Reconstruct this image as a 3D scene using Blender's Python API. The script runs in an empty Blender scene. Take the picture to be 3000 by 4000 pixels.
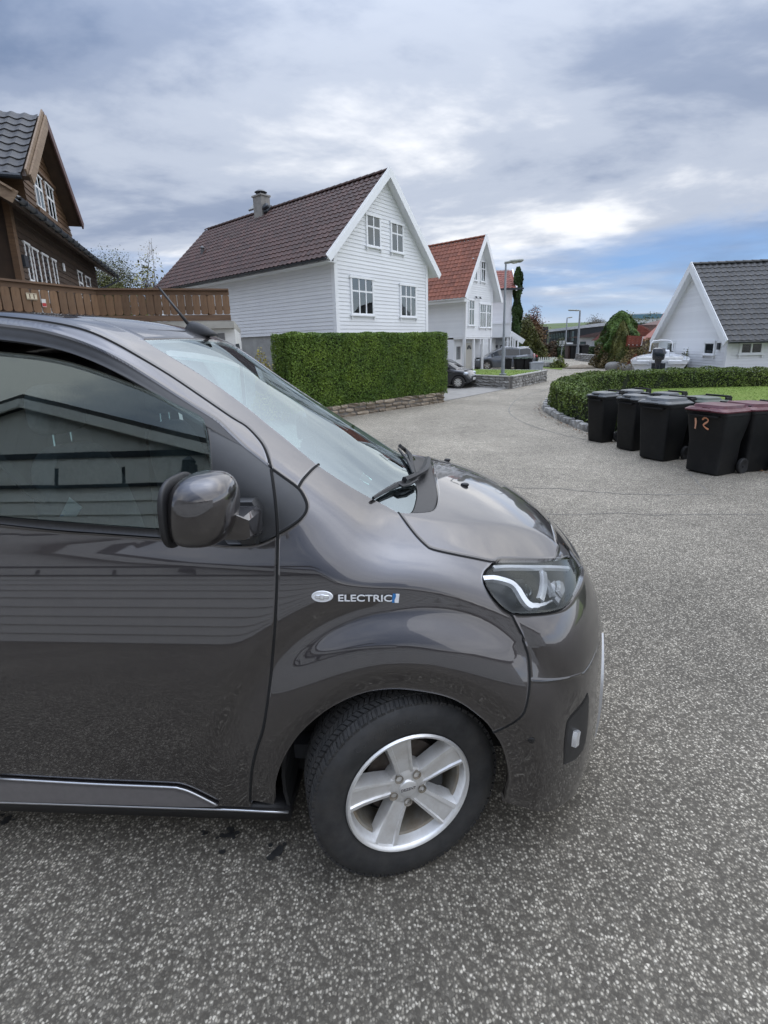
import bpy, bmesh, math, random
import numpy as np
from mathutils import Vector, Matrix
from mathutils.geometry import delaunay_2d_cdt
random.seed(7)
rng = np.random.default_rng(7)
scene = bpy.context.scene
COL = scene.collection
R_ = math.radians

# ------------------------------------------------------------------ camera
F_, TH, RHO, HOR, HC = 1820.0, R_(12.3), 0.026, 1345.0, 1.807
CY = HOR + F_*math.tan(TH)
_c, _s = math.cos(TH), math.sin(TH)
FW = np.array([0, _c, -_s]); _u0 = np.array([0, _s, _c]); _r0 = np.array([1., 0, 0])
CR = _r0*math.cos(RHO) - _u0*math.sin(RHO)
CU = _u0*math.cos(RHO) + _r0*math.sin(RHO)
CAM = np.array([0, 0, HC])
cd = bpy.data.cameras.new('camera')
cam = bpy.data.objects.new('camera', cd); COL.objects.link(cam)
cam.matrix_world = Matrix(((CR[0], CU[0], -FW[0], 0), (CR[1], CU[1], -FW[1], 0), (CR[2], CU[2], -FW[2], HC), (0, 0, 0, 1)))
cd.sensor_fit = 'VERTICAL'; cd.sensor_height = 24.0; cd.sensor_width = 18.0
cd.lens = F_/4000*24.0
cd.shift_y = -(2000-CY)/4000
cd.clip_start = 0.02; cd.clip_end = 4000
scene.camera = cam

# ------------------------------------------------------------------ sky, sun, exposure
SUN_EL, SUN_AZ = R_(46), R_(84)          # azimuth clockwise from +Y
w = bpy.data.worlds.new('World'); scene.world = w; w.use_nodes = True
nt = w.node_tree; N = nt.nodes; L = nt.links; N.clear()
def wn(t, **k):
    n = N.new(t)
    for a, b in k.items(): setattr(n, a, b)
    return n
def math_(op, a, b=None, c=None, clamp=False):
    n = wn('ShaderNodeMath', operation=op, use_clamp=clamp)
    for i, v in enumerate((a, b, c)):
        if v is None: continue
        if isinstance(v, (int, float)): n.inputs[i].default_value = v
        else: L.new(v, n.inputs[i])
    return n.outputs[0]
out = wn('ShaderNodeOutputWorld'); bg = wn('ShaderNodeBackground')
sky = wn('ShaderNodeTexSky', sky_type='NISHITA', sun_disc=False, sun_elevation=SUN_EL, sun_rotation=SUN_AZ, air_density=1.0, dust_density=0.6, ozone_density=2.0)
tc = wn('ShaderNodeTexCoord'); sep = wn('ShaderNodeSeparateXYZ'); L.new(tc.outputs['Generated'], sep.inputs[0])
zc = math_('MAXIMUM', sep.outputs[2], 0.0)
den = math_('ADD', zc, 0.13)
px = math_('DIVIDE', sep.outputs[0], den); py = math_('DIVIDE', sep.outputs[1], den)
comb = wn('ShaderNodeCombineXYZ'); L.new(px, comb.inputs[0]); L.new(py, comb.inputs[1])
def noise(scale, detail, rough, dist, off):
    mp = wn('ShaderNodeMapping'); mp.inputs['Location'].default_value = off
    mp.inputs['Rotation'].default_value = (0, 0, R_(24)); mp.inputs['Scale'].default_value = (0.85, 1.15, 1)
    L.new(comb.outputs[0], mp.inputs[0])
    n = wn('ShaderNodeTexNoise'); n.inputs['Scale'].default_value = scale; n.inputs['Detail'].default_value = detail
    n.inputs['Roughness'].default_value = rough; n.inputs['Distortion'].default_value = dist
    L.new(mp.outputs[0], n.inputs['Vector']); return n.outputs['Fac']
def ramp(fac, pts, mode='EASE'):
    r = wn('ShaderNodeValToRGB'); r.color_ramp.interpolation = mode
    e = r.color_ramp.elements
    while len(e) > 1: e.remove(e[-1])
    e[0].position = pts[0][0]; e[0].color = (*pts[0][1], 1)
    for p, c in pts[1:]:
        q = e.new(p); q.color = (*c, 1)
    L.new(fac, r.inputs[0]); return r.outputs[0]
def mixc(f, a, b):
    m = wn('ShaderNodeMix', data_type='RGBA')
    if isinstance(f, (int, float)): m.inputs[0].default_value = f
    else: L.new(f, m.inputs[0])
    for i, v in ((6, a), (7, b)):
        if isinstance(v, tuple): m.inputs[i].default_value = (*v, 1)
        else: L.new(v, m.inputs[i])
    return m.outputs[2]
n1 = noise(0.62, 7, 0.55, 0.35, (3.1, 1.7, 0.0))      # shade of the cloud deck
n2 = noise(0.8, 8, 0.55, 0.4, (9.0, 4.0, 2.0))       # where the deck opens
n3 = noise(2.2, 7, 0.6, 0.3, (1.0, 8.0, 5.0))
deck = ramp(math_('ADD', math_('MULTIPLY', n1, 0.84), math_('MULTIPLY', n3, 0.16)),
            [(0.34, (1.10, 1.48, 2.3)), (0.43, (1.8, 2.18, 3.0)), (0.53, (3.05, 3.4, 4.1)), (0.65, (5.9, 6.0, 6.2))])
blue = mixc(0.30, (.62, 1.5, 3.6), sky.outputs[0])
# openings: mostly low over the horizon
low = ramp(zc, [(0.0, (.62, .62, .62)), (0.05, (.62, .62, .62)), (0.14, (.55, .55, .55)), (0.24, (.16, .16, .16)), (1.0, (.02, .02, .02))])
east = math_('MULTIPLY', math_('SUBTRACT', sep.outputs[0], 0.1), 0.16)
gap_ = math_('SUBTRACT', math_('ADD', math_('ADD', n2, low), east), 0.90)
gapf = math_('MULTIPLY', gap_, 3.6, clamp=True)
skyc = mixc(gapf, deck, blue)
hz = ramp(zc, [(0.0, (.55, .55, .55)), (0.07, (.12, .12, .12)), (0.13, (0, 0, 0))])
skyc = mixc(hz, skyc, (4.5, 5.0, 5.7))
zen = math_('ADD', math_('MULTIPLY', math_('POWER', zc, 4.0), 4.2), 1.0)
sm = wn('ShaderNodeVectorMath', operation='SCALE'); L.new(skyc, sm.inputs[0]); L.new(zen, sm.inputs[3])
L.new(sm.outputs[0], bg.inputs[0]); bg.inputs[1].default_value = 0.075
L.new(bg.outputs[0], out.inputs[0])
sd = bpy.data.lights.new('sun', 'SUN'); sd.energy = 0.8; sd.angle = R_(140); sd.color = (1.0, 0.98, 0.95)
sun = bpy.data.objects.new('sun', sd); COL.objects.link(sun)
_sd = Vector((math.sin(SUN_AZ)*math.cos(SUN_EL), math.cos(SUN_AZ)*math.cos(SUN_EL), math.sin(SUN_EL)))
sun.rotation_euler = _sd.to_track_quat('Z', 'Y').to_euler(); sun.location = (5, -8, 30)
vs = scene.view_settings
scene.display_settings.display_device = 'sRGB'
vs.view_transform = 'Standard'; vs.look = 'None'; vs.gamma = 1.0; vs.use_curve_mapping = False
vs.exposure = 1.24
scene.cycles.max_bounces = 8; scene.cycles.transparent_max_bounces = 12
scene.cycles.sample_clamp_indirect = 6.0; scene.cycles.caustics_reflective = False; scene.cycles.caustics_refractive = False

# ------------------------------------------------------------------ picture <-> place
def proj(P):
    d = np.asarray(P, float)-CAM; z = d@FW
    return np.stack([1500+F_*(d@CR)/z, CY-F_*(d@CU)/z], -1)
def ray(p):
    p = np.asarray(p, float)
    d = FW+((p[..., 0:1]-1500)/F_)*CR-((p[..., 1:2]-CY)/F_)*CU
    return d/np.linalg.norm(d, axis=-1, keepdims=True)
def sst(a, b, x):
    t = np.clip((np.asarray(x, float)-a)/(b-a), 0, 1); return t*t*(3-2*t)
GZ = -0.38
def gz(x, y):                                          # height of the ground
    x = np.asarray(x, float); y = np.asarray(y, float)
    t = np.clip(y-1.3, -6, 9.05)
    z = -0.042*t
    e = 0.6                                            # soften the foot of the slope
    k = np.clip((y-1.3-9.05+e)/(2*e), 0, 1)
    return np.maximum(z, GZ) + 0*k
def at(px_, py_, y):                                   # point seen at a pixel of the photograph, at distance y
    d = ray([px_, py_]); return CAM+d*(y/d[1])
def atz(px_, py_, z):
    d = ray([px_, py_]); return CAM+d*((z-HC)/d[2])
def atg(px_, py_):
    z = GZ
    for _ in range(12):
        P = atz(px_, py_, z); z = 0.5*z+0.5*float(gz(P[0], P[1]))
    return P
def on_plane(px_, py_, o, n):
    d = ray([px_, py_]); n = np.asarray(n, float); return CAM+d*(((np.asarray(o)-CAM)@n)/(d@n))

# ------------------------------------------------------------------ materials
MATS = {}
def mat(name, col, rough=0.6, metal=0.0, col2=None, scale=6.0, detail=5.0, bump=0.0, bscale=60.0, bdist=0.01, coat=0.0, coat_rough=0.03,
        spec=0.5, isl=0.0, stretch=None, contrast=(0.35, 0.65), rough2=None, trans=0.0, sheen=0.0, aniso=0.0, dirt=None, ior=None, coat_ior=1.5):
    if name in MATS: return MATS[name]
    m = bpy.data.materials.new(name); m.use_nodes = True; t = m.node_tree; n = t.nodes; l = t.links
    b = n['Principled BSDF']
    b.inputs['Roughness'].default_value = rough; b.inputs['Metallic'].default_value = metal
    b.inputs['Coat Weight'].default_value = coat; b.inputs['Coat Roughness'].default_value = coat_rough
    b.inputs['Specular IOR Level'].default_value = spec; b.inputs['Coat IOR'].default_value = coat_ior; b.inputs['Transmission Weight'].default_value = trans
    if ior: b.inputs['IOR'].default_value = ior
    tcn = n.new('ShaderNodeTexCoord'); vec = tcn.outputs['Object']
    if stretch:
        mp = n.new('ShaderNodeMapping'); mp.inputs['Scale'].default_value = stretch; l.new(vec, mp.inputs[0]); vec = mp.outputs[0]
    nz = n.new('ShaderNodeTexNoise'); nz.inputs['Scale'].default_value = scale; nz.inputs['Detail'].default_value = detail; nz.inputs['Roughness'].default_value = 0.6
    l.new(vec, nz.inputs['Vector'])
    cr = n.new('ShaderNodeValToRGB'); e = cr.color_ramp.elements
    e[0].position, e[1].position = contrast
    c2 = col2 or tuple(x*0.8 for x in col)
    e[0].color = (*c2, 1); e[1].color = (*col, 1)
    l.new(nz.outputs['Fac'], cr.inputs[0]); c = cr.outputs[0]
    if isl:
        g = n.new('ShaderNodeNewGeometry'); oi = n.new('ShaderNodeObjectInfo')
        a = n.new('ShaderNodeMath'); a.operation = 'ADD'; l.new(g.outputs['Random Per Island'], a.inputs[0]); l.new(oi.outputs['Random'], a.inputs[1])
        fr = n.new('ShaderNodeMath'); fr.operation = 'FRACT'; l.new(a.outputs[0], fr.inputs[0])
        mr = n.new('ShaderNodeMapRange'); mr.inputs['To Min'].default_value = 1-isl; mr.inputs['To Max'].default_value = 1+isl; l.new(fr.outputs[0], mr.inputs[0])
        mx = n.new('ShaderNodeMix'); mx.data_type = 'RGBA'; mx.blend_type = 'MULTIPLY'; mx.inputs[0].default_value = 1
        l.new(c, mx.inputs[6]); l.new(mr.outputs[0], mx.inputs[7]); c = mx.outputs[2]
    if dirt:                                           # (colour, amount, noise scale)
        nd = n.new('ShaderNodeTexNoise'); nd.inputs['Scale'].default_value = dirt[2]; nd.inputs['Detail'].default_value = 8; nd.inputs['Roughness'].default_value = .7
        l.new(tcn.outputs['Object'], nd.inputs['Vector'])
        md = n.new('ShaderNodeMapRange'); md.inputs['From Min'].default_value = .45; md.inputs['From Max'].default_value = .75; md.inputs['To Max'].default_value = dirt[1]
        l.new(nd.outputs['Fac'], md.inputs[0])
        mx = n.new('ShaderNodeMix'); mx.data_type = 'RGBA'; l.new(md.outputs[0], mx.inputs[0]); l.new(c, mx.inputs[6]); mx.inputs[7].default_value = (*dirt[0], 1); c = mx.outputs[2]
    l.new(c, b.inputs['Base Color'])
    if rough2 is not None:
        mr = n.new('ShaderNodeMapRange'); mr.inputs['To Min'].default_value = rough; mr.inputs['To Max'].default_value = rough2
        n2_ = n.new('ShaderNodeTexNoise'); n2_.inputs['Scale'].default_value = scale*0.6; n2_.inputs['Detail'].default_value = 6; l.new(vec, n2_.inputs['Vector'])
        l.new(n2_.outputs['Fac'], mr.inputs[0]); l.new(mr.outputs[0], b.inputs['Roughness'])
    if bump:
        nb = n.new('ShaderNodeTexNoise'); nb.inputs['Scale'].default_value = bscale; nb.inputs['Detail'].default_value = 4; l.new(vec, nb.inputs['Vector'])
        bp = n.new('ShaderNodeBump'); bp.inputs['Strength'].default_value = bump; bp.inputs['Distance'].default_value = bdist
        l.new(nb.outputs['Fac'], bp.inputs['Height']); l.new(bp.outputs[0], b.inputs['Normal'])
    MATS[name] = m; return m
def glass_mat(name, tint, refl=1.0, ior=1.5, rough=0.0, rc=(.93, 1, .985)):
    if name in MATS: return MATS[name]
    m = bpy.data.materials.new(name); m.use_nodes = True; t = m.node_tree; n = t.nodes; l = t.links; n.clear()
    o = n.new('ShaderNodeOutputMaterial'); tr = n.new('ShaderNodeBsdfTransparent'); gl = n.new('ShaderNodeBsdfGlossy'); mx = n.new('ShaderNodeMixShader')
    tr.inputs[0].default_value = (*tint, 1); gl.inputs['Roughness'].default_value = rough; gl.inputs[0].default_value = (refl*rc[0], refl*rc[1], refl*rc[2], 1)
    fr = n.new('ShaderNodeFresnel'); fr.inputs[0].default_value = ior
    nz = n.new('ShaderNodeTexNoise'); nz.inputs['Scale'].default_value = 1.3; tcn = n.new('ShaderNodeTexCoord'); l.new(tcn.outputs['Object'], nz.inputs[0])
    bp = n.new('ShaderNodeBump'); bp.inputs['Strength'].default_value = 0.02; bp.inputs['Distance'].default_value = 0.05; l.new(nz.outputs['Fac'], bp.inputs['Height'])
    l.new(bp.outputs[0], gl.inputs['Normal'])
    l.new(fr.outputs[0], mx.inputs[0]); l.new(tr.outputs[0], mx.inputs[1]); l.new(gl.outputs[0], mx.inputs[2]); l.new(mx.outputs[0], o.inputs[0])
    MATS[name] = m; return m

# ------------------------------------------------------------------ objects
def tag(o, label=None, cat=None, group=None, kind=None):
    if label: o['label'] = label
    if cat: o['category'] = cat
    if group: o['group'] = group
    if kind: o['kind'] = kind
    return o
def empty(name, loc=(0, 0, 0), rz=0.0, label=None, cat=None, group=None, mtx=None):
    o = bpy.data.objects.new(name, None); COL.objects.link(o); o.empty_display_size = 0.2
    o.location = loc; o.rotation_euler = (0, 0, rz)
    if mtx is not None: o.matrix_world = mtx
    return tag(o, label, cat, group)
def link(name, me, parent=None, loc=None, rot=None):
    o = bpy.data.objects.new(name, me); COL.objects.link(o)
    if parent is not None: o.parent = parent
    if loc is not None: o.location = loc
    if rot is not None: o.rotation_euler = rot
    return o
def kids(o): return [c for c in o.children]
def copy_tree(o, parent=None):
    c = o.copy(); COL.objects.link(c)
    if parent is not None: c.parent = parent
    for k in kids(o): copy_tree(k, c)
    return c
class MB:
    def __init__(s): s.v = []; s.f = []; s.mi = []; s.m = 0
    def add(s, vs_, fs):
        b = len(s.v); s.v += [tuple(map(float, p)) for p in vs_]
        for f in fs: s.f.append(tuple(b+i for i in f)); s.mi.append(s.m)
    def box(s, a, b, M=None):
        (x0, y0, z0), (x1, y1, z1) = a, b
        vs_ = [(x0, y0, z0), (x1, y0, z0), (x1, y1, z0), (x0, y1, z0), (x0, y0, z1), (x1, y0, z1), (x1, y1, z1), (x0, y1, z1)]
        if M is not None: vs_ = [M@Vector(p) for p in vs_]
        s.add(vs_, [(0, 3, 2, 1), (4, 5, 6, 7), (0, 1, 5, 4), (1, 2, 6, 5), (2, 3, 7, 6), (3, 0, 4, 7)]); return s
    def obox(s, c, ax, ay, az):                        # centre and three half-axes
        c, ax, ay, az = (np.asarray(q, float) for q in (c, ax, ay, az))
        vs_ = [c+i*ax+j*ay+k*az for k in (-1, 1) for i, j in ((-1, -1), (1, -1), (1, 1), (-1, 1))]
        s.add(vs_, [(0, 3, 2, 1), (4, 5, 6, 7), (0, 1, 5, 4), (1, 2, 6, 5), (2, 3, 7, 6), (3, 0, 4, 7)]); return s
    def bar(s, a, b, wdt, hgt, up=(0, 0, 1)):
        a = np.asarray(a, float); b = np.asarray(b, float); d = (b-a); ln = np.linalg.norm(d); d = d/ln
        u = np.asarray(up, float); sx = np.cross(d, u); sx /= np.linalg.norm(sx); u = np.cross(sx, d)
        return s.obox((a+b)/2, d*ln/2, sx*wdt/2, u*hgt/2)
    def loft(s, rings, closed=True, cap=True):
        b = len(s.v); n = len(rings[0])
        for r in rings: s.v += [tuple(map(float, p)) for p in r]
        for i in range(len(rings)-1):
            for j in range(n if closed else n-1):
                k = (j+1) % n
                s.f.append((b+i*n+j, b+i*n+k, b+(i+1)*n+k, b+(i+1)*n+j)); s.mi.append(s.m)
        if cap and closed:
            s.f.append(tuple(b+j for j in range(n))[::-1]); s.mi.append(s.m)
            e = b+(len(rings)-1)*n; s.f.append(tuple(e+j for j in range(n))); s.mi.append(s.m)
        return s
    def tube(s, pts, rad, n=10, cap=True):
        pts = [np.asarray(p, float) for p in pts]; rad = rad if hasattr(rad, '__len__') else [rad]*len(pts)
        rings = []; up = None
        for i, p in enumerate(pts):
            d = pts[min(i+1, len(pts)-1)]-pts[max(i-1, 0)]; d = d/np.linalg.norm(d)
            if up is None: up = np.array([0, 0, 1.]) if abs(d[2]) < .9 else np.array([1., 0, 0])
            sx = np.cross(d, up); sx /= np.linalg.norm(sx); u = np.cross(sx, d); up = u
            rings.append([p+rad[i]*(math.cos(t)*sx+math.sin(t)*u) for t in np.linspace(0, 2*math.pi, n, endpoint=False)])
        return s.loft(rings, True, cap)
    def lathe(s, prof, n=24, axis='z', c=(0, 0, 0), cap=False):
        rings = []
        for r, h in prof:
            ring = []
            for t in np.linspace(0, 2*math.pi, n, endpoint=False):
                p = (r*math.cos(t), r*math.sin(t), h)
                if axis == 'y': p = (p[0], p[2], p[1])
                if axis == 'x': p = (p[2], p[0], p[1])
                ring.append((p[0]+c[0], p[1]+c[1], p[2]+c[2]))
            rings.append(ring)
        return s.loft(rings, True, cap)
    def prism(s, poly, h0, h1, fn):                    # polygon extruded between two heights, fn(u, v, h) -> point
        n = len(poly); b = len(s.v)
        s.v += [tuple(map(float, fn(u, v, h0))) for u, v in poly]+[tuple(map(float, fn(u, v, h1))) for u, v in poly]
        s.f.append(tuple(range(b, b+n))[::-1]); s.f.append(tuple(range(b+n, b+2*n))); s.mi += [s.m, s.m]
        for i in range(n):
            j = (i+1) % n; s.f.append((b+i, b+j, b+n+j, b+n+i)); s.mi.append(s.m)
        return s
    def mesh(s, name, mats, smooth=False):
        me = bpy.data.meshes.new(name); me.from_pydata(s.v, [], s.f)
        for m in (mats if isinstance(mats, (list, tuple)) else [mats]): me.materials.append(m)
        if any(s.mi): me.polygons.foreach_set('material_index', s.mi)
        bm = bmesh.new(); bm.from_mesh(me); bmesh.ops.recalc_face_normals(bm, faces=bm.faces); bm.to_mesh(me); bm.free()
        if smooth:
            me.shade_smooth()
            if smooth != True: me.set_sharp_from_angle(angle=R_(smooth))
        me.update(); return me
    def build(s, name, mats, parent=None, smooth=False, loc=None, rot=None):
        return link(name, s.mesh(name, mats, smooth), parent, loc, rot)
def bevel(o, wd=0.01, seg=2, ang=35):
    m = o.modifiers.new('bevel', 'BEVEL'); m.width = wd; m.segments = seg; m.limit_method = 'ANGLE'; m.angle_limit = R_(ang); m.harden_normals = False
    o.data.shade_smooth(); o.data.set_sharp_from_angle(angle=R_(40)); return o
def text_obj(name, s, size, depth, m, parent, mtx, align='CENTER', bev=0.0, xscale=1.0, space=1.0):
    cu = bpy.data.curves.new('t', 'FONT'); cu.body = s; cu.size = size; cu.extrude = depth; cu.align_x = align; cu.align_y = 'CENTER'; cu.bevel_depth = bev; cu.space_character = space
    o = bpy.data.objects.new('t', cu); COL.objects.link(o)
    dg = bpy.context.evaluated_depsgraph_get(); me = bpy.data.meshes.new_from_object(o.evaluated_get(dg)); me.name = name
    bpy.data.objects.remove(o); bpy.data.curves.remove(cu)
    me.transform(Matrix.Diagonal((xscale, 1, 1, 1)))
    me.materials.clear(); me.materials.append(m)
    q = link(name, me, parent); q.matrix_local = mtx; return q
def frame(o, x, y):                                    # matrix with given x and y axes
    x = Vector(x).normalized(); z = x.cross(Vector(y)).normalized(); y = z.cross(x)
    return Matrix(((x[0], y[0], z[0], o[0]), (x[1], y[1], z[1], o[1]), (x[2], y[2], z[2], o[2]), (0, 0, 0, 1)))
# ================================================================== THE VAN
PSI, PHI = .06, .042
def _rot():
    c, s = math.cos(PSI), math.sin(PSI); cp, sp = math.cos(PHI), math.sin(PHI)
    return np.array([[c, s, 0], [-s, c, 0], [0, 0, 1]])@np.array([[1, 0, 0], [0, cp, sp], [0, -sp, cp]])
VR = _rot(); _pv = np.array([0, -.93, 0.])
VO = np.array([.11, 2.2258, 0])+np.array([[math.cos(PSI), math.sin(PSI), 0], [-math.sin(PSI), math.cos(PSI), 0], [0, 0, 1]])@_pv-VR@_pv
VMAT = Matrix(((*VR[0], VO[0]), (*VR[1], VO[1]), (*VR[2], VO[2]), (0, 0, 0, 1)))
def vray(p): return (CAM-VO)@VR, ray(p)@VR
def spline(xs, ys):                                    # natural cubic
    xs = np.array(xs, float); ys = np.array(ys, float); n = len(xs); h = np.diff(xs)
    A = np.zeros((n, n)); b = np.zeros(n); A[0, 0] = A[-1, -1] = 1
    for i in range(1, n-1):
        A[i, i-1], A[i, i], A[i, i+1] = h[i-1], 2*(h[i-1]+h[i]), h[i]
        b[i] = 6*((ys[i+1]-ys[i])/h[i]-(ys[i]-ys[i-1])/h[i-1])
    M = np.linalg.solve(A, b)
    def f(x):
        x = np.asarray(x, float); i = np.clip(np.searchsorted(xs, x)-1, 0, n-2); xc = np.clip(x, xs[0], xs[-1])
        a = (xs[i+1]-xc); c = (xc-xs[i]); hi = h[i]
        y = M[i]*a**3/(6*hi)+M[i+1]*c**3/(6*hi)+(ys[i]/hi-M[i]*hi/6)*a+(ys[i+1]/hi-M[i+1]*hi/6)*c
        sl0 = (ys[1]-ys[0])/h[0]-h[0]*(2*M[0]+M[1])/6; sl1 = (ys[-1]-ys[-2])/h[-1]+h[-1]*(M[-2]+2*M[-1])/6
        return y+np.where(x < xs[0], (x-xs[0])*sl0, 0)+np.where(x > xs[-1], (x-xs[-1])*sl1, 0)
    return f
_W = spline([.15, .32, .5, .62, .74, .85, 1.0, 1.1, 1.2, 1.3, 1.5, 1.7, 1.9, 2.1], [.935, .958, .970, .969, .958, .938, .901, .869, .829, .807, .767, .729, .690, .64])
_ZB = spline([-.6, -.2, .0, .13, .30, .44, .57, .66, .74, .82], [1.255, 1.245, 1.232, 1.213, 1.172, 1.125, 1.066, 1.012, .955, .88])
_ZC = spline([-4.2, -2.6, -1.9, -1.5, -1.25, -1.06, -.92, -.8, -.55, -.27, .0, .3], [1.985, 2.022, 2.022, 2.01, 1.985, 1.943, 1.878, 1.797, 1.618, 1.436, 1.255, 1.04])
_F = spline([.05, .15, .25, .4, .6, .72, .85, .95, 1.03, 1.1], [.81, .845, .868, .88, .877, .865, .825, .775, .722, .66])
def smax(a, b, k):
    h = np.maximum(k-np.abs(a-b), 0)/k; return np.maximum(a, b)+h*h*k/4
RW = .413
def fW(x, z):
    w_ = _W(z)
    w_ = w_-.075*np.clip(x-.05, 0, None)**2/.36-.26*np.clip(z-.84, 0, None)*np.clip(x-.0, 0, None)
    w_ = w_-.10*sst(-1.5, .2, x)*np.clip(z-1.22, 0, .7)**1.3*.55      # the cabin narrows towards the screen
    r = np.hypot(x, z-.338)
    flare = .017*(1-sst(.468, .615, r))*sst(.18, .40, z+.0*x)-.020*np.exp(-((r-.63)/.06)**2)*sst(.30, .60, z)-.020*(1-sst(RW-.03, .47, r))*sst(.2, .4, z)
    return w_+flare
def fH(x, a):
    ac = .62-.19*sst(.1, .62, x)
    e = .018
    hb = _ZB(x)-.115*a*a-.24*(.5*((a-ac)+np.sqrt((a-ac)**2+e*e)))
    hc = _ZC(x+.30*a*a*sst(-1.5, -.75, x)+.0)-.035*(a/.62)**2-.5*np.clip(a-.62, 0, None)**2
    k = .05
    h = np.maximum(k-np.abs(hb-hc), 0)/k
    return np.maximum(hb, hc)+h*h*k/4
def fF(a, z): return _F(z)-.275*a*a-.155*a**4
SURF = 'body'
def G_(P):
    if SURF == 'pane':
        x, y, z = P[..., 0], P[..., 1], P[..., 2]; return np.abs(y)-(.799-.205*(z-1.25)-.02*(z-1.25)**2-.012*(x+1.0)**2)
    return G_body(P)
def G_body(P):
    x, y, z = P[..., 0], P[..., 1], P[..., 2]; a = np.sqrt(y*y+1e-6)
    k1 = .095+.035*sst(-.3, .3, x)
    g = smax(a-fW(x, z), (z-fH(x, a))*.85, k1)
    g = smax(g, x-fF(a, z), .10)
    g = smax(g, -4.05-x, .15)
    return np.maximum(g, .16-z)
def gradG(P, h=1.5e-3):
    g = np.stack([G_(P+np.eye(3)[i]*h)-G_(P-np.eye(3)[i]*h) for i in range(3)], -1)
    return g/np.linalg.norm(g, axis=-1, keepdims=True)
def march(o, d, t0, t1, n=260):
    o = np.atleast_2d(o); d = np.atleast_2d(d); m = max(len(o), len(d))
    o = np.broadcast_to(o, (m, 3)); d = np.broadcast_to(d, (m, 3))
    ts = np.linspace(t0, t1, n); V = np.stack([G_(o+d*t) for t in ts], 1)
    neg = V < 0; hit = neg.any(1); i = np.argmax(neg, 1); i = np.where(hit & (i > 0), i, 1)
    lo = ts[i-1]; hi = ts[i]
    for _ in range(26):
        mid = (lo+hi)/2; v = G_(o+d*mid[:, None]); lo = np.where(v > 0, mid, lo); hi = np.where(v > 0, hi, mid)
    t = np.where(hit, (lo+hi)/2, ts[np.argmin(V, 1)])
    return o+d*t[:, None], hit
def onv(pts):                                          # photograph pixels -> points of the body skin, van frame
    o, d = vray(np.array(pts, float)); P, hit = march(o, d, .5, 3.6, 500); return P
cA = lambda *q: [(.6028*x, 1150+.6028*y) for x, y in q]
cB = lambda *q: [(900+.6028*x, 1250+.6028*y) for x, y in q]
cC = lambda *q: [(1500+.5425*x, 1650+.5425*y) for x, y in q]
cD = lambda *q: [(1000+.8439*x, 2100+.8439*y) for x, y in q]
cE = lambda *q: [(.7233*x, 2000+.7233*y) for x, y in q]
cF = lambda *q: [(1900+.452*x, 2100+.452*y) for x, y in q]
cG = lambda *q: [(500+.3617*x, 1150+.3617*y) for x, y in q]
ZP, RP = .55, .8
def to2(P, mode):
    P = np.asarray(P, float)
    if mode == 'cx': return np.stack([P[:, 0], RP*np.arctan2(-P[:, 1], P[:, 2]-ZP)], -1)
    return np.stack([RP*np.arctan2(-P[:, 1], P[:, 0]-.0), P[:, 2]], -1)
def lift(U, mode):
    U = np.asarray(U, float)
    if mode == 'cx':
        t = U[:, 1]/RP; d = np.stack([0*t, -np.sin(t), np.cos(t)], -1); o = np.stack([U[:, 0], 0*t, 0*t+ZP], -1)
    else:
        t = U[:, 0]/RP; d = np.stack([np.cos(t), -np.sin(t), 0*t], -1); o = np.stack([0*t, 0*t, U[:, 1]], -1)
    P, _ = march(o+d*1.7, -d, 0, 1.65, 180); return P
def resample(P, step, closed=True):
    P = np.asarray(P, float); Q = np.vstack([P, P[:1]]) if closed else P
    s_ = np.concatenate([[0], np.cumsum(np.linalg.norm(np.diff(Q, axis=0), axis=1))])
    out_ = []
    for i in range(len(Q)-1):                          # keep the corners
        ln = s_[i+1]-s_[i]; n = max(1, int(round(ln/step)))
        for j in range(n): out_.append(Q[i]+(Q[i+1]-Q[i])*j/n)
    if not closed: out_.append(Q[-1])
    return np.array(out_)
def smooth_line(P, n=8):                               # Catmull-Rom through traced points
    P = np.asarray(P, float)
    if len(P) < 3: return P
    Q = np.vstack([2*P[0]-P[1], P, 2*P[-1]-P[-2]]); o = []
    for i in range(1, len(Q)-2):
        for t in np.linspace(0, 1, n, endpoint=False):
            p0, p1, p2, p3 = Q[i-1], Q[i], Q[i+1], Q[i+2]
            o.append(.5*((2*p1)+(-p0+p2)*t+(2*p0-5*p1+4*p2-p3)*t*t+(-p0+3*p1-3*p2+p3)*t**3))
    o.append(Q[-2]); return np.array(o)
def SL(pts, n=6): return onv(smooth_line(pts, n))
def inside(p, poly):
    x, y = p[:, 0], p[:, 1]; r = np.zeros(len(p), bool); j = len(poly)-1
    for i in range(len(poly)):
        (xi, yi), (xj, yj) = poly[i], poly[j]
        c = ((yi > y) != (yj > y)) & (x < (xj-xi)*(y-yi)/((yj-yi) if yj != yi else 1e-12)+xi); r ^= c; j = i
    return r
def seg_dist(p, poly):
    a = poly; b = np.roll(poly, -1, 0); d = b-a; l2 = (d*d).sum(1)+1e-12; best = np.full(len(p), 9.)
    for i in range(len(a)):
        t = np.clip(((p-a[i])@d[i])/l2[i], 0, 1); q = a[i]+t[:, None]*d[i]; best = np.minimum(best, np.linalg.norm(p-q, axis=1))
    return best
def offset_poly(poly, d):                              # inwards for a counter-clockwise polygon
    e = np.roll(poly, -1, 0)-poly; e /= (np.linalg.norm(e, axis=1, keepdims=True)+1e-9)
    n = np.stack([-e[:, 1], e[:, 0]], -1); m = n+np.roll(n, 1, 0); m /= (np.linalg.norm(m, axis=1, keepdims=True)+1e-9)
    c = np.clip((m*n).sum(1), .5, 1); return poly+m*(d/c)[:, None]
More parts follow.
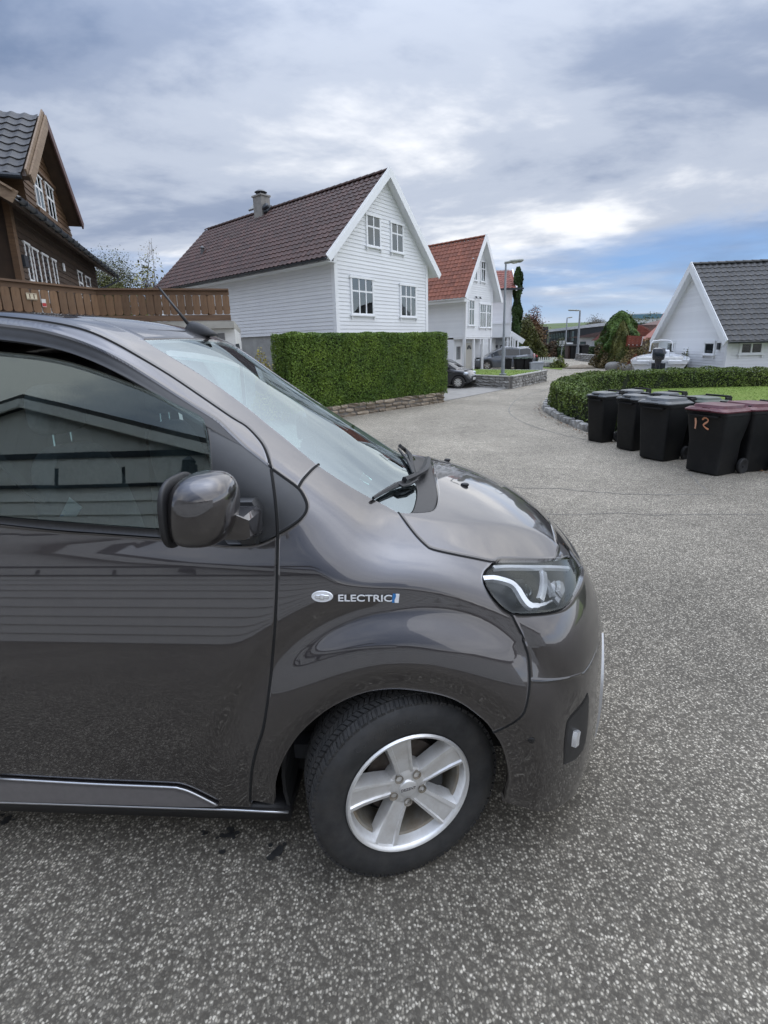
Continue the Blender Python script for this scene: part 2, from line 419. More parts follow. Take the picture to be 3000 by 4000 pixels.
def panel(name, P3, mode, m, parent, grid=.022, off=0.0, gap=.0036, wall=.024, rnd=.003, centre=False, label=None, mirror=False, surf='body'):
    global SURF
    U = to2(P3, mode)
    if centre: U[np.abs(U[:, 1 if mode == 'cx' else 0]) < 2e-3, 1 if mode == 'cx' else 0] = 0
    ax = 1 if mode == 'cx' else 0
    keep = np.ones(len(U), bool)
    dd = np.linalg.norm(U-np.roll(U, 1, 0), axis=1); keep = dd > 1e-4; U = U[keep]
    ar = 0.5*np.sum(U[:, 0]*np.roll(U[:, 1], -1)-np.roll(U[:, 0], -1)*U[:, 1])
    if ar < 0: U = U[::-1]
    kp = [0]
    for i in range(1, len(U)):
        a_, b_ = U[i]-U[kp[-1]], U[(i+1) % len(U)]-U[i]; c_ = np.dot(a_, b_)/(np.linalg.norm(a_)*np.linalg.norm(b_)+1e-12)
        if np.linalg.norm(a_) > .010 or (np.linalg.norm(a_) > .003 and c_ < .8): kp.append(i)
    U = resample(U[kp], .016)
    on_c = (np.abs(U[:, ax]) < 1e-6) if centre else np.zeros(len(U), bool)
    B = offset_poly(U, gap)
    if centre: B[on_c, ax] = 0
    B2 = offset_poly(B, .007)
    ok = inside(B2, B) & (seg_dist(B2, B) > .005)
    lo, hi = B.min(0), B.max(0)
    gx, gy = np.meshgrid(np.arange(lo[0], hi[0], grid), np.arange(lo[1], hi[1], grid)); gp = np.stack([gx.ravel()+grid*.37, gy.ravel()+grid*.41], -1)
    gp = gp[inside(gp, B)]; gp = gp[seg_dist(gp, B) > .55*grid+.006]
    V2 = np.vstack([B, B2[ok], gp]); nb = len(B)
    r = delaunay_2d_cdt([Vector(v) for v in V2], [(i, (i+1) % nb) for i in range(nb)], [], 1, 1e-5)
    v2 = np.array([tuple(v) for v in r[0]]); tris = [tuple(f) for f in r[2]]
    orig = r[3]
    SURF = surf; P = lift(v2, mode); n = gradG(P); SURF = 'body'
    isb = np.array([any(k < nb for k in o_) for o_ in orig]); bi = np.array([min([k for k in o_ if k < nb], default=-1) for o_ in orig])
    cen = np.array([b >= 0 and on_c[b] for b in bi]) if centre else np.zeros(len(v2), bool)
    edge = isb & ~cen
    P = P+n*off
    # round the rim
    cent = P.mean(0)
    Pn = P.copy(); nn = n.copy()
    ordv = {int(b): i for i, b in enumerate(bi) if b >= 0}
    loop = [ordv[b] for b in range(nb) if b in ordv]
    for q, i in enumerate(loop):
        if not edge[i]: continue
        tg = P[loop[(q+1) % len(loop)]]-P[loop[q-1]]; tg /= (np.linalg.norm(tg)+1e-9)
        o_ = np.cross(tg, n[i]); nn[i] = n[i]+.55*o_; nn[i] /= np.linalg.norm(nn[i]); Pn[i] = P[i]-n[i]*rnd
    V = list(map(tuple, Pn)); NV = list(map(tuple, nn)); Fs = list(tris)
    if wall:
        b0 = len(V)
        for i in loop: V.append(tuple(Pn[i])); NV.append(tuple(nn[i]))
        for i in loop: V.append(tuple(Pn[i]-n[i]*wall)); NV.append(tuple(nn[i]))
        k = len(loop)
        for q in range(k):
            s2 = (q+1) % k
            if cen[loop[q]] and cen[loop[s2]]: continue
            Fs.append((b0+q, b0+k+q, b0+k+s2, b0+s2))
    V = np.array(V); NV = np.array(NV)
    def mk(V, NV, Fs, nm, lab):
        me = bpy.data.meshes.new(nm); me.from_pydata([tuple(q) for q in V], [], Fs); me.materials.append(m)
        me.shade_smooth(); me.update(); me.normals_split_custom_set_from_vertices([tuple(q) for q in NV]); o = link(nm, me, parent); tag(o, lab); return o
    # orient faces outwards
    f0 = np.array(tris); fn = np.cross(V[f0[:, 1]]-V[f0[:, 0]], V[f0[:, 2]]-V[f0[:, 0]]); sgn = np.sign((fn*NV[f0[:, 0]]).sum(1)).sum()
    if sgn < 0: Fs = [f[::-1] for f in Fs]
    if centre:                                         # add the far half
        nV = len(V); V2_ = V*[1, -1, 1]; N2 = NV*[1, -1, 1]; mp = {i: i for i in range(len(P)) if cen[i]}
        Fs = Fs+[tuple((j if j in mp else j+nV) for j in f[::-1]) for f in Fs]
        V = np.vstack([V, V2_]); NV = np.vstack([NV, N2])
        return mk(V, NV, Fs, name, label)
    o = mk(V, NV, Fs, name, label)
    if mirror: mk(V*[1, -1, 1], NV*[1, -1, 1], [f[::-1] for f in Fs], name, label)
    return o
def to_centre(P):                                      # end a traced line on the middle plane
    P = P[P[:, 1] < -.012]; a, b = P[-2], P[-1]
    sl = (b[0]-a[0])/(b[1]-a[1]+1e-9); x0 = b[0]+np.clip(sl*(-b[1])*.5, -.2, .2)
    k = [np.array([b[0]+(x0-b[0])*(1-(1-t)**2), b[1]*(1-t), b[2]]) for t in np.linspace(0, 1, 7)[1:]]
    k[-1][1] = 0; return np.vstack([P, k])
def onskin(pts, mode='cx'):                            # van-frame points pushed onto the skin
    return lift(to2(np.array(pts, float), mode), mode)

paint = mat('van_paint', (.056, .050, .052), rough=.30, metal=.85, col2=(.049, .044, .046), scale=700, detail=2, contrast=(.3, .7), coat=1.0, coat_ior=1.9, coat_rough=.02, spec=.5, dirt=((.14, .13, .115), .10, 9))
blk = mat('black_trim', (.018, .018, .019), rough=.42, col2=(.013, .013, .014), scale=40, bump=.05, bscale=900, bdist=.001)
satin = mat('satin_black', (.03, .031, .033), rough=.35, col2=(.026, .027, .028), scale=30, bump=.04, bscale=700, bdist=.001)
rubber = mat('tyre_rubber', (.040, .040, .040), rough=.75, col2=(.027, .027, .027), scale=22, bump=.15, bscale=160, bdist=.002, dirt=((.065, .058, .05), .55, 7), spec=.3)
chrome = mat('chrome', (.82, .83, .85), rough=.12, metal=1, col2=(.75, .76, .78), scale=20)
alloy = mat('alloy', (.82, .82, .81), rough=.34, metal=.6, col2=(.74, .735, .72), scale=18, dirt=((.33, .26, .17), .30, 14))
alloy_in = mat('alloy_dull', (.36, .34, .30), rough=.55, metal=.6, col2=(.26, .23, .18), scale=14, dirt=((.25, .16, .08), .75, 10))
silver = mat('silver_trim', (.62, .63, .65), rough=.28, metal=.8, col2=(.58, .59, .61), scale=30)
wind_glass = glass_mat('windscreen_glass', (.50, .60, .60), ior=3.8, rc=(.86, .97, 1.0))
side_glass = glass_mat('side_glass', (.62, .80, .80), ior=2.25, rc=(.88, 1, .97))
lens = glass_mat('lamp_lens', (.95, .96, .97), ior=1.42)
inner = mat('cabin_dark', (.05, .052, .058), rough=.8, col2=(.04, .042, .046), scale=20)
seatm = mat('seat_fabric', (.13, .135, .15), rough=.9, col2=(.10, .105, .12), scale=60, bump=.2, bscale=300, bdist=.002)
headl = mat('headliner', (.30, .30, .30), rough=.9, scale=30)

van = empty('van', mtx=VMAT, label='dark grey electric van in the foreground with its front wheel turned', cat='van')

# traced seams (near side)
gap_top = SL(cA((0, 138), (250, 165), (450, 200), (600, 245), (750, 315), (900, 400), (1100, 520), (1300, 655), (1500, 792))+cB((100, 683), (170, 752), (215, 812), (243, 880), (262, 950)))
gap_low = SL(cB((264, 965), (283, 1100), (298, 1250), (305, 1400), (301, 1655))+cE((1494, 400), (1484, 620), (1465, 850), (1440, 1050), (1418, 1180), (1385, 1280), (1362, 1380), (1352, 1480), (1350, 1565)))
sail_low = SL(cB((-20, 1455), (100, 1455), (200, 1440), (303, 1392)))
frame_low = SL(cA((0, 197), (200, 222), (350, 255), (500, 300), (650, 360), (800, 435), (950, 525), (1100, 620), (1250, 715), (1400, 810), (1493, 895))+cB((100, 823), (190, 893), (262, 952)))
glass_top = SL(cA((0, 293), (200, 320), (400, 365), (560, 420), (700, 480), (850, 555), (1000, 640), (1150, 735), (1300, 822), (1340, 852)))
belt_low = SL(cE((0, 66), (300, 97), (600, 118), (900, 140)))
glass_low = SL(cA((0, 1448), (600, 1494), (1090, 1530), (1375, 1540)))
XR = -1.52
def back(P, x=XR):                                     # carry a line rearwards to x
    a, b = P[0], P[4]; d = (a-b)/(a[0]-b[0]); q = a+d*(x-a[0]); return q
def rear(P, x=XR): return np.vstack([onskin([back(P, x)]), P])
gt, fl, gtop, bl, glo = map(rear, (gap_top, frame_low, glass_top, belt_low, glass_low))
sill_z = .232
xs_ = np.linspace(gap_low[-1][0], XR, 14)
door_sill = onskin([(x, -.95, sill_z+.0*x) for x in xs_])
lo_pts = np.vstack([bl, sail_low])
ig = np.argmin(np.linalg.norm(gap_low-sail_low[-1], axis=1))
door = panel('front_door', np.vstack([lo_pts, gap_low[ig+1:], door_sill]), 'cx', paint, van, mirror=True)
panel('door_frame', np.vstack([gt, fl[::-1]]), 'cx', paint, van, mirror=True, grid=.018, gap=.0032)
panel('window_surround', np.vstack([fl[:-9], gtop[::-1]]), 'cx', blk, van, grid=.02, off=-.004, gap=.001, mirror=True, rnd=.002)
gl_front = SL(cA((1340, 852), (1352, 930), (1364, 1100), (1370, 1300), (1375, 1540)))
panel('door_window', np.vstack([gtop, gl_front, glo[::-1]]), 'cx', side_glass, van, grid=.06, off=-.0, gap=0, wall=0, rnd=0, mirror=True, surf='pane')
panel('window_seal', np.vstack([glo[:-7], bl[::-1]]), 'cx', blk, van, grid=.02, off=.001, gap=.0005, mirror=True, rnd=.004)
sail = np.vstack([gl_front[::-1][1:], fl[-14:], gap_low[1:ig], sail_low[::-1]])
panel('mirror_base_panel', sail, 'cx', satin, van, grid=.02, off=-.002, gap=.001, mirror=True)
ftri = SL(cB((272, 962), (350, 1018), (440, 1085), (480, 1145), (497, 1195), (490, 1240), (460, 1282), (400, 1330), (310, 1384)))
tri_back = SL(cB((306, 1370), (299, 1240), (284, 1100), (270, 975)))
panel('quarter_panel_trim', np.vstack([ftri, tri_back]), 'cx', satin, van, grid=.02, off=-.002, gap=.001, mirror=True)
# A pillar and roof rail
screen_edge = SL([(561, 1322), (609, 1353), (681, 1396), (753, 1439), (825, 1485), (898, 1536), (970, 1590), (1043, 1650), (1120, 1712), (1180, 1762), (1245, 1815)])
screen_low = SL([(1245, 1815), (1320, 1865), (1410, 1920), (1500, 1967), (1553, 1996)])
pil_gap = SL(cB((575, 930), (535, 962), (500, 998), (468, 1035), (440, 1083)))
rail_top = SL(cA((600, 158), (700, 186), (800, 222), (935, 283)))
k_ = rail_top[0]
rail_all = np.vstack([onskin([(x, k_[1], k_[2]) for x in np.linspace(-3.95, k_[0]-.08, 12)]), rail_top])
gap_back = onskin([(x, gt[0][1], gt[0][2]) for x in np.linspace(-3.95, XR-.03, 12)])
ftri_up = SL(cB((272, 962), (350, 1018), (440, 1083)))
pill = np.vstack([rail_all, screen_edge, pil_gap, ftri_up[::-1], gt[::-1][:-1], gap_back[::-1]])
panel('windscreen_pillar', pill, 'cx', paint, van, grid=.018, gap=.0032, mirror=True)
# fender
bon_gap = SL(cC((105, 642), (160, 720), (230, 810), (300, 880), (350, 910), (500, 945), (650, 975), (770, 999), (800, 999)))
hl_left = SL(cC((800, 999), (775, 1025), (735, 1065), (717, 1108), (720, 1140), (733, 1180), (780, 1260), (850, 1337), (920, 1380)))
bum_gap = SL(cC((920, 1380), (960, 1460), (1010, 1560))+cD((1230, 455), (1260, 540), (1270, 640), (1264, 730), (1246, 805), (1215, 845), (1155, 882), (1098, 907)))
arch = SL(cD((1098, 907), (1050, 850), (950, 776), (850, 736), (700, 712), (600, 711), (500, 727), (400, 766), (300, 828), (200, 922), (132, 1030), (98, 1130), (86, 1242)))
bum_gap = np.vstack([bum_gap[:-1], arch[:1]])
fend_bot = onskin([(gap_low[-1][0]+.02, -.95, gap_low[-1][2])])
ftri_low = ftri[12:]
fender = np.vstack([screen_low, bon_gap[1:], hl_left[1:], bum_gap[1:], arch[1:], fend_bot, gap_low[ig+2:][::-1], ftri_low[::-1], pil_gap[::-1]])
panel('front_fender', fender, 'cx', paint, van, grid=.0115, mirror=True)
# bonnet
hl_top = SL(cC((800, 999), (820, 990), (850, 982), (1000, 981), (1150, 981), (1235, 977)))
bon_front = SL(cC((1235, 977), (1255, 892), (1242, 860), (1222, 780), (1182, 680), (1130, 610), (1085, 560)))
bon_rear = SL(cC((105, 642), (190, 646), (300, 641), (350, 628), (378, 582), (388, 500), (370, 400), (335, 310), (250, 200)))
bonnet = np.vstack([bon_gap, hl_top[1:], to_centre(bon_front[1:]), to_centre(bon_rear)[::-1]])
panel('bonnet', bonnet, 'cx', paint, van, grid=.018, centre=True)
# windscreen, cowl
scr_top = SL(cG((165, 473), (400, 466), (600, 463), (780, 471), (930, 490), (1060, 520)))
scr_bot = SL(cB((1085, 1238), (1170, 1241), (1206, 1160), (1212, 1090), (1195, 1030), (1170, 960), (1140, 890), (1100, 830), (1040, 780)))
screen_all = np.vstack([screen_edge, screen_low[1:]])
panel('windscreen', np.vstack([to_centre(scr_top)[::-1], screen_all, to_centre(scr_bot)[1:]]), 'cx', wind_glass, van, grid=.025, centre=True, off=-.010, gap=0, wall=0, rnd=0)
cowl = np.vstack([to_centre(bon_rear)[1:], to_centre(scr_bot)[::-1][:-1]])
panel('cowl', cowl, 'cx', blk, van, grid=.02, centre=True, off=-.006, gap=.001)
# roof
fr = to_centre(scr_top)
roof = np.vstack([rail_all, fr[1:], [[x, 0, 2.] for x in np.linspace(fr[-1][0]-.05, -3.95, 14)]])
panel('roof', roof, 'cx', paint, van, grid=.03, centre=True, gap=.002)
# rear of the body, behind the front door
rs = onskin([(x, gt[0][1], gt[0][2]) for x in np.linspace(XR-.03, -3.95, 14)]); rb = onskin([(x, -.95, .25) for x in np.linspace(-3.95, XR-.03, 14)])
panel('side_panel', np.vstack([rs, rb]), 'cx', paint, van, grid=.03, mirror=True)
ws = onskin([(XR-.15, -.8, 1.72), (-3.7, -.8, 1.72), (-3.75, -.8, 1.30), (XR-.15, -.8, 1.27)])
panel('rear_side_window', ws, 'cx', mat('privacy_glass', (.012, .013, .015), rough=.03, col2=(.010, .011, .012), scale=5), van, grid=.04, off=.002, mirror=True, wall=.004)
b = MB(); b.box((-4.03, -.80, .25), (-3.97, .80, 1.85)); bevel(b.build('tailgate', paint, van), .03, 3)
# headlights
hl = np.vstack([hl_left[1:], SL(cC((920, 1380), (1000, 1387), (1150, 1380), (1280, 1350), (1345, 1300), (1385, 1235)))])
nose_in = onskin([(.70, -.40, .90), (.72, -.385, .95), (.70, -.40, 1.0)], 'cz')
hl_up = SL(cC((1235, 977), (1325, 967), (1345, 968)))
hl_poly = np.vstack([hl, nose_in, hl_up[::-1], hl_top[::-1][1:]])
panel('headlight', hl_poly, 'cz', lens, van, grid=.02, off=.002, gap=.004, wall=.0, rnd=.002, mirror=True)
lampd = mat('lamp_dark', (.012, .0125, .014), rough=.4, col2=(.009, .009, .010), scale=30)
panel('headlight_housing', hl_poly, 'cz', lampd, van, grid=.03, off=-.07, gap=.006, wall=-.06, rnd=0, mirror=True)
panel('headlight_rim', hl_poly, 'cz', blk, van, grid=.03, off=-.09, gap=-.001, wall=0, rnd=0, mirror=True)
def ribbon(name, pix, wd, depth, m, thick=.012, n=8, wmul=None, P=None):
    P = onv(smooth_line(pix, n)) if P is None else lift(to2(smooth_line(P, 5), 'cz'), 'cz'); nn = gradG(P); b_ = MB(); rings = []
    for i in range(len(P)):
        t_ = P[min(i+1, len(P)-1)]-P[max(i-1, 0)]; t_ /= np.linalg.norm(t_); s_ = np.cross(t_, nn[i]); ww = wd*(wmul[min(int(i*len(wmul)/len(P)), len(wmul)-1)] if wmul else 1)
        c0 = P[i]-nn[i]*depth
        rings.append([c0+s_*ww/2, c0+s_*ww*.3+nn[i]*thick, c0-s_*ww*.3+nn[i]*thick, c0-s_*ww/2])
    b_.loft(rings, True, True); o = b_.build(name, m, van, smooth=40)
    b2 = MB(); b2.loft([[np.array(q)*[1, -1, 1] for q in r] for r in rings], True, True); b2.build(name, m, van, smooth=40); return o
chr_l = mat('lamp_chrome', (.80, .81, .83), rough=.22, metal=.7, col2=(.74, .75, .77), scale=20)
ribbon('light_strip', cC((724, 1112), (800, 1108), (880, 1125), (940, 1150), (985, 1200), (1020, 1260), (1060, 1305), (1110, 1312), (1170, 1300), (1225, 1275)), .028, .020, chr_l, wmul=[.9, 1, 1, 1.1, 1.2, 1.2, 1.2, .9, .6, .35])
ribbon('light_strip', cC((1165, 1062), (1172, 1100), (1172, 1160), (1162, 1220), (1148, 1270)), .030, .020, chr_l)
ribbon('light_strip', cC((800, 1030), (900, 1022), (1050, 1024), (1200, 1026), (1350, 1035)), .020, .022, mat('lamp_clear', (.78, .80, .82), rough=.2, metal=.3, scale=12))
ribbon('reflector', cC((1200, 1110), (1225, 1170), (1255, 1240)), .030, .03, mat('lamp_grey', (.35, .36, .37), rough=.25, metal=.6, scale=20))
ribbon('reflector', cC((1300, 1130), (1312, 1175), (1300, 1215)), .034, .028, chr_l)
ribbon('reflector', cC((1262, 1112), (1292, 1150), (1305, 1205), (1288, 1250)), .05, .045, mat('lamp_bowl_silver', (.62, .63, .65), rough=.25, metal=.5, scale=20))
for s_ in (-1, 1):
    q = onv(cC((1050, 1180)))[0]; q = q-gradG(q[None])[0]*.045; b = MB(); b.lathe([(.001, .03), (.018, .027), (.032, .012), (.036, 0), (.042, 0), (.042, -.03)], 20, 'x', q*[1, s_, 1]); b.build('projector_lens', glass_mat('proj', (.3, .32, .35), ior=1.7), van, smooth=True)
    b = MB(); b.lathe([(.043, -.005), (.046, .0), (.046, -.03)], 20, 'x', q*[1, s_, 1]); b.build('projector_ring', lampd, van, smooth=True)
# bumper
hl_bot = hl[8*6-6:]
bum_top_mid = onskin([(.76, -.40, .885), (.80, -.3, .875), (.83, -.15, .87), (.85, 0, .868)], 'cz')
hlb = SL(cC((920, 1380), (1000, 1387), (1150, 1380), (1280, 1350), (1345, 1300), (1385, 1235)))
split = SL(cD((1270, 662), (1350, 663), (1440, 652), (1520, 628)))
sp_mid = onskin([(.80, -.45, .70), (.84, -.3, .705), (.87, -.15, .705), (.88, 0, .705)], 'cz')
isp = np.argmin(np.linalg.norm(bum_gap-split[0], axis=1))
panel('upper_bumper', np.vstack([hlb, bum_top_mid, sp_mid[::-1], split[::-1], bum_gap[1:isp][::-1]]), 'cz', paint, van, grid=.02, centre=True, gap=.002)
arch_f = SL(cD((1098, 907), (1132, 960), (1156, 1030), (1168, 1100), (1166, 1150), (1152, 1200), (1140, 1224)))
bum_bot = onskin([(.46, -.86, .20), (.55, -.8, .19), (.68, -.65, .175), (.78, -.4, .17), (.82, -.2, .17), (.84, 0, .17)], 'cz')
panel('lower_bumper', np.vstack([split, sp_mid, bum_bot[::-1], arch_f[::-1], bum_gap[isp+1:-1][::-1]]), 'cz', paint, van, grid=.02, centre=True, gap=.002)
nose = np.vstack([to_centre(bon_front), bum_top_mid[::-1], nose_in[:2], hl_up[::-1]])
panel('nose_panel', nose, 'cz', paint, van, grid=.02, centre=True, gap=.002)
gr = onskin([(.8, -.36, .93), (.83, -.2, .925), (.85, 0, .92), (.85, 0, .885), (.83, -.2, .89), (.78, -.37, .895)], 'cz')
panel('upper_grille', gr, 'cz', blk, van, grid=.02, centre=True, off=.003, gap=0, wall=.005)
lg = onskin([(.85, 0, .64), (.84, -.3, .62), (.80, -.50, .40), (.80, -.50, .30), (.84, -.3, .27), (.85, 0, .27)], 'cz')
panel('lower_grille', lg, 'cz', blk, van, grid=.025, centre=True, off=.003, gap=0, wall=.005)
fogp = SL(cF((668, 1960), (672, 1800), (690, 1620), (710, 1560), (760, 1500), (830, 1420), (875, 1340)))
fogq = onv(cF((885, 1400), (880, 1500), (872, 1620), (860, 1730), (835, 1830), (770, 1915)))
panel('fog_lamp_recess', np.vstack([fogp, fogq]), 'cz', blk, van, grid=.02, off=.004, gap=0, wall=.01, mirror=True)
ribbon('fog_lamp', cF((765, 1660), (752, 1730), (748, 1780)), .034, -.004, chr_l, thick=.012)
ribbon('bumper_strip', None, .026, -.001, silver, thick=.010, P=onskin([(.8, -.42, .60), (.8, -.47, .52), (.8, -.52, .43), (.8, -.55, .34), (.79, -.565, .26), (.78, -.57, .215)], 'cz'))
q = onv(cF((388, 1755)))[0]; n_ = gradG(q[None])[0]; b = MB(); b.lathe([(.001, .002), (.009, .002), (.011, 0), (.0125, -.001)], 16); o = b.build('parking_sensor', blk, van, smooth=True); o.matrix_local = frame(q, np.cross((0, 0, 1), n_), np.cross(n_, np.cross((0, 0, 1), n_)))
# sill trim
tt = SL(cE((0, 1428), (500, 1456), (900, 1473), (980, 1482), (1050, 1507), (1180, 1572))); tb = SL(cE((0, 1548), (600, 1564), (1000, 1577), (1180, 1577)))
tt, tb = rear(tt, -3.0), rear(tb, -3.0)
panel('sill_moulding', np.vstack([tt, tb[::-1]]), 'cx', mat('moulding_lit', (.24, .228, .232), rough=.4, metal=.45, col2=(.215, .205, .21), scale=40), van, grid=.02, off=.016, gap=0, wall=.03, rnd=.008, mirror=True)  # body paint made lighter: sky reflection on the moulding put into its colour
b = MB(); b.tube(tt[1:]+gradG(tt[1:])*.008, .0035, 8); b.build('moulding_highlight', silver, van, smooth=True)  # silver tube stands for the sky highlight along the moulding's top edge
P = onskin([(x, -.95, .226) for x in np.linspace(-2.2, -.42, 20)]); b = MB(); b.loft([[p+[0, .004, 0], p+[0, -.004, .003], p+[0, -.004, -.004], p+[0, .004, -.007]] for p in P]); b.build('sill_strip', silver, van, smooth=True)
P = onskin([(x, -.95, .200) for x in np.linspace(-3.6, -.42, 20)]); b = MB(); b.loft([[p+[0, .03, .03], p+[0, .01, .02], p+[0, .01, -.03], p+[0, .3, -.03]] for p in P]); b.build('sill', blk, van, smooth=True)
# black tubes in the shut lines: gap shade put in as colour
def gap_shade(lines, dep=.026, rad=.013):
    b_ = MB()
    for P in lines:
        nn = gradG(P); q = P-nn*dep
        b_.tube(q[::2] if len(q) > 8 else q, rad, 6)
        if dep > .02: b_.tube((q*[1, -1, 1])[::2] if len(q) > 8 else q*[1, -1, 1], rad, 6)
    o_ = b_.build('gap_shade', mat('gap_black', (.006, .006, .006), rough=.9, scale=5), van); return o_
gap_shade([gap_top, gap_low, pil_gap, bon_gap, bum_gap, hl_left, hlb, ftri, split, bon_front[:30], bl])
for ln_ in (gap_top, gap_low, pil_gap, ftri): gap_shade([ln_], .0055, .0062)  # raised near the rim so the shaded gap draws as a black line
for ln_ in (bon_gap, bum_gap): gap_shade([ln_], .0058, .0055)
# mirror
m0 = np.array([-.665, -1.085, 1.27])
def sq(v, e): return math.copysign(abs(v)**e, v)
def superell(c, r, e1=.55, e2=.6, nu=28, nv=16, f=None):
    rings = []
    for i in range(1, nv):
        ph = -math.pi/2+math.pi*i/nv; ring = []
        for j in range(nu):
            th = 2*math.pi*j/nu; p = np.array([r[0]*sq(math.cos(ph), e1)*sq(math.cos(th), e2), r[1]*sq(math.cos(ph), e1)*sq(math.sin(th), e2), r[2]*sq(math.sin(ph), e1)])
            if f: p = f(p)
            ring.append(p+c)
        rings.append(ring)
    return rings
def vaty(p, y):
    o, d = vray(np.array(p, float)); return o+d*((y-o[1])/d[1])
mc = vaty((802, 1984), -1.075)
hw = np.linalg.norm(vaty((943, 1984), -1.075)-mc)*.86; hh = np.linalg.norm(vaty((802, 1840), -1.075)-mc)*.96
def mshape(p):
    x, y, z = p; x = x*(1-.10*(z/hh > 0)*(z/hh)**2*(x > 0)); x = x+(.012*(z/hh)); return np.array([x, y*(1-.15*max(0, x/hw)), z])
b = MB(); b.loft(superell(mc, (hw, .105, hh), .70, .72, 40, 24, mshape)); mh = b.build('mirror_housing', paint, van, smooth=True)
rings = superell(mc+np.array([-hw*.84, 0, -.002]), (hw*.14, .104, hh*.97), .66, .5, 36, 20); b = MB(); b.loft(rings); b.build('mirror_rim', blk, van, smooth=True)
b = MB(); b.box(tuple(mc+[-hw*1.005, -.07, -hh*.66]), tuple(mc+[-hw*.98, .07, hh*.66])); b.build('mirror_glass', chrome, van)
pa = vaty((905, 2065), -1.06); pb = vaty((968, 2035), -.93); pc_ = onv([(975, 2040)])[0]
b = MB(); b.loft([[c+np.array([u*w_, 0, v*h_]) for u, v in ((-1, -.7), (-.7, -1), (.7, -1), (1, -.7), (1, .7), (.7, 1), (-.7, 1), (-1, .7))] for c, w_, h_ in ((mc+[hw*.3, 0, -hh*.42], .05, .035), (pa, .052, .034), (pb, .045, .048), (pc_+[0, .01, 0], .04, .055))]); b.build('mirror_arm', paint, van, smooth=40)
ndp = gradG(pc_[None])[0]; b = MB(); b.loft([[pc_+ndp*h_+np.array([u*w_*k2, 0, v*h2*k2])-np.array([0, 0, 0])*u for u, v in ((-1, -.6), (-.6, -1), (.6, -1), (1, -.6), (1, .6), (.6, 1), (-.6, 1), (-1, .6))] for h_, k2, w_, h2 in ((-.03, 1, .045, .085), (.012, 1, .045, .085), (.03, .85, .045, .085))]); b.build('mirror_foot', satin, van, smooth=40)
for ch in [o for o in van.children if o.name.split('.')[0] in ('mirror_housing', 'mirror_rim', 'mirror_arm', 'mirror_foot')]:
    c = ch.copy(); COL.objects.link(c); c.scale = (1, -1, 1); c.location = (-.12, -.16, -.02)
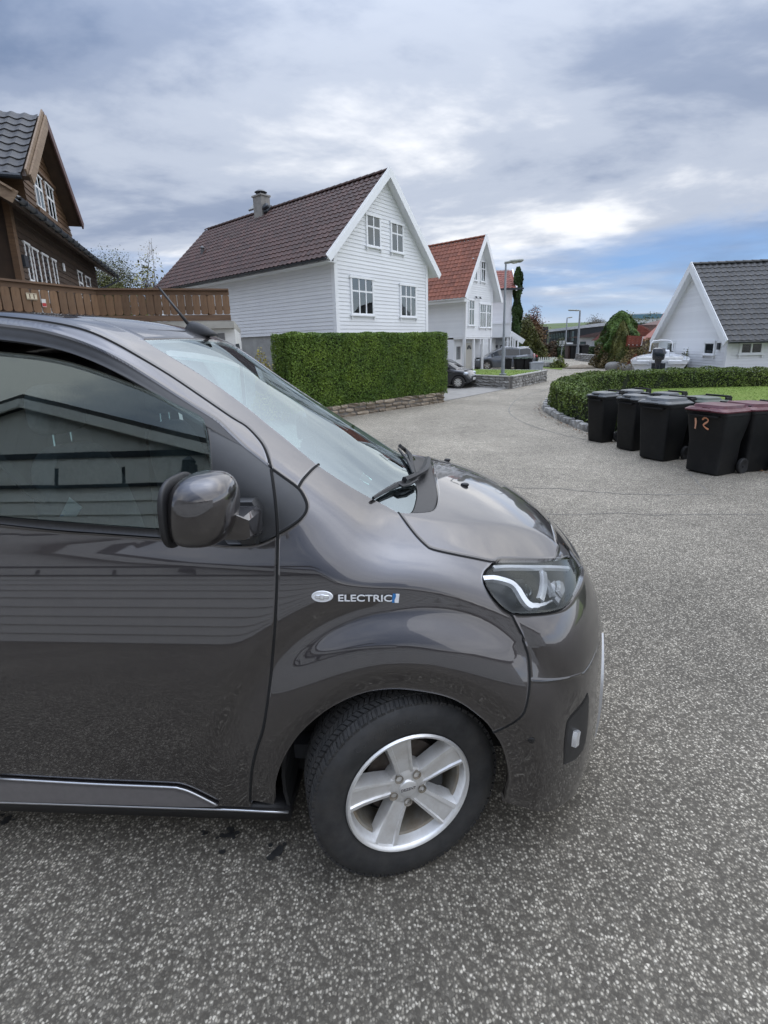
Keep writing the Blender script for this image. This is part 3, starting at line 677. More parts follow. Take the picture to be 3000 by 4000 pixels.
# wheels
def wheel(cx, cy, cz, steer, side):
    wt = bpy.data.objects.new('wheel', None); COL.objects.link(wt); wt.parent = van
    M = Matrix.Translation((cx, cy, cz))@Matrix.Rotation(steer, 4, 'Z')
    if side > 0: M = M@Matrix.Rotation(math.pi, 4, 'Z')
    wt.matrix_local = M
    RT = .346; hwd = .108                                # outer face at y = -hwd
    prof = [(.214, -.092), (.222, -.100), (.236, -.107), (.262, -.1135), (.290, -.1145), (.312, -.110), (.3275, -.099), (.3345, -.090), (.337, -.075), (.339, -.03), (.339, .03), (.337, .075), (.33, .095), (.31, .11), (.26, .113), (.215, .095)]
    b = MB(); b.lathe(prof, 96, 'y'); ty = b.build('tyre', rubber, wt, smooth=True)
    # tread blocks
    b = MB(); nb = 66
    def blk_(t0, t1, y0, y1, r0, r1, skew=0.0):
        ps = []
        for r in (r0, r1):
            for (t, y) in ((t0, y0), (t1, y0), (t1+skew, y1), (t0+skew, y1)):
                rr = r-(.007 if abs(y) > .085 else (.0025 if abs(y) > .06 else 0)); ps.append((rr*math.cos(t), y, rr*math.sin(t)))
        b.add(ps, [(0, 3, 2, 1), (4, 5, 6, 7), (0, 1, 5, 4), (1, 2, 6, 5), (2, 3, 7, 6), (3, 0, 4, 7)])
    for i in range(nb):
        p = 2*math.pi/nb; t = i*p
        for s_ in (-1, 1):
            for q in range(2): blk_(t+q*p*.40, t+q*p*.40+p*.34, s_*.097, s_*.066, .330, RT, .01*s_)
        if i % 2 == 0:
            P2 = 2*p
            for y0, y1, sk in ((-.060, -.036, .05), (-.031, -.003, -.04), (.003, .031, .04), (.036, .060, -.05)):
                for q in range(3): blk_(t+q*P2/3+y0*1.3, t+q*P2/3+P2*.25+y0*1.3, y0, y1, .333, RT, sk)
    b.build('tread_blocks', rubber, ty)
    b = MB(); b.lathe([(.222, -.099), (.2265, -.107), (.2215, -.1135), (.214, -.111), (.209, -.101), (.207, -.085), (.196, -.060), (.190, -.03), (.188, .06), (.215, .09)], 96, 'y'); rim = b.build('rim', alloy, wt, smooth=50)
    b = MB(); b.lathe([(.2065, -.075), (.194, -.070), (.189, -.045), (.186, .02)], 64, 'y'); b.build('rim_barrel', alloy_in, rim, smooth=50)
    # five spokes with raised edges
    for k in range(5):
        an = 2*math.pi*k/5+R_(99); b = MB(); rings = []
        er = np.array([math.cos(an), 0, math.sin(an)]); et = np.array([-math.sin(an), 0, math.cos(an)])
        for r, w0, y in ((.046, .030, -.078), (.062, .031, -.083), (.085, .033, -.086), (.12, .0365, -.089), (.16, .041, -.094), (.190, .045, -.100), (.2075, .0475, -.104)):
            sk = .006*((r-.05)/.15)**2
            cs = [(-1.22, .045), (-1.06, .012), (-.98, .0015), (-.74, 0.0), (-.66, .006), (.50, .006), (.57, 0.0), (.90, .0015), (1.0, .012), (1.2, .045)]
            rings.append([er*r+et*(u*w_s+sk)+np.array([0, y+dy, 0]) for (u, dy), w_s in ((c_, w0) for c_ in cs)])
        b.loft(rings, True, True); b.build('spoke', alloy, rim, smooth=30)
    b = MB(); b.lathe([(.001, -.083), (.040, -.083), (.055, -.081), (.072, -.074), (.08, -.05), (.08, .0)], 40, 'y'); b.build('hub', alloy, rim, smooth=40)
    for k in range(5):
        an = 2*math.pi*k/5+R_(99+36-10); c_ = (.0555*math.cos(an), -.0845, .0555*math.sin(an))
        b = MB(); b.lathe([(.0135, .0), (.0155, -.0045), (.0125, -.0035), (.0115, .010), (.001, .010)], 18, 'y', c_); b.build('wheel_bolt_hole', alloy_in, rim, smooth=40)
    b = MB(); b.lathe([(.001, -.0905), (.027, -.090), (.0305, -.088), (.033, -.0825), (.033, -.07)], 40, 'y'); cap = b.build('hub_cap', alloy, rim, smooth=True)
    if side < 0: text_obj('lettering', 'DEZENT', .0145, .0006, mat('letter_dark', (.06, .05, .055), rough=.5, scale=10), rim, Matrix.Translation((0, -.0908, .0))@Matrix.Rotation(R_(90), 4, 'X'), xscale=1.0)
    # brake disc and caliper
    dk = mat('brake_iron', (.10, .085, .075), rough=.7, metal=.5, col2=(.06, .045, .035), scale=30)
    b = MB(); b.lathe([(.05, -.03), (.142, -.03), (.142, -.005), (.05, -.005)], 48, 'y'); b.build('brake_disc', dk, wt, smooth=40)
    b = MB(); b.box((.075, -.05, -.07), (.15, .03, .08)); bevel(b.build('brake_caliper', mat('caliper', (.03, .03, .03), rough=.7, scale=10), wt), .01, 2)
    b = MB(); b.lathe([(.02, .02), (.21, .02), (.21, .05), (.02, .05)], 40, 'y'); b.build('wheel_back', mat('gap_black', (.006, .006, .006)), wt)
    if side < 0:
        tl = mat('tyre_letter', (.045, .045, .044), rough=.7, scale=20)
        wd = 'Continental'; 
        for i, chh in enumerate(wd):
            an = R_(128-i*4.3); r = .288
            Mx = Matrix.Translation((r*math.cos(an), -.1147, r*math.sin(an)))@Matrix.Rotation(-(an-math.pi/2), 4, 'Y')@Matrix.Rotation(R_(90), 4, 'X')
            text_obj('lettering', chh, .028, .0005, tl, ty, Mx)
    return wt
STEER = .335
hubp = np.array([-.016, -.868, .335])
w1 = wheel(hubp[0]-.014, hubp[1], hubp[2], STEER, -1); w1.scale = (.966, .966, .966)
wheel(0, .865, .343, STEER, 1); wheel(-3.275, -.85, .343, 0, -1); wheel(-3.275, .85, .343, 0, 1)
# wheel housings
lin = mat('arch_liner', (.012, .012, .012), rough=.85, col2=(.008, .008, .008), scale=20)
for s_ in (-1, 1):
    b = MB(); rings = []
    for t in np.linspace(R_(2), R_(194), 26):
        r = .43; c, sn = math.cos(t), math.sin(t)
        rings.append([(r*c, s_*.93, .338+r*sn), ((r+.02)*c, s_*.55, .338+(r+.02)*sn), ((r+.05)*c, s_*.55, .338+(r+.05)*sn), ((r+.012)*c, s_*.93, .338+(r+.012)*sn)])
    b.loft(rings, True, True); b.build('arch_liner', lin, van)
    b = MB(); b.box((-.5, s_*.55-.01, .16), (.5, s_*.55+.01, .8)); b.build('inner_wing', lin, van)
b = MB(); b.box((-3.9, -.74, .19), (.30, .74, .30)); b.box((-.50, -.72, .3), (.62, .72, .72)); b.build('underbody', lin, van)
# antenna
q = onskin([vaty((792, 1316), 0.0)])[0]
b = MB(); rings = []
for t in np.linspace(0, 1, 9):
    x = .075-.16*t; h = .070*math.sin(min(1, t*1.15)*math.pi/2)**.8*(1 if t < .85 else (1-t)/.15*.6+.4); wd = .030*math.sin(math.pi*min(.5, t*.8+.12))
    rings.append([q+[x, wd*math.cos(a_), max(h, .006)*math.sin(a_)-.004*(1) - .02*(-x if x < 0 else x)*0] for a_ in np.linspace(-.2, math.pi+.2, 11)])
b.loft(rings); b.build('antenna_base', blk, van, smooth=True)
tip = vaty((620, 1122), 0.0); b0_ = q+[-.055, 0, .035]
b = MB(); b.tube([b0_, b0_*.6+tip*.4, tip], [.0095, .0065, .005], 10); b.build('antenna_rod', blk, van, smooth=True)
# wipers
def wiper(pts, rads, lift_=.02, name='wiper_arm'):
    P = onv(pts); n_ = gradG(P); P = P+n_*lift_
    rings = []; b_ = MB()
    for i in range(len(P)):
        t_ = P[min(i+1, len(P)-1)]-P[max(i-1, 0)]; t_ /= np.linalg.norm(t_); s_ = np.cross(t_, n_[i]); r = rads[i]
        rings.append([P[i]+s_*r+n_[i]*.4*r, P[i]+n_[i]*r, P[i]-s_*r+n_[i]*.4*r, P[i]-s_*r*.8-n_[i]*r, P[i]+s_*r*.8-n_[i]*r])
    b_.loft(rings); return b_.build(name, blk, van, smooth=30)
wiper(cB((1275, 935), (1250, 1000), (1225, 1022), (1180, 1045), (1110, 1072)), [.016, .018, .011, .010, .012], .03)
wiper(cB((915, 1170), (990, 1125), (1070, 1085), (1140, 1060), (1200, 1038)), [.006, .008, .011, .010, .005], .014, 'wiper_blade')
wiper(cB((1075, 1085), (1100, 1100), (1150, 1090), (1200, 1060)), [.006, .006, .006, .006], .02, 'wiper_link')
wiper(cB((1095, 822), (1130, 850), (1160, 880), (1170, 930), (1195, 1020)), [.010, .014, .013, .010, .006], .008)
wiper(cB((1085, 840), (1110, 870), (1150, 920), (1185, 1000)), [.005, .007, .008, .006], .006, 'wiper_blade')
# washer jets
for pix in (cC((580, 455)), cC((455, 275))):
    q = onv(pix)[0]; n_ = gradG(q[None])[0]; b = MB(); rings = superell(np.zeros(3), (.020, .012, .010), .8, .9, 14, 8)
    b.loft(rings); o = b.build('washer_jet', blk, van, smooth=True); o.matrix_local = frame(q+n_*.004, (1, 0, 0), (0, 1, 0))
# badges on the wing
def badge_frame(pa, pb):
    P = onv([pa, pb]); n_ = gradG(P).mean(0); n_ /= np.linalg.norm(n_); x = P[1]-P[0]; ln = np.linalg.norm(x); x /= ln; y = np.cross(n_, x); return P, x, y, n_, ln
hx = lambda x, y: (1180+x*.2532, 2270+y*.2532)
P, x_, y_, n_, ln = badge_frame(hx(145, 232), hx(480, 236))
c0 = P.mean(0); b = MB()
def ell(cx, cy, a_, b_, h0, h1, n=40): return [[c0+x_*(cx+a_*k*math.cos(t))+y_*(cy+b_*k*math.sin(t))+n_*h for t in np.linspace(0, 2*math.pi, n, endpoint=False)] for k, h in ((1.0, 0.0), (.99, h0), (.9, h1), (.86, h1*.7), (.3, h1*.9), (.02, h1*.92))]
em_a = ln/2; em_b = em_a*.53
b.loft(ell(0, 0, em_a, em_b, .003, .005)); bsil = mat('badge_silver', (.78, .79, .80), rough=.3, metal=.25, col2=(.72, .73, .74), scale=30); em = b.build('wing_emblem', bsil, van, smooth=40)
def emb(cx, w_, h_, d0):                                # raised bars of the emblem
    b_ = MB(); b_.obox(c0+x_*cx+n_*(.004+d0/2), x_*w_, y_*h_, n_*d0); return bevel(b_.build('emblem_bar', chrome, em), .0015, 2)
emb(0, em_a*.62, em_b*.30, .0022); emb(0, em_a*.20, em_b*.42, .0034)
Pt, xt, yt, nt_, lt = badge_frame(hx(555, 258), hx(1385, 268))
Mt = Matrix(((xt[0], yt[0], nt_[0], 0), (xt[1], yt[1], nt_[1], 0), (xt[2], yt[2], nt_[2], 0), (0, 0, 0, 1)))
ct = Pt.mean(0); pth = onv([hx(900, 212), hx(900, 312)]); ht = np.linalg.norm(pth[1]-pth[0])
tm = text_obj('badge_lettering', 'ELECTRIC', ht*1.38, .0012, bsil, van, Matrix.Identity(4), bev=.0006)
wx = max(v.co.x for v in tm.data.vertices)-min(v.co.x for v in tm.data.vertices)
tm.data.transform(Matrix.Diagonal((lt/wx, 1, 1, 1))); tm.matrix_local = Matrix.Translation(ct+nt_*.003)@Mt
tm2 = text_obj('badge_backing', 'ELECTRIC', ht*1.38, .0008, blk, van, Matrix.Identity(4), bev=.0018)
tm2.data.transform(Matrix.Diagonal((lt/wx, 1, 1, 1))); tm2.matrix_local = Matrix.Translation(ct+nt_*.0012)@Mt
Pq, xq, yq, nq, lq = badge_frame(hx(1392, 258), hx(1495, 262)); cq = Pq.mean(0); hq = ht*1.28/2
def flag(u0, u1, m, nm):
    b_ = MB(); poly = []
    for t in np.linspace(0, 1, 9): poly.append((u0+.14*math.sin(t*math.pi*2)*(0 if u0 < -.9 else 1), 1-2*t))
    for t in np.linspace(1, 0, 9): poly.append((u1+.14*math.sin(t*math.pi*2)*(0 if u1 > .9 else 1), 1-2*t))
    b_.prism(poly, .001, .005, lambda u, v, h: cq+xq*(u*lq/2+v*lq*.05)+yq*(v*hq)+nq*h); return b_.build(nm, m, van)
flag(-1.0, -.12, mat('badge_blue', (.03, .17, .42), rough=.25, scale=20), 'badge_flag'); flag(-.10, 1.0, bsil, 'badge_flag')
# screen sticker
q = onv(cB((845, 1020), (868, 978), (925, 1022), (905, 1055))); n_ = gradG(q)
b = MB(); b.add([p-k*.010 for p, k in zip(q, n_)], [(0, 1, 2, 3)]); b.build('screen_sticker', mat('sticker', (.45, .72, .66), rough=.5, col2=(.40, .66, .6), scale=15), van)
# ---- cabin
b = MB(); b.box((-.70, -.74, .95), (-.05, .74, 1.06)); b.box((-.62, -.72, .5), (-.25, .72, .98)); dash = b.build('dashboard', inner, van); bevel(dash, .05, 3)
b = MB(); b.box((-3.9, -.78, .28), (-.2, .78, .34)); b.build('cabin_floor', inner, van)
b = MB()
P = onskin([(x, y, 2.) for x in np.linspace(-.98, -3.8, 8) for y in (-.50, 0, .50)])
for i in range(7):
    for j in range(2):
        k = i*3+j; b.add([P[k]-[0, 0, .045], P[k+1]-[0, 0, .045], P[k+4]-[0, 0, .045], P[k+3]-[0, 0, .045]], [(0, 1, 2, 3)])
b.build('headlining', headl, van)
b = MB(); b.box((-1.86, -.80, .3), (-1.82, .80, 1.85)); b.build('cabin_partition', inner, van)
for s_ in (-1, 1):
    yc = s_*.42
    b = MB(); rings = superell(np.array([-1.10, yc, .72]), (.27, .25, .10), .5, .5, 24, 10); b.loft(rings); st = b.build('seat_cushion', seatm, van, smooth=True)
    b = MB(); sh = lambda p: np.array([p[0]-p[2]*.22, p[1]*(1-.18*max(0, p[2]/.35)), p[2]])
    b.loft(superell(np.array([-1.36, yc, 1.08]), (.085, .24, .37), .5, .5, 24, 14, sh)); b.build('seat_back', seatm, van, smooth=True)
    b = MB(); b.loft(superell(np.array([-1.465, yc, 1.60]), (.055, .135, .105), .55, .6, 24, 12)); b.build('headrest', seatm, van, smooth=True)
    b = MB()
    for u in (-.05, .05): b.tube([(-1.455, yc+u, 1.38), (-1.46, yc+u, 1.54)], .007, 8)
    b.build('headrest_post', chrome, van)
b = MB(); tr_ = [np.array([-.60, .42, 1.08])+.185*np.array([-.38*math.sin(t), math.cos(t), .92*math.sin(t)]) for t in np.linspace(0, 2*math.pi, 33)]; b.tube(tr_, .015, 8, cap=False)
b.tube([(-.60, .26, 1.08), (-.60, .58, 1.08)], .015, 8); b.build('steering_wheel', inner, van, smooth=True)
b = MB(); b.tube([(-1.62, -.66, 1.55), (-1.45, -.64, 1.30), (-1.15, -.52, .95)], .02, 4); b.build('seat_belt', inner, van)
for s_ in (1, -1):
    b = MB(); b.box((-1.5, s_*.80-.02, .35), (-.45, s_*.80+.02, 1.20)); bevel(b.build('door_card', inner, van), .02, 2)
b = MB(); b.lathe([(.001, 0), (.05, .0), (.062, .008)], 20); im = b.build('interior_mirror', inner, van); im.matrix_local = Matrix.Translation((-.72, 0, 1.66))@Matrix.Rotation(R_(90), 4, 'Y')@Matrix.Diagonal((.6, 1.9, 1, 1))
q = vaty(cA((440, 1405))[0], -.72); b = MB(); b.add([q+[-.035, 0, -.02], q+[.03, 0, -.02], q+[.02, .05, .0], q+[-.01, .03, .045]], [(0, 1, 2), (0, 2, 3)]); b.build('paper_slip', mat('paper_white', (.7, .74, .78), rough=.7, col2=(.15, .3, .6), scale=25, contrast=(.4, .45)), van)
for ch in van.children:
    if ch.type == 'MESH' and ch.name.split('.')[0] in ('front_door',): pass
# ================================================================== THE PLACE
c1 = lambda x, y: (.60277*x, 400+.60277*y)
c2 = lambda x, y: (900+.5425*x, 600+.5425*y)
c3 = lambda x, y: (1600+.42194*x, 850+.42194*y)
c4 = lambda x, y: (2000+.60277*x, 1000+.60277*y)
c5 = lambda x, y: (2080+.38577*x, 1150+.38577*y)
d4 = lambda x, y: (.3753*x, 430+.3752*y)
# ---- ground sheets
def struct(name, mb, m, smooth=False):
    o = mb.build(name, m, smooth=smooth); o['kind'] = 'structure'; return o
def road_mat():
    m = mat('road_asphalt', (.3, .3, .3)); t = m.node_tree; n = t.nodes; l = t.links
    b = n['Principled BSDF']; tcn = [q for q in n if q.type == 'TEX_COORD'][0]
    vo = n.new('ShaderNodeTexVoronoi'); vo.inputs['Scale'].default_value = 112; vo.inputs['Randomness'].default_value = 1.0
    wq = n.new('ShaderNodeTexNoise'); wq.inputs['Scale'].default_value = 130; l.new(tcn.outputs['Object'], wq.inputs[0])
    ad = n.new('ShaderNodeMix'); ad.data_type = 'VECTOR'; ad.inputs[0].default_value = .006; l.new(tcn.outputs['Object'], ad.inputs[4]); l.new(wq.outputs['Color'], ad.inputs[5])
    l.new(ad.outputs[1], vo.inputs['Vector'])
    sp = n.new('ShaderNodeSeparateColor'); l.new(vo.outputs['Color'], sp.inputs[0])
    cr = n.new('ShaderNodeValToRGB'); cr.color_ramp.interpolation = 'LINEAR'; e = cr.color_ramp.elements
    e[0].position = 0; e[0].color = (.066, .058, .046, 1); e[1].position = .34; e[1].color = (.108, .096, .076, 1)
    for p, c in ((.52, (.195, .175, .140)), (.76, (.30, .272, .220)), (.90, (.38, .347, .285)), (1.0, (.48, .44, .365))): q = e.new(p); q.color = (*c, 1)
    l.new(sp.outputs[0], cr.inputs[0])
    # dark binder between the chippings
    sh = n.new('ShaderNodeMapRange'); sh.inputs['From Min'].default_value = .30; sh.inputs['From Max'].default_value = .52; sh.inputs['To Min'].default_value = 0; sh.inputs['To Max'].default_value = .8
    l.new(vo.outputs['Distance'], sh.inputs[0])
    m1 = n.new('ShaderNodeMix'); m1.data_type = 'RGBA'; l.new(sh.outputs[0], m1.inputs[0]); l.new(cr.outputs[0], m1.inputs[6]); m1.inputs[7].default_value = (.064, .057, .046, 1)
    # wear: broad light and dark patches, stains
    n1_ = n.new('ShaderNodeTexNoise'); n1_.inputs['Scale'].default_value = .55; n1_.inputs['Detail'].default_value = 6; n1_.inputs['Roughness'].default_value = .62; l.new(tcn.outputs['Object'], n1_.inputs[0])
    r1 = n.new('ShaderNodeMapRange'); r1.inputs['From Min'].default_value = .3; r1.inputs['From Max'].default_value = .7; r1.inputs['To Min'].default_value = .78; r1.inputs['To Max'].default_value = 1.22; l.new(n1_.outputs['Fac'], r1.inputs[0])
    n2_ = n.new('ShaderNodeTexNoise'); n2_.inputs['Scale'].default_value = 5.5; n2_.inputs['Detail'].default_value = 7; n2_.inputs['Roughness'].default_value = .7; l.new(tcn.outputs['Object'], n2_.inputs[0])
    r2 = n.new('ShaderNodeMapRange'); r2.inputs['From Min'].default_value = .3; r2.inputs['From Max'].default_value = .7; r2.inputs['To Min'].default_value = .85; r2.inputs['To Max'].default_value = 1.15; l.new(n2_.outputs['Fac'], r2.inputs[0])
    mu = n.new('ShaderNodeMath'); mu.operation = 'MULTIPLY'; l.new(r1.outputs[0], mu.inputs[0]); l.new(r2.outputs[0], mu.inputs[1])
    # the surface gets lighter further up the street
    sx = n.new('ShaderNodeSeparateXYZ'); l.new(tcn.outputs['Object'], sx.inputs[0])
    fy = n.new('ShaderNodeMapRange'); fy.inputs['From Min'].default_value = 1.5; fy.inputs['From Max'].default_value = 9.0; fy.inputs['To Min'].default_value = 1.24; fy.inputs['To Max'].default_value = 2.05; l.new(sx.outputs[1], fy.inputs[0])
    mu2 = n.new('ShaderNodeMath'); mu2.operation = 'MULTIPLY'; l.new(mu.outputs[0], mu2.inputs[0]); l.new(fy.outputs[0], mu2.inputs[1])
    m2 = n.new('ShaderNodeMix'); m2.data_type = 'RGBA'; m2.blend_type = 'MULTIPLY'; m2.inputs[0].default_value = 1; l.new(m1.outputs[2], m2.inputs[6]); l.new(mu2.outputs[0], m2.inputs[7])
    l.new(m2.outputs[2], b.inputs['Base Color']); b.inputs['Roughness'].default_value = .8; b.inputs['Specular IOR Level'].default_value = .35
    bp = n.new('ShaderNodeBump'); bp.invert = True; bp.inputs['Strength'].default_value = .55; bp.inputs['Distance'].default_value = .004; l.new(vo.outputs['Distance'], bp.inputs['Height']); l.new(bp.outputs[0], b.inputs['Normal'])
    return m
b = MB()
xs = np.concatenate([[-600, -200, -80, -40], np.arange(-20, 41, 2.0), [60, 120, 300, 600]]); ys = np.concatenate([[-60, -20], np.arange(-8, 14.1, .5), [18, 25, 35, 50, 70, 100, 160, 300, 700]])
nx = len(xs); b.add([(x, y, float(gz(x, y))) for y in ys for x in xs], [(j*nx+i, j*nx+i+1, (j+1)*nx+i+1, (j+1)*nx+i) for j in range(len(ys)-1) for i in range(nx-1)])
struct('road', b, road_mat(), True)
def sheet(name, poly, m, dz, z=None):
    b_ = MB(); n_ = len(poly); P = [(x, y, (float(gz(x, y)) if z is None else z)+dz) for x, y in poly]; b_.add(P, [tuple(range(n_))])
    me = b_.mesh(name, m); bm = bmesh.new(); bm.from_mesh(me); bmesh.ops.triangulate(bm, faces=bm.faces); bm.to_mesh(me); bm.free()
    o = link(name, me); o['kind'] = 'structure'; return o
def strip(name, pts, wd, m, dz, kind='structure'):
    b_ = MB(); pts = [np.array(p[:2], float) for p in pts]; rows = []
    for i, p in enumerate(pts):
        d = pts[min(i+1, len(pts)-1)]-pts[max(i-1, 0)]; d /= np.linalg.norm(d); s_ = np.array([-d[1], d[0]]); ww = wd if not callable(wd) else wd(i)
        rows.append([(*(p+s_*ww/2), float(gz(*(p+s_*ww/2)))+dz), (*(p-s_*ww/2), float(gz(*(p-s_*ww/2)))+dz)])
    b_.loft(rows, False, False); o = b_.build(name, m); o['kind'] = kind; return o
def wob(a, b_, n=40, amp=.02):
    a = np.array(a[:2]); b_ = np.array(b_[:2]); d = b_-a; s_ = np.array([-d[1], d[0]])/np.linalg.norm(d); r = np.cumsum(rng.normal(0, 1, n)); r -= np.linspace(r[0], r[-1], n)
    return [a+d*t+s_*amp*q/3 for t, q in zip(np.linspace(0, 1, n), r)]
tar = mat('road_seam', (.12, .115, .106), rough=.9, col2=(.22, .21, .19), scale=9)
strip('road_crack', wob(atg(*c4(-10, 1500)), atg(*c4(1310, 1545)), 60, .05), .016, tar, .004)
strip('road_crack', wob(atg(*c4(1150, 1410)), atg(*c4(1270, 1520)), 20, .03), .014, tar, .004)
strip('road_crack', wob(atg(2090, 2010), atg(2980, 2010), 40, .05), .011, tar, .004)
arc = [atg(*c4(*q))[:2] for q in ((500, 1195), (330, 1160), (150, 1110), (20, 1050), (-20, 1000), (10, 950), (60, 915), (130, 890), (210, 870), (280, 830))]
arc3 = smooth_line(np.array([(*q, 0) for q in arc]), 8); strip('road_joint', arc3, .028, tar, .005)
# damp oil spots beside the van
oil = mat('oil_spot', (.018, .018, .018), rough=.55, col2=(.035, .034, .032), scale=50)
for k, (q, r) in enumerate((((1095, 3325), .040), ((880, 3270), .030), ((905, 3262), .022), ((865, 3330), .016), ((20, 3205), .03), ((800, 3255), .014))):
    p = atg(*q); b = MB()
    for j in range(7):
        a_, rr = rng.uniform(0, 6.28), rng.uniform(0, r); cx, cy = p[0]+rr*1.3*math.cos(a_), p[1]+rr*math.sin(a_); r2 = r*rng.uniform(.2, .5)
        b.add([(cx+r2*rng.uniform(.7, 1.3)*math.cos(t), cy+r2*rng.uniform(.6, 1.0)*math.sin(t), float(gz(cx, cy))+.004+j*.0004) for t in np.linspace(0, 6.28, 11)[:-1]], [tuple(range(10))])
    o = b.build('oil_stain', oil); o['kind'] = 'structure'
# driveway slabs, lawns
conc = mat('driveway_concrete', (.33, .315, .29), rough=.9, col2=(.26, .25, .235), scale=3, detail=9, bump=.15, bscale=90, bdist=.003, dirt=((.16, .15, .135), .5, 1.2))
grass = mat('grass_blades', (.18, .245, .05), rough=.85, col2=(.12, .18, .035), scale=14, detail=8, bump=.6, bscale=120, bdist=.03, dirt=((.19, .20, .05), .5, 2.2), spec=.2)
HU = np.array([math.sin(R_(40)), math.cos(R_(40))]); HV = np.array([-HU[1], HU[0]])
pD = [atg(*c3(920, 1582))[:2], atg(*c3(600, 1655))[:2], atg(*c3(300, 1680))[:2]]
dr = [pD[0], (3.1, 18.6), (2.3, 17.7), (2.3, 17.7)+HV*16, (8.2, 24.9)+HV*16, (5.97, 22.2)]
dr = [pD[0], np.array((2.35, 17.75)), np.array((2.35, 17.75))+HV*9, np.array((5.9, 21.9))+HV*9]
sheet('driveway', dr, conc, .006)
strip('driveway_edge', wob(dr[0], dr[1], 20, .01), .06, tar, .010)
# ---- leaves
def leaf_mesh(name, P, Nn, size, m, aspect=.55, spread=.9, extra=None, fold=True):
    n = len(P); t = rng.normal(size=(n, 3)); nn = Nn+spread*rng.normal(size=(n, 3)); nn /= np.linalg.norm(nn, axis=1, keepdims=True)
    t -= (t*nn).sum(1, keepdims=True)*nn; t /= np.linalg.norm(t, axis=1, keepdims=True); s_ = np.cross(nn, t)
    L_ = size*rng.uniform(.6, 1.3, (n, 1)); W_ = L_*aspect
    V = np.stack([P-t*L_*.5, P+s_*W_*.5+nn*L_*.08, P+t*L_*.5, P-s_*W_*.5+nn*L_*.08], 1).reshape(-1, 3)
    me = bpy.data.meshes.new(name); me.vertices.add(4*n); me.vertices.foreach_set('co', V.ravel())
    me.loops.add(4*n); me.loops.foreach_set('vertex_index', np.arange(4*n)); me.polygons.add(n); me.polygons.foreach_set('loop_start', np.arange(n)*4); me.polygons.foreach_set('loop_total', np.full(n, 4))
    me.materials.append(m); me.update(); me.validate(); return me
def leafm(name, c, c2, isl=.35, scale=1.2):
    m = mat(name, c, rough=.55, col2=c2, scale=scale, detail=4, isl=isl, spec=.35)
    return m
def face_pts(o, a, b_, n, nrm, bulge=.0, depth=.10):    # points over a parallelogram
    uv = rng.uniform(0, 1, (n, 2)); o, a, b_, nrm = (np.array(q, float) for q in (o, a, b_, nrm))
    P = o+uv[:, :1]*a+uv[:, 1:]*b_; la, lb = np.linalg.norm(a), np.linalg.norm(b_)
    x_, y_ = uv[:, 0]*la, uv[:, 1]*lb
    w_ = .014*(np.sin(x_*5.1+y_*2.3)+np.sin(x_*2.3-y_*4.7+1.3)+np.sin(x_*9.3-y_*3.7))
    return P+nrm*(w_-rng.exponential(depth, n).clip(0, .3)+bulge)[:, None], np.tile(nrm, (n, 1))
stone_m = mat('field_stone', (.32, .265, .195), rough=.85, col2=(.17, .15, .125), scale=9, detail=7, isl=.45, bump=.5, bscale=25, bdist=.012, dirt=((.24, .15, .085), .7, 2.3))
grey_stone = mat('grey_stone', (.36, .35, .33), rough=.9, col2=(.22, .215, .205), scale=10, detail=8, isl=.35, bump=.5, bscale=22, bdist=.012)
mortar = mat('wall_mortar', (.20, .19, .175), rough=.95, col2=(.15, .14, .13), scale=20)
def stone_mesh(k, m):
    bm = bmesh.new(); bmesh.ops.create_cube(bm, size=2.0); bmesh.ops.subdivide_edges(bm, edges=bm.edges, cuts=1, use_grid_fill=True)
    r = random.Random(k)
    for v in bm.verts:
        d = max(abs(v.co.x), 0)+0; cr_ = sum(abs(q) > .9 for q in v.co)
        f = {1: 1.0, 2: .97, 3: .86}.get(cr_, 1); v.co = Vector((v.co.x*f*(1+r.uniform(-.09, .09)), v.co.y*f*(1+r.uniform(-.16, .16)), v.co.z*f*(1+r.uniform(-.09, .09))))
    me = bpy.data.meshes.new('stone'); bm.to_mesh(me); bm.free(); me.materials.append(m); return me
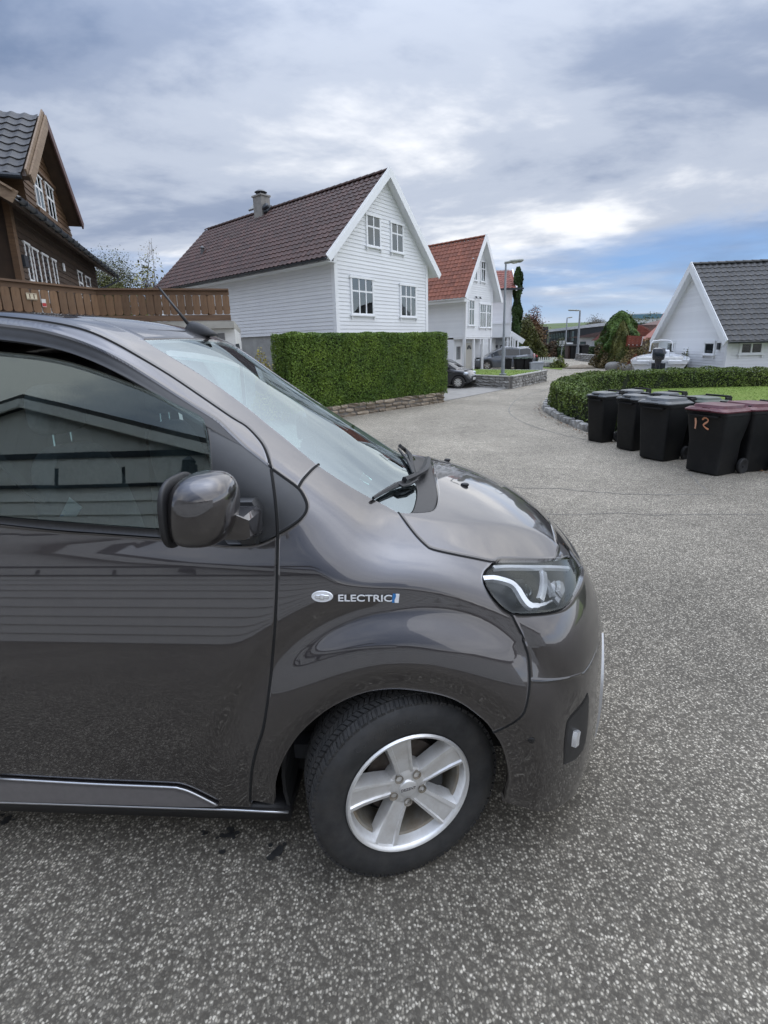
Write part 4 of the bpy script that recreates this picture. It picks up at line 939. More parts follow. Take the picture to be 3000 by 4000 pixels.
def stone_wall(root, a, b_, z0, z1, rows, wid, m, thick=.22, seed=1, cap=None, jit=.35):
    """courses of separate stones between two points; root at world origin"""
    r = random.Random(seed); a = np.array(a, float); b_ = np.array(b_, float); d = b_-a; ln = np.linalg.norm(d); d /= ln; ang = math.atan2(d[1], d[0]); n_ = np.array([d[1], -d[0]])
    protos = [stone_mesh(seed*20+k, m) for k in range(6)]; hz = (z1-z0)/rows
    mb = MB(); s_ = np.array([*n_, 0])*(thick/2-.03); A = np.array([*a, z0-.05]); B_ = np.array([*b_, z0-.05]); up = np.array([0, 0, z1-z0+.03])
    mb.add([A-s_, B_-s_, B_+s_, A+s_, A-s_+up, B_-s_+up, B_+s_+up, A+s_+up], [(0, 1, 2, 3), (4, 5, 6, 7), (0, 1, 5, 4), (1, 2, 6, 5), (2, 3, 7, 6), (3, 0, 4, 7)]); mb.build('wall_core', mortar, root)
    for i in range(rows):
        x = 0.0
        while x < ln-.03:
            w_ = min(wid*r.uniform(1-jit, 1+jit*1.6), ln-x); 
            if ln-x-w_ < wid*.4: w_ = ln-x
            hh_ = hz*r.uniform(.9, 1.04); c = a+d*(x+w_/2)+n_*(r.uniform(-.012, .02))
            o = link('stone', r.choice(protos), root, (*c, z0+hz*(i+.5)+r.uniform(-.01, .01)), (0, 0, ang)); o.scale = (w_/2-.009, thick/2, hh_/2-.008); x += w_
    if cap:
        mb = MB(); e = np.array([*d, 0])*.0; s2 = np.array([*n_, 0])*(thick/2+.03); A[2] = B_[2] = z1
        mb.add([A-s2, B_-s2, B_+s2, A+s2]+[q+[0, 0, .05] for q in (A-s2, B_-s2, B_+s2, A+s2)], [(0, 1, 2, 3), (4, 5, 6, 7), (0, 1, 5, 4), (1, 2, 6, 5), (2, 3, 7, 6), (3, 0, 4, 7)]); mb.build('coping', cap, root)
# ---- tall hedge on its stone wall
hA = np.array([-2.62, 13.33]); hB = np.array([2.2, 17.58]); hd = (hB-hA)/np.linalg.norm(hB-hA); hn = np.array([hd[1], -hd[0]])
t = empty('stone_wall', (0, 0, 0), label='low rubble stone wall at the foot of the tall clipped hedge', cat='wall')
stone_wall(t, hA, hB, GZ-.02, GZ+.40, 3, .36, stone_m, .34, 3)
hl_m = leafm('hedge_leaf', (.145, .225, .028), (.072, .135, .019), .42)
h3 = lambda p, z: np.array([p[0], p[1], z])
def hedge_box(name, p0, p1, back, z0, z1, dens, size, m, label, core=True):
    d = p1-p0; ln = np.linalg.norm(d); d = d/ln; n_ = np.array([d[1], -d[0]]); bk = -n_*back; up = np.array([0, 0, z1-z0])
    fs = [(h3(p0, z0), h3(d*ln, 0), up, h3(n_, 0)), (h3(p0+bk, z0), h3(d*ln, 0), up, h3(-n_, 0)), (h3(p0, z0), h3(bk, 0), up, h3(-d, 0)), (h3(p1, z0), h3(bk, 0), up, h3(d, 0)), (h3(p0, z1), h3(d*ln, 0), h3(bk, 0), np.array([0, 0, 1.]))]
    Ps, Ns = [], []
    for o_, a_, b_, n2 in fs:
        ar = np.linalg.norm(a_)*np.linalg.norm(b_); P, Q = face_pts(o_, a_, b_, int(ar*dens), n2, .03, .055); Ps.append(P); Ns.append(Q+np.array([0, 0, .35]))
    P = np.vstack(Ps); Q = np.vstack(Ns)
    # round the long edges a little
    cz = (P[:, 2]-z0)/(z1-z0); 
    o = link(name, leaf_mesh(name, P, Q, size, m)); tag(o, label, 'hedge')
    ins = .09; b_ = MB(); c0 = p0+d*ins-n_*ins; c1_ = p1-d*ins-n_*ins; bk2 = -n_*(back-2*ins)
    b_.add([h3(c0, z0), h3(c1_, z0), h3(c1_+bk2, z0), h3(c0+bk2, z0), h3(c0, z1-ins), h3(c1_, z1-ins), h3(c1_+bk2, z1-ins), h3(c0+bk2, z1-ins)], [(0, 1, 2, 3), (4, 5, 6, 7), (0, 1, 5, 4), (1, 2, 6, 5), (2, 3, 7, 6), (3, 0, 4, 7)])
    b_.build('twigs', mat('hedge_core', (.018, .026, .010), rough=.95, col2=(.010, .014, .006), scale=8), o)
    return o
hbA = at(*c2(305, 1300), 13.0)
h0 = hA+hd*.0+hn*.12; h1 = hB+hd*.22+hn*.12
hedge_box('hedge', h0, h1, 1.05, GZ+.31, 2.15, 3000, .050, hl_m, 'tall clipped green hedge standing on the rubble stone wall')
# ---- houses
white = mat('white_paint', (.78, .79, .80), rough=.55, col2=(.74, .75, .765), scale=1.5, detail=6, isl=.035, dirt=((.52, .53, .52), .12, 3.0))
white_t = mat('white_trim', (.81, .82, .83), rough=.45, col2=(.78, .79, .80), scale=3)
found_m = mat('foundation_render', (.36, .36, .345), rough=.9, col2=(.28, .28, .27), scale=2.5, detail=8, bump=.2, bscale=40)
pane_m = glass_mat('window_pane', (.80, .84, .86), ior=2.1)
room = mat('room_dark', (.14, .15, .16), rough=.9, col2=(.06, .066, .07), scale=1.5)
curt = mat('curtain_cloth', (.60, .61, .61), rough=.9, col2=(.42, .43, .43), scale=14, stretch=(3, 3, .1))
gutter_m = mat('gutter_dark', (.030, .036, .044), rough=.4, col2=(.025, .03, .037), scale=6)
tile_brown = mat('tile_brown', (.076, .032, .024), rough=.6, col2=(.046, .022, .018), scale=5, detail=6, isl=.28, dirt=((.20, .17, .13), .30, 9), spec=.4)
tile_red = mat('tile_orange', (.27, .088, .045), rough=.65, col2=(.20, .064, .036), scale=4, detail=6, isl=.22, dirt=((.14, .07, .05), .35, 5))
tile_red2 = mat('tile_red', (.26, .07, .045), rough=.65, col2=(.18, .05, .036), scale=4, detail=6, isl=.25, dirt=((.12, .07, .06), .35, 5))
tile_dark = mat('tile_grey', (.056, .055, .056), rough=.6, col2=(.036, .036, .037), scale=5, detail=6, isl=.25, dirt=((.15, .145, .135), .30, 8))
tile_rust = mat('tile_weathered', (.15, .085, .070), rough=.7, col2=(.10, .058, .05), scale=4, isl=.3)
def tile_mesh(tw, tl, m, amp=.045):
    b_ = MB(); n_ = 8; top, low, lip = [], [], []
    for i in range(n_+1):
        f = i/n_; x = (f-.5)*tw*1.02; z_ = amp*(.5+.5*math.cos(2*math.pi*f))**1.3
        top.append((x, tl*.56, z_+.004)); low.append((x, -tl*.5, z_+.034)); lip.append((x, -tl*.5, z_-.004))
    b_.loft([top, low], False, False); b_.loft([low, lip], False, False)
    me = b_.mesh('roof_tile', m); me.shade_smooth(); me.set_sharp_from_angle(angle=R_(50)); return me
def lay_tiles(roof, M, wid, ln, tw, tl, me, root_w, limit=300, name='roof_tile', trim=None):
    """M: roof part frame (x along the eave, y up the slope, z out); nearest tiles as parts, the rest joined"""
    nx_, ny_ = int(round(wid/tw)), int(round(ln/tl)); tw2, tl2 = wid/nx_, ln/ny_; items = []
    Mw = root_w@M
    for j in range(ny_):
        for i in range(nx_):
            x_, y_ = (i+.5)*tw2, (j+.5)*tl2
            if trim and not trim(x_, y_): continue
            c = Mw@Vector((x_, y_, .02)); q = proj(np.array(c)); dd = (c-Vector(CAM)).length
            vis = -60 < q[0] < 3060 and -60 < q[1] < 4060
            items.append((dd if vis else dd+1000, x_, y_))
    items.sort(); keep = items[:limit]
    for _, x_, y_ in keep:
        o = link(name, me, roof); o.matrix_local = M@Matrix.Translation((x_, y_, .012))@Matrix.Rotation(random.uniform(-.012, .012), 4, 'X')@Matrix.Diagonal((tw2/me['tw'], tl2/me['tl'], 1, 1))
    rest = items[limit:]
    if rest:
        co = np.array([v.co for v in me.vertices]); fs = [tuple(p.vertices) for p in me.polygons]; b_ = MB()
        for _, x_, y_ in rest: b_.add(co*[tw2/me['tw'], tl2/me['tl'], 1]+[x_, y_, .012], fs)
        o = b_.build(name+'s', me.materials[0], roof, smooth=50); o.matrix_local = M; o['kind'] = 'stuff'
def mk_tile(tw, tl, m):
    me = tile_mesh(tw, tl, m); me['tw'] = tw; me['tl'] = tl; return me
class House:
    def __init__(s, name, label, O, ang, cat='house', mtx=None):
        a = R_(ang); s.u = np.array([math.sin(a), math.cos(a), 0]); s.v = np.array([-s.u[1], s.u[0], 0]); s.O = np.array([O[0], O[1], GZ])
        s.root = empty(name, label=label, cat=cat, mtx=Matrix(((s.u[0], s.v[0], 0, O[0]), (s.u[1], s.v[1], 0, O[1]), (0, 0, 1, GZ), (0, 0, 0, 1))))
        s.M = s.root.matrix_world.copy()
    def B(s, mb, name, m, parent=None, smooth=False):
        mb.v = [(x, y, z-GZ) for x, y, z in mb.v]; return mb.build(name, m, parent or s.root, smooth)
    def pix(s, q, v=None, u=None):                      # pixel -> local (u, v, world z) on a plane of constant v or u
        if v is not None: P = on_plane(*q, s.O+s.v*v, s.v)
        else: P = on_plane(*q, s.O+s.u*u, s.u)
        d = P-s.O; return np.array([d@s.u, d@s.v, P[2]])
    def boards(s, parent, poly, face, h, m, lap=.016, z0=None, pos=0.0):
        """weather boards over a convex wall outline; face 'v-' (front), 'u-' or 'u+' sides; outline in (along, z)"""
        zs = [p[1] for p in poly]; z_ = z0 if z0 is not None else min(zs); zt = max(zs); n_ = len(poly)
        def span(zq):
            xs_ = []
            for i in range(n_):
                (x0, a0), (x1, a1) = poly[i], poly[(i+1) % n_]
                if (a0-zq)*(a1-zq) <= 0 and abs(a0-a1) > 1e-9: xs_.append(x0+(x1-x0)*(zq-a0)/(a1-a0))
            return (min(xs_), max(xs_)) if len(xs_) >= 2 else None
        while z_ < zt-.02:
            ze = min(z_+h, zt-.005); a_ = span(z_+.003); c_ = span(ze-.003)
            if a_ is None: break
            if c_ is None: c_ = a_
            mb = MB(); o0, o1 = lap+.012, .006
            def F(t, zz, o):
                return (t, pos-o, zz) if face == 'v-' else ((pos-o, t, zz) if face == 'u-' else (pos+o, t, zz))
            mb.add([F(a_[0], z_, 0), F(a_[1], z_, 0), F(a_[1], z_, o0), F(a_[0], z_, o0), F(c_[0], ze+.006, 0), F(c_[1], ze+.006, 0), F(c_[1], ze, o1), F(c_[0], ze, o1)],
                   [(0, 1, 2, 3), (4, 7, 6, 5), (3, 2, 6, 7), (0, 4, 5, 1), (1, 5, 6, 2), (0, 3, 7, 4)])
            s.B(mb, 'siding_board', m, parent); z_ += h
    def window(s, u0, u1, z0, z1, face='v-', pos=0.0, dk=1.0, cols=3, split=.36, m=white_t, curtain=True, sill=True, casing=.10, name='window', frame_m=None):
        def F(t, o, zz): return (t, pos-o, zz) if face == 'v-' else ((pos-o, t, zz) if face == 'u-' else (pos+o, t, zz))
        def bx(mb, t0, t1, o0, o1, a0, a1):
            o0, o1 = .004+(o0-.004)*dk, .004+(o1-.004)*dk
            p, q = F(t0, o0, a0), F(t1, o1, a1); mb.box(tuple(map(min, p, q)), tuple(map(max, p, q)))
        fm = frame_m or m
        mb = MB(); bx(mb, u0, u0+casing, .012, .07, z0, z1); bx(mb, u1-casing, u1, .012, .07, z0, z1); bx(mb, u0-.05, u1+.05, .012, .10, z1-casing*.9, z1); bx(mb, u0+casing, u1-casing, .012, .069, z0, z0+casing*.7)
        wd = s.B(mb, name, m)
        if sill:
            mb = MB(); bx(mb, u0-.07, u1+.07, .012, .12, z0-.05, z0); bx(mb, u0, u0+.05, .012, .09, z0-.17, z0-.051); bx(mb, u1-.05, u1, .012, .09, z0-.17, z0-.051); s.B(mb, 'sill', m, wd)
        i0, i1, j0, j1 = u0+casing, u1-casing, z0+casing*.7, z1-casing*.9
        mb = MB(); bx(mb, i0, i1, .028, .031, j0, j1); s.B(mb, 'window_backing', room, wd)
        if curtain:
            mb = MB(); k = (i1-i0)
            for q0, q1 in ((0, .32), (.70, 1.0)): bx(mb, i0+k*q0, i0+k*q1, .033, .036, j0, j1)
            if curtain == 3: bx(mb, i0+k*.261, i0+k*.739, .033, .0355, j0, j1)
            if curtain == 2: bx(mb, i0, i1, .034, .037, j0+(j1-j0)*.72, j1)
            s.B(mb, 'curtain', curt, wd)
        f_ = .042; js = j1-(j1-j0)*split; mb = MB()
        bx(mb, i0, i1, .038, .062, js-f_/2-.012, js+f_/2+.012)
        for k in range(1, cols):
            xm = i0+(i1-i0)*k/cols; bx(mb, xm-f_/2-.012, xm+f_/2+.012, .038, .0625, j0, js-f_/2-.012); bx(mb, xm-f_/2-.012, xm+f_/2+.012, .038, .0625, js+f_/2+.012, j1)
        s.B(mb, 'mullion', fm, wd)
        for k in range(cols):
            xa, xb = i0+(i1-i0)*k/cols+f_*.4, i0+(i1-i0)*(k+1)/cols-f_*.4
            for a0, a1 in ((j0+.01, js-f_/2), (js+f_/2, j1-.01)):
                mb = MB(); bx(mb, xa, xb, .046, .050, a0, a1); s.B(mb, 'pane', pane_m, wd)
        return wd
    def gable_roof(s, Wd, L, ze, zr, oe, og0, og1, thick, tile, tw, tl, tiled=('left',), limit=300, barge=white_t, bw=.24, soffit=white_t, gut=None, gut_side=('left',), tl_row=None, ridge=True):
        """ridge along v; eaves at u=-oe and Wd+oe"""
        c = Wd/2; sl = (zr-ze)/c; ln = math.hypot(c+oe, sl*(c+oe)); cs, sn = (c+oe)/ln, sl*(c+oe)/ln; v0, v1 = -og0, L+og1; s.sl = sl
        for side in ('left', 'right'):
            sg = 1 if side == 'left' else -1; ue = -oe if side == 'left' else Wd+oe
            zeave = ze-sl*oe
            if side == 'left': M = frame((ue, v1, zeave-GZ), (0, -1, 0), (cs, 0, sn))
            else: M = frame((ue, v0, zeave-GZ), (0, 1, 0), (-cs, 0, sn))
            mb = MB(); mb.box((0, 0, -thick), (v1-v0, ln, 0)); rf = mb.build('roof', soffit, s.root); rf.matrix_local = M
            rf2 = M
            if side in tiled: lay_tiles(rf, Matrix.Identity(4), v1-v0, ln, tw, tl, tile, s.M@M, limit)
            else:
                mb = MB(); mb.box((0, 0, .002), (v1-v0, ln, .05)); mb.build('tile_layer', tile.materials[0], rf)
            # barge boards on the front gable
            d = np.array([cs*sg, 0, sn]); up = np.array([-sn*sg, 0, cs]); e0 = np.array([ue, v0-.03, zeave]); mb = MB()
            e1 = e0+d*ln
            P = [e0+up*.075-d*.05, e1+up*.075+np.array([0, 0, .0]), e1+np.array([0, 0, -(bw-.075)/cs if cs > .3 else -bw]), e0-up*(bw-.075)-d*.05]
            P[1] = np.array([c, v0-.03, e1[2]+.075/cs]); P[2] = np.array([c, v0-.03, e1[2]-(bw-.075)/cs])
            mb.add([*P, *[p+[0, .035, 0] for p in P]], [(0, 1, 2, 3), (7, 6, 5, 4), (0, 4, 5, 1), (1, 5, 6, 2), (2, 6, 7, 3), (3, 7, 4, 0)]); s.B(mb, 'bargeboard', barge)
            mb = MB(); q0 = e0+up*.09-d*.05; q1 = np.array([c, v0-.03, e1[2]+.09/cs]); mb.bar(q0+[0, .03, 0], q1+[0, .03, 0], .13, .03, (0, 1, 0)); s.B(mb, 'verge_cap', barge)
            if gut and side in gut_side:
                mb = MB(); rings = []
                for vv in (v0+.1, v1-.1): rings.append([(ue-sg*(.065+.065*math.cos(a_)), vv, zeave-.02-.075*math.sin(a_)) for a_ in np.linspace(0, math.pi, 9)]+[(ue-sg*(.065+.058*math.cos(a_)), vv, zeave-.02-.066*math.sin(a_)) for a_ in np.linspace(math.pi, 0, 9)])
                mb.loft(rings); s.B(mb, 'gutter', gut, smooth=40)
                for vv in np.arange(v0+.5, v1, .9):
                    mb = MB(); rings = [[(ue-sg*(.065+rr*math.cos(a_)), v_, zeave-.02-(rr+.01)*math.sin(a_)) for rr, a_ in [(.074, a_) for a_ in np.linspace(0, math.pi, 7)]+[(.066, a_) for a_ in np.linspace(math.pi, 0, 7)]] for v_ in (vv, vv+.03)]
                    mb.loft(rings); s.B(mb, 'gutter_bracket', gut)
        if ridge:
            n_ = int((v1-v0)/.40); me = None; mb = MB(); rr = .12; zt = zr+.02+sl*0
            mb.loft([[(rr*math.cos(a_), y_, rr*.75*math.sin(a_)+(.02 if y_ == 0 else 0)) for a_ in np.linspace(-.3, math.pi+.3, 9)] for y_ in (0, .43)], False, False); me = mb.mesh('ridge_tile', tile.materials[0], 60)
            for i in range(n_): link('ridge_tile', me, s.root, (c, v0+(v1-v0)*i/n_, zt+.03-GZ))
    def wall(s, Wd, L, zb, ze, zr, h, m, sides=('u-',), front=True):
        c = Wd/2; mb = MB(); i = .0
        ring = lambda v_: [(0, v_, zb), (Wd, v_, zb), (Wd, v_, ze), (c, v_, zr), (0, v_, ze)]
        mb.loft([ring(0), ring(L)]); w_ = s.B(mb, 'wall', m)
        if front: s.boards(w_, [(0, zb), (Wd, zb), (Wd, ze), (c, zr-.02), (0, ze)], 'v-', h, m)
        if 'u-' in sides: s.boards(w_, [(0, zb), (L, zb), (L, ze), (0, ze)], 'u-', h, m)
        if 'u+' in sides: s.boards(w_, [(0, zb), (L, zb), (L, ze), (0, ze)], 'u+', h, m, pos=Wd)
        return w_
    def corner(s, u, v, z0, z1, sz=.14, m=white_t, su=-1, sv=-1):
        mb = MB(); a0, a1 = sorted((u+su*.045, u-su*sz)); b0, b1 = sorted((v+sv*.045, v-sv*sz)); mb.box((a0, b0, z0), (a1, b1, z1)); return s.B(mb, 'corner_board', m)
# ---- white house with the brown roof
O1 = at(*c2(755, 1000), 19.5)
H1 = House('white_house', 'white weatherboard house with dark brown tiled roof behind the tall hedge', O1, 40)
TB = mk_tile(.30, .345, tile_brown)
Wd, L1, zb, ze, zr = 6.42, 13.9, 2.32, 5.72, 8.95
mb = MB(); mb.box((.04, .04, GZ-.3), (Wd-.04, L1, zb)); H1.B(mb, 'foundation', found_m)
H1.wall(Wd, L1, zb, ze-.05, zr-.12, .155, white)
H1.gable_roof(Wd, L1, ze, zr, .62, .36, .4, .10, TB, .30, .345, gut=gutter_m)
mb = MB(); mb.box((-.58, -.2, ze-.62*H1.sl-.13), (-.0, L1, ze-.62*H1.sl-.10)); H1.B(mb, 'eave_soffit', white_t)
for u_, su in ((0, -1), (Wd, 1)): H1.corner(u_, 0, zb-.02, ze-.15, su=su)
H1.window(.84, 2.30, 3.05, 4.60); H1.window(4.16, 5.46, 3.05, 4.55)
H1.window(1.93, 2.88, 5.88, 7.16, cols=2, casing=.09); H1.window(3.56, 4.50, 5.86, 7.12, cols=2, casing=.09)
# chimney, roof vent, roof fan
sl = H1.sl
def onroof(H, q, ue):
    """pixel on the left roof slope -> local point"""
    cs = math.cos(math.atan(H.sl)); sn = math.sin(math.atan(H.sl)); n_ = -sn*H.u+cs*np.array([0, 0, 1.]); o_ = H.O+np.array([0, 0, ue-GZ]); P = on_plane(*q, o_, n_); d = P-H.O; return np.array([d@H.u, d@H.v, P[2]])
pc = H1.pix(c2(225, 365), u=Wd/2-.1)
chm = mat('chimney_render', (.30, .285, .26), rough=.9, col2=(.21, .20, .185), scale=4, detail=8, bump=.3, bscale=30)
mb = MB(); mb.box((pc[0]-.28, pc[1]-.36, zr-.7), (pc[0]+.28, pc[1]+.36, zr+.72)); ch = H1.B(mb, 'chimney', chm)
mb = MB(); mb.box((pc[0]-.33, pc[1]-.41, zr+.72), (pc[0]+.33, pc[1]+.41, zr+.80)); H1.B(mb, 'chimney_crown', chm, ch)
mb = MB(); mb.lathe([(.17, zr+.80), (.15, zr+.90)], 12, 'z', (pc[0], pc[1], 0))
for a_ in range(4): mb.box((pc[0]-.18+.32*(a_ % 2), pc[1]-.18+.32*(a_//2), zr+.80), (pc[0]-.14+.32*(a_ % 2), pc[1]-.14+.32*(a_//2), zr+.98))
mb.lathe([(.34, zr+.96), (.18, zr+1.06), (.01, zr+1.09)], 12, 'z', (pc[0], pc[1], 0)); H1.B(mb, 'chimney_cowl', gutter_m, ch)
q = onroof(H1, c2(190, 385), ze)
cs1, sn1 = math.cos(math.atan(sl)), math.sin(math.atan(sl))
def slope_box(H, q, wv, ls, h, name, m, parent=None, off=0.0):
    mb = MB(); d = np.array([cs1, 0, sn1]); n_ = np.array([-sn1, 0, cs1]); mb.obox(np.array(q)+n_*(h/2+off), np.array([0, wv/2, 0]), d*ls/2, n_*h/2); return H.B(mb, name, m, parent)
slope_box(H1, q, 1.0, .5, .10, 'chimney_flashing', mat('lead_flashing', (.32, .33, .33), rough=.6, col2=(.24, .25, .25), scale=4))
q = onroof(H1, c2(280, 415), ze); vb = slope_box(H1, q, .34, .5, .16, 'roof_fan', gutter_m, off=.03); bevel(vb, .04, 2); 
mb = MB(); n_ = np.array([-sn1, 0, cs1]); c_ = q+n_*.20; mb.loft([[c_+n_*h_+r_*np.array([cs1*math.cos(t), 1*math.sin(t), sn1*math.cos(t)]) for t in np.linspace(0, 6.283, 17)[:-1]] for r_, h_ in ((.16, 0), (.19, .03), (.19, .14), (.12, .2))]); H1.B(mb, 'fan_hood', gutter_m, vb, 40)
q = onroof(H1, c1(1315, 985), ze); mb = MB(); mb.lathe([(.10, q[2]-.1), (.085, q[2]+.34)], 12, 'z', (q[0], q[1], 0)); mb.lathe([(.16, q[2]+.34), (.02, q[2]+.46)], 12, 'z', (q[0], q[1], 0)); H1.B(mb, 'roof_vent', mat('vent_grey', (.10, .10, .105), rough=.5, metal=.3, scale=8))
mb = MB(); mb.tube([(.02, 14.0-.3, ze-.75), (-.10, 14.0-.3, ze-1.0), (-.10, 14.0-.3, .1)], .045, 8); H1.B(mb, 'downpipe', gutter_m)
# ---- white house with the orange roof
O2 = at(*c3(513, 900), 34.5)
H2 = House('white_house', 'white gabled house with orange tiled roof and garage storey below', O2, 40)
Wd2, L2, zb2, ze2, zr2 = 4.1, 13, 2.15, 5.95, 9.15
mb = MB(); mb.box((.04, 1.5, GZ-.3), (Wd2-.04, L2, zb2-.003)); H2.B(mb, 'foundation', found_m)
mb = MB(); mb.box((.05, .95, GZ-.1), (Wd2-.05, 1.49, zb2-.13)); H2.B(mb, 'porch_wall', white)
H2.wall(Wd2, L2, zb2, ze2-.05, zr2-.12, .155, white)
TO = mk_tile(.32, .35, tile_red)
H2.gable_roof(Wd2, L2, ze2, zr2, .72, .5, .4, .10, TO, .32, .35, gut=white_t)
mb = MB(); mb.box((-.68, -.3, ze2-.72*H2.sl-.25), (-.0, L2, ze2-.72*H2.sl-.10)); H2.B(mb, 'eave_soffit', white_t)
for u_, su in ((0, -1), (Wd2, 1)): H2.corner(u_, 0, zb2-.02, ze2-.15, su=su)
H2.window(.42, 1.30, 2.98, 4.82, cols=2); H2.window(2.05, 3.10, 2.85, 4.62, cols=3); H2.window(3.11, 3.95, 2.85, 4.62, cols=2)
H2.window(1.00, 1.62, 6.15, 7.65, cols=2, casing=.08); H2.window(2.15, 2.85, 6.15, 7.60, cols=2, casing=.08)
mb = MB(); mb.tube([(-.6, -.1, ze2-.95), (-.1, -.1, ze2-1.25), (-.09, -.08, zb2), (-.09, -.08, GZ)], .06, 8); H2.B(mb, 'downpipe', white_t, smooth=True)
doorm = mat('cream_door', (.62, .60, .54), rough=.5, col2=(.58, .56, .5), scale=2)
for k, (u0, u1, z1, m_) in enumerate(((.25, 1.0, 1.75, white_t), (1.75, 2.65, 1.75, doorm))):
    mb = MB(); mb.box((u0, .89, GZ+.05), (u1, .945, z1)); dd = H2.B(mb, 'door', m_)
    if k == 0:
        for q in range(3): mb = MB(); mb.box((u0+.10+q*.2, .875, .55), (u0+.24+q*.2, .888, 1.5)); H2.B(mb, 'pane', pane_m if False else room, dd)
    else:
        mb = MB(); cx = (u0+u1)/2
        for q in range(4):
            a0, a1 = math.pi*q/4+.06, math.pi*(q+1)/4-.06; mb = MB(); P = [(cx+r*math.cos(a_), .88, 1.25+r*math.sin(a_)) for r in (.10, .33) for a_ in np.linspace(a0, a1, 5)]
            mb.add(P, [(i, i+1, i+6, i+5) for i in range(4)]); H2.B(mb, 'pane', room, dd)
    mb = MB(); mb.box((u0-.08, .90, GZ), (u0-.001, .948, z1+.08)); mb.box((u1+.001, .90, GZ), (u1+.08, .948, z1+.08)); mb.box((u0, .90, z1+.001), (u1, .948, z1+.08)); H2.B(mb, 'door_frame', white_t, dd)
for u_ in (.05, 1.45, 2.85, Wd2-.07): mb = MB(); mb.box((u_-.07, .02, GZ), (u_+.07, .16, zb2)); H2.B(mb, 'post', white_t)
mb = MB(); mb.box((0, .0, zb2-.12), (Wd2, .948, zb2-.002)); H2.B(mb, 'porch_ceiling', white_t)
for x_ in (1.35, 1.95): mb = MB(); mb.lathe([(.02, 5.05), (.05, 4.98), (.11, 4.92)], 10, 'z', (x_, -.16, 0)); mb.box((x_-.015, -.16, 5.0), (x_+.015, -.03, 5.04)); H2.B(mb, 'wall_lamp', gutter_m)
# garage bay and balcony to the right
mb = MB(); mb.box((Wd2+.05, 1.2, GZ), (Wd2+3.2, 7, zb2-.1)); gb = H2.B(mb, 'garage', white)
mb = MB(); mb.box((Wd2+.5, 1.14, GZ+.02), (Wd2+2.9, 1.19, 1.65)); gd = H2.B(mb, 'garage_door', white_t, gb)
# ---- third house: red roof, partly covered with ivy
O3 = at(*c3(740, 900), 42.0)
H3 = House('white_house', 'white house with dark red tiled roof and an ivy covered far edge', O3, 98)
zb3, ze3 = 2.2, 6.25
pu = H3.pix(c3(940, 900), v=0)[0]
mb = MB(); mb.loft([[(0, 0, GZ), (pu, 0, GZ), (pu, 8, GZ), (0, 8, GZ)], [(0, 0, ze3), (pu, 0, ze3), (pu, 8, ze3), (0, 8, ze3)]]); w3 = H3.B(mb, 'wall', white)
H3.boards(w3, [(0, zb3), (pu, zb3), (pu, ze3), (0, ze3)], 'v-', .2, white)
rt = H3.pix(c3(955, 480), v=2.6)[2]
TR = mk_tile(.34, .38, tile_red2)
sl3 = math.atan2(rt-ze3, 3.1); M3 = frame((-.6, -.5, ze3-GZ-.1), (1, 0, 0), (0, math.cos(sl3), math.sin(sl3))); ln3 = math.hypot(3.1, rt-ze3)
mb = MB(); mb.box((0, 0, -.12), (pu+.95, ln3, 0)); rf = mb.build('roof', white_t, H3.root); rf.matrix_local = M3
lay_tiles(rf, Matrix.Identity(4), pu+.9, ln3, .34, .38, TR, H3.M@M3, 280)
mb = MB(); mb.box((pu+.85, -.05, -.2), (pu+.98, ln3+.1, .12)); o = mb.build('verge_board', white_t, H3.root); o.matrix_local = M3
mb = MB(); mb.box((-.6, -.62, ze3-.22), (pu+.9, -.5, ze3-.08)); H3.B(mb, 'gutter', gutter_m)
mb = MB(); mb.loft([[(0, 2.55, ze3), (pu, 2.55, ze3), (pu, 8, ze3), (0, 8, ze3)], [(0, 2.55, rt), (pu, 2.55, rt), (pu, 8, ze3), (0, 8, ze3)]]); H3.B(mb, 'rear_roof', white)
H3.corner(pu, 0, zb3, ze3-.1, su=1)
# balcony with white boarded parapet
bz0, bz1 = H3.pix(c3(800, 1110), v=-2.2)[2], H3.pix(c3(800, 985), v=-2.2)[2]
ba, bb = H3.pix(c3(745, 1050), v=-2.2)[0], H3.pix(c3(930, 1050), v=-2.2)[0]
mb = MB(); mb.box((ba, -2.2, bz0), (bb, -2.1, bz1)); mb.box((bb-.1, -2.1, bz0), (bb, 0, bz1)); mb.box((ba, -2.1, bz0), (bb-.1, 0, bz0+.15)); bl_ = H3.B(mb, 'balcony', white)
mb = MB(); mb.box((ba-.05, -2.26, bz1), (bb+.05, -2.04, bz1+.05)); H3.B(mb, 'balcony_rail', white_t, bl_)
for u_ in (ba+.1, bb-.15): mb = MB(); mb.box((u_-.08, -2.1, GZ), (u_+.08, -1.95, bz0)); H3.B(mb, 'post', white_t)
mb = MB(); mb.box((ba+.2, -.30, GZ+.02), (bb-.3, -.2, 1.7)); gd = H3.B(mb, 'garage_door', white_t)
for k in range(4): mb = MB(); mb.box((ba+.5+k*.55, -.32, 1.25), (ba+.85+k*.55, -.305, 1.48)); H3.B(mb, 'pane', room, gd)
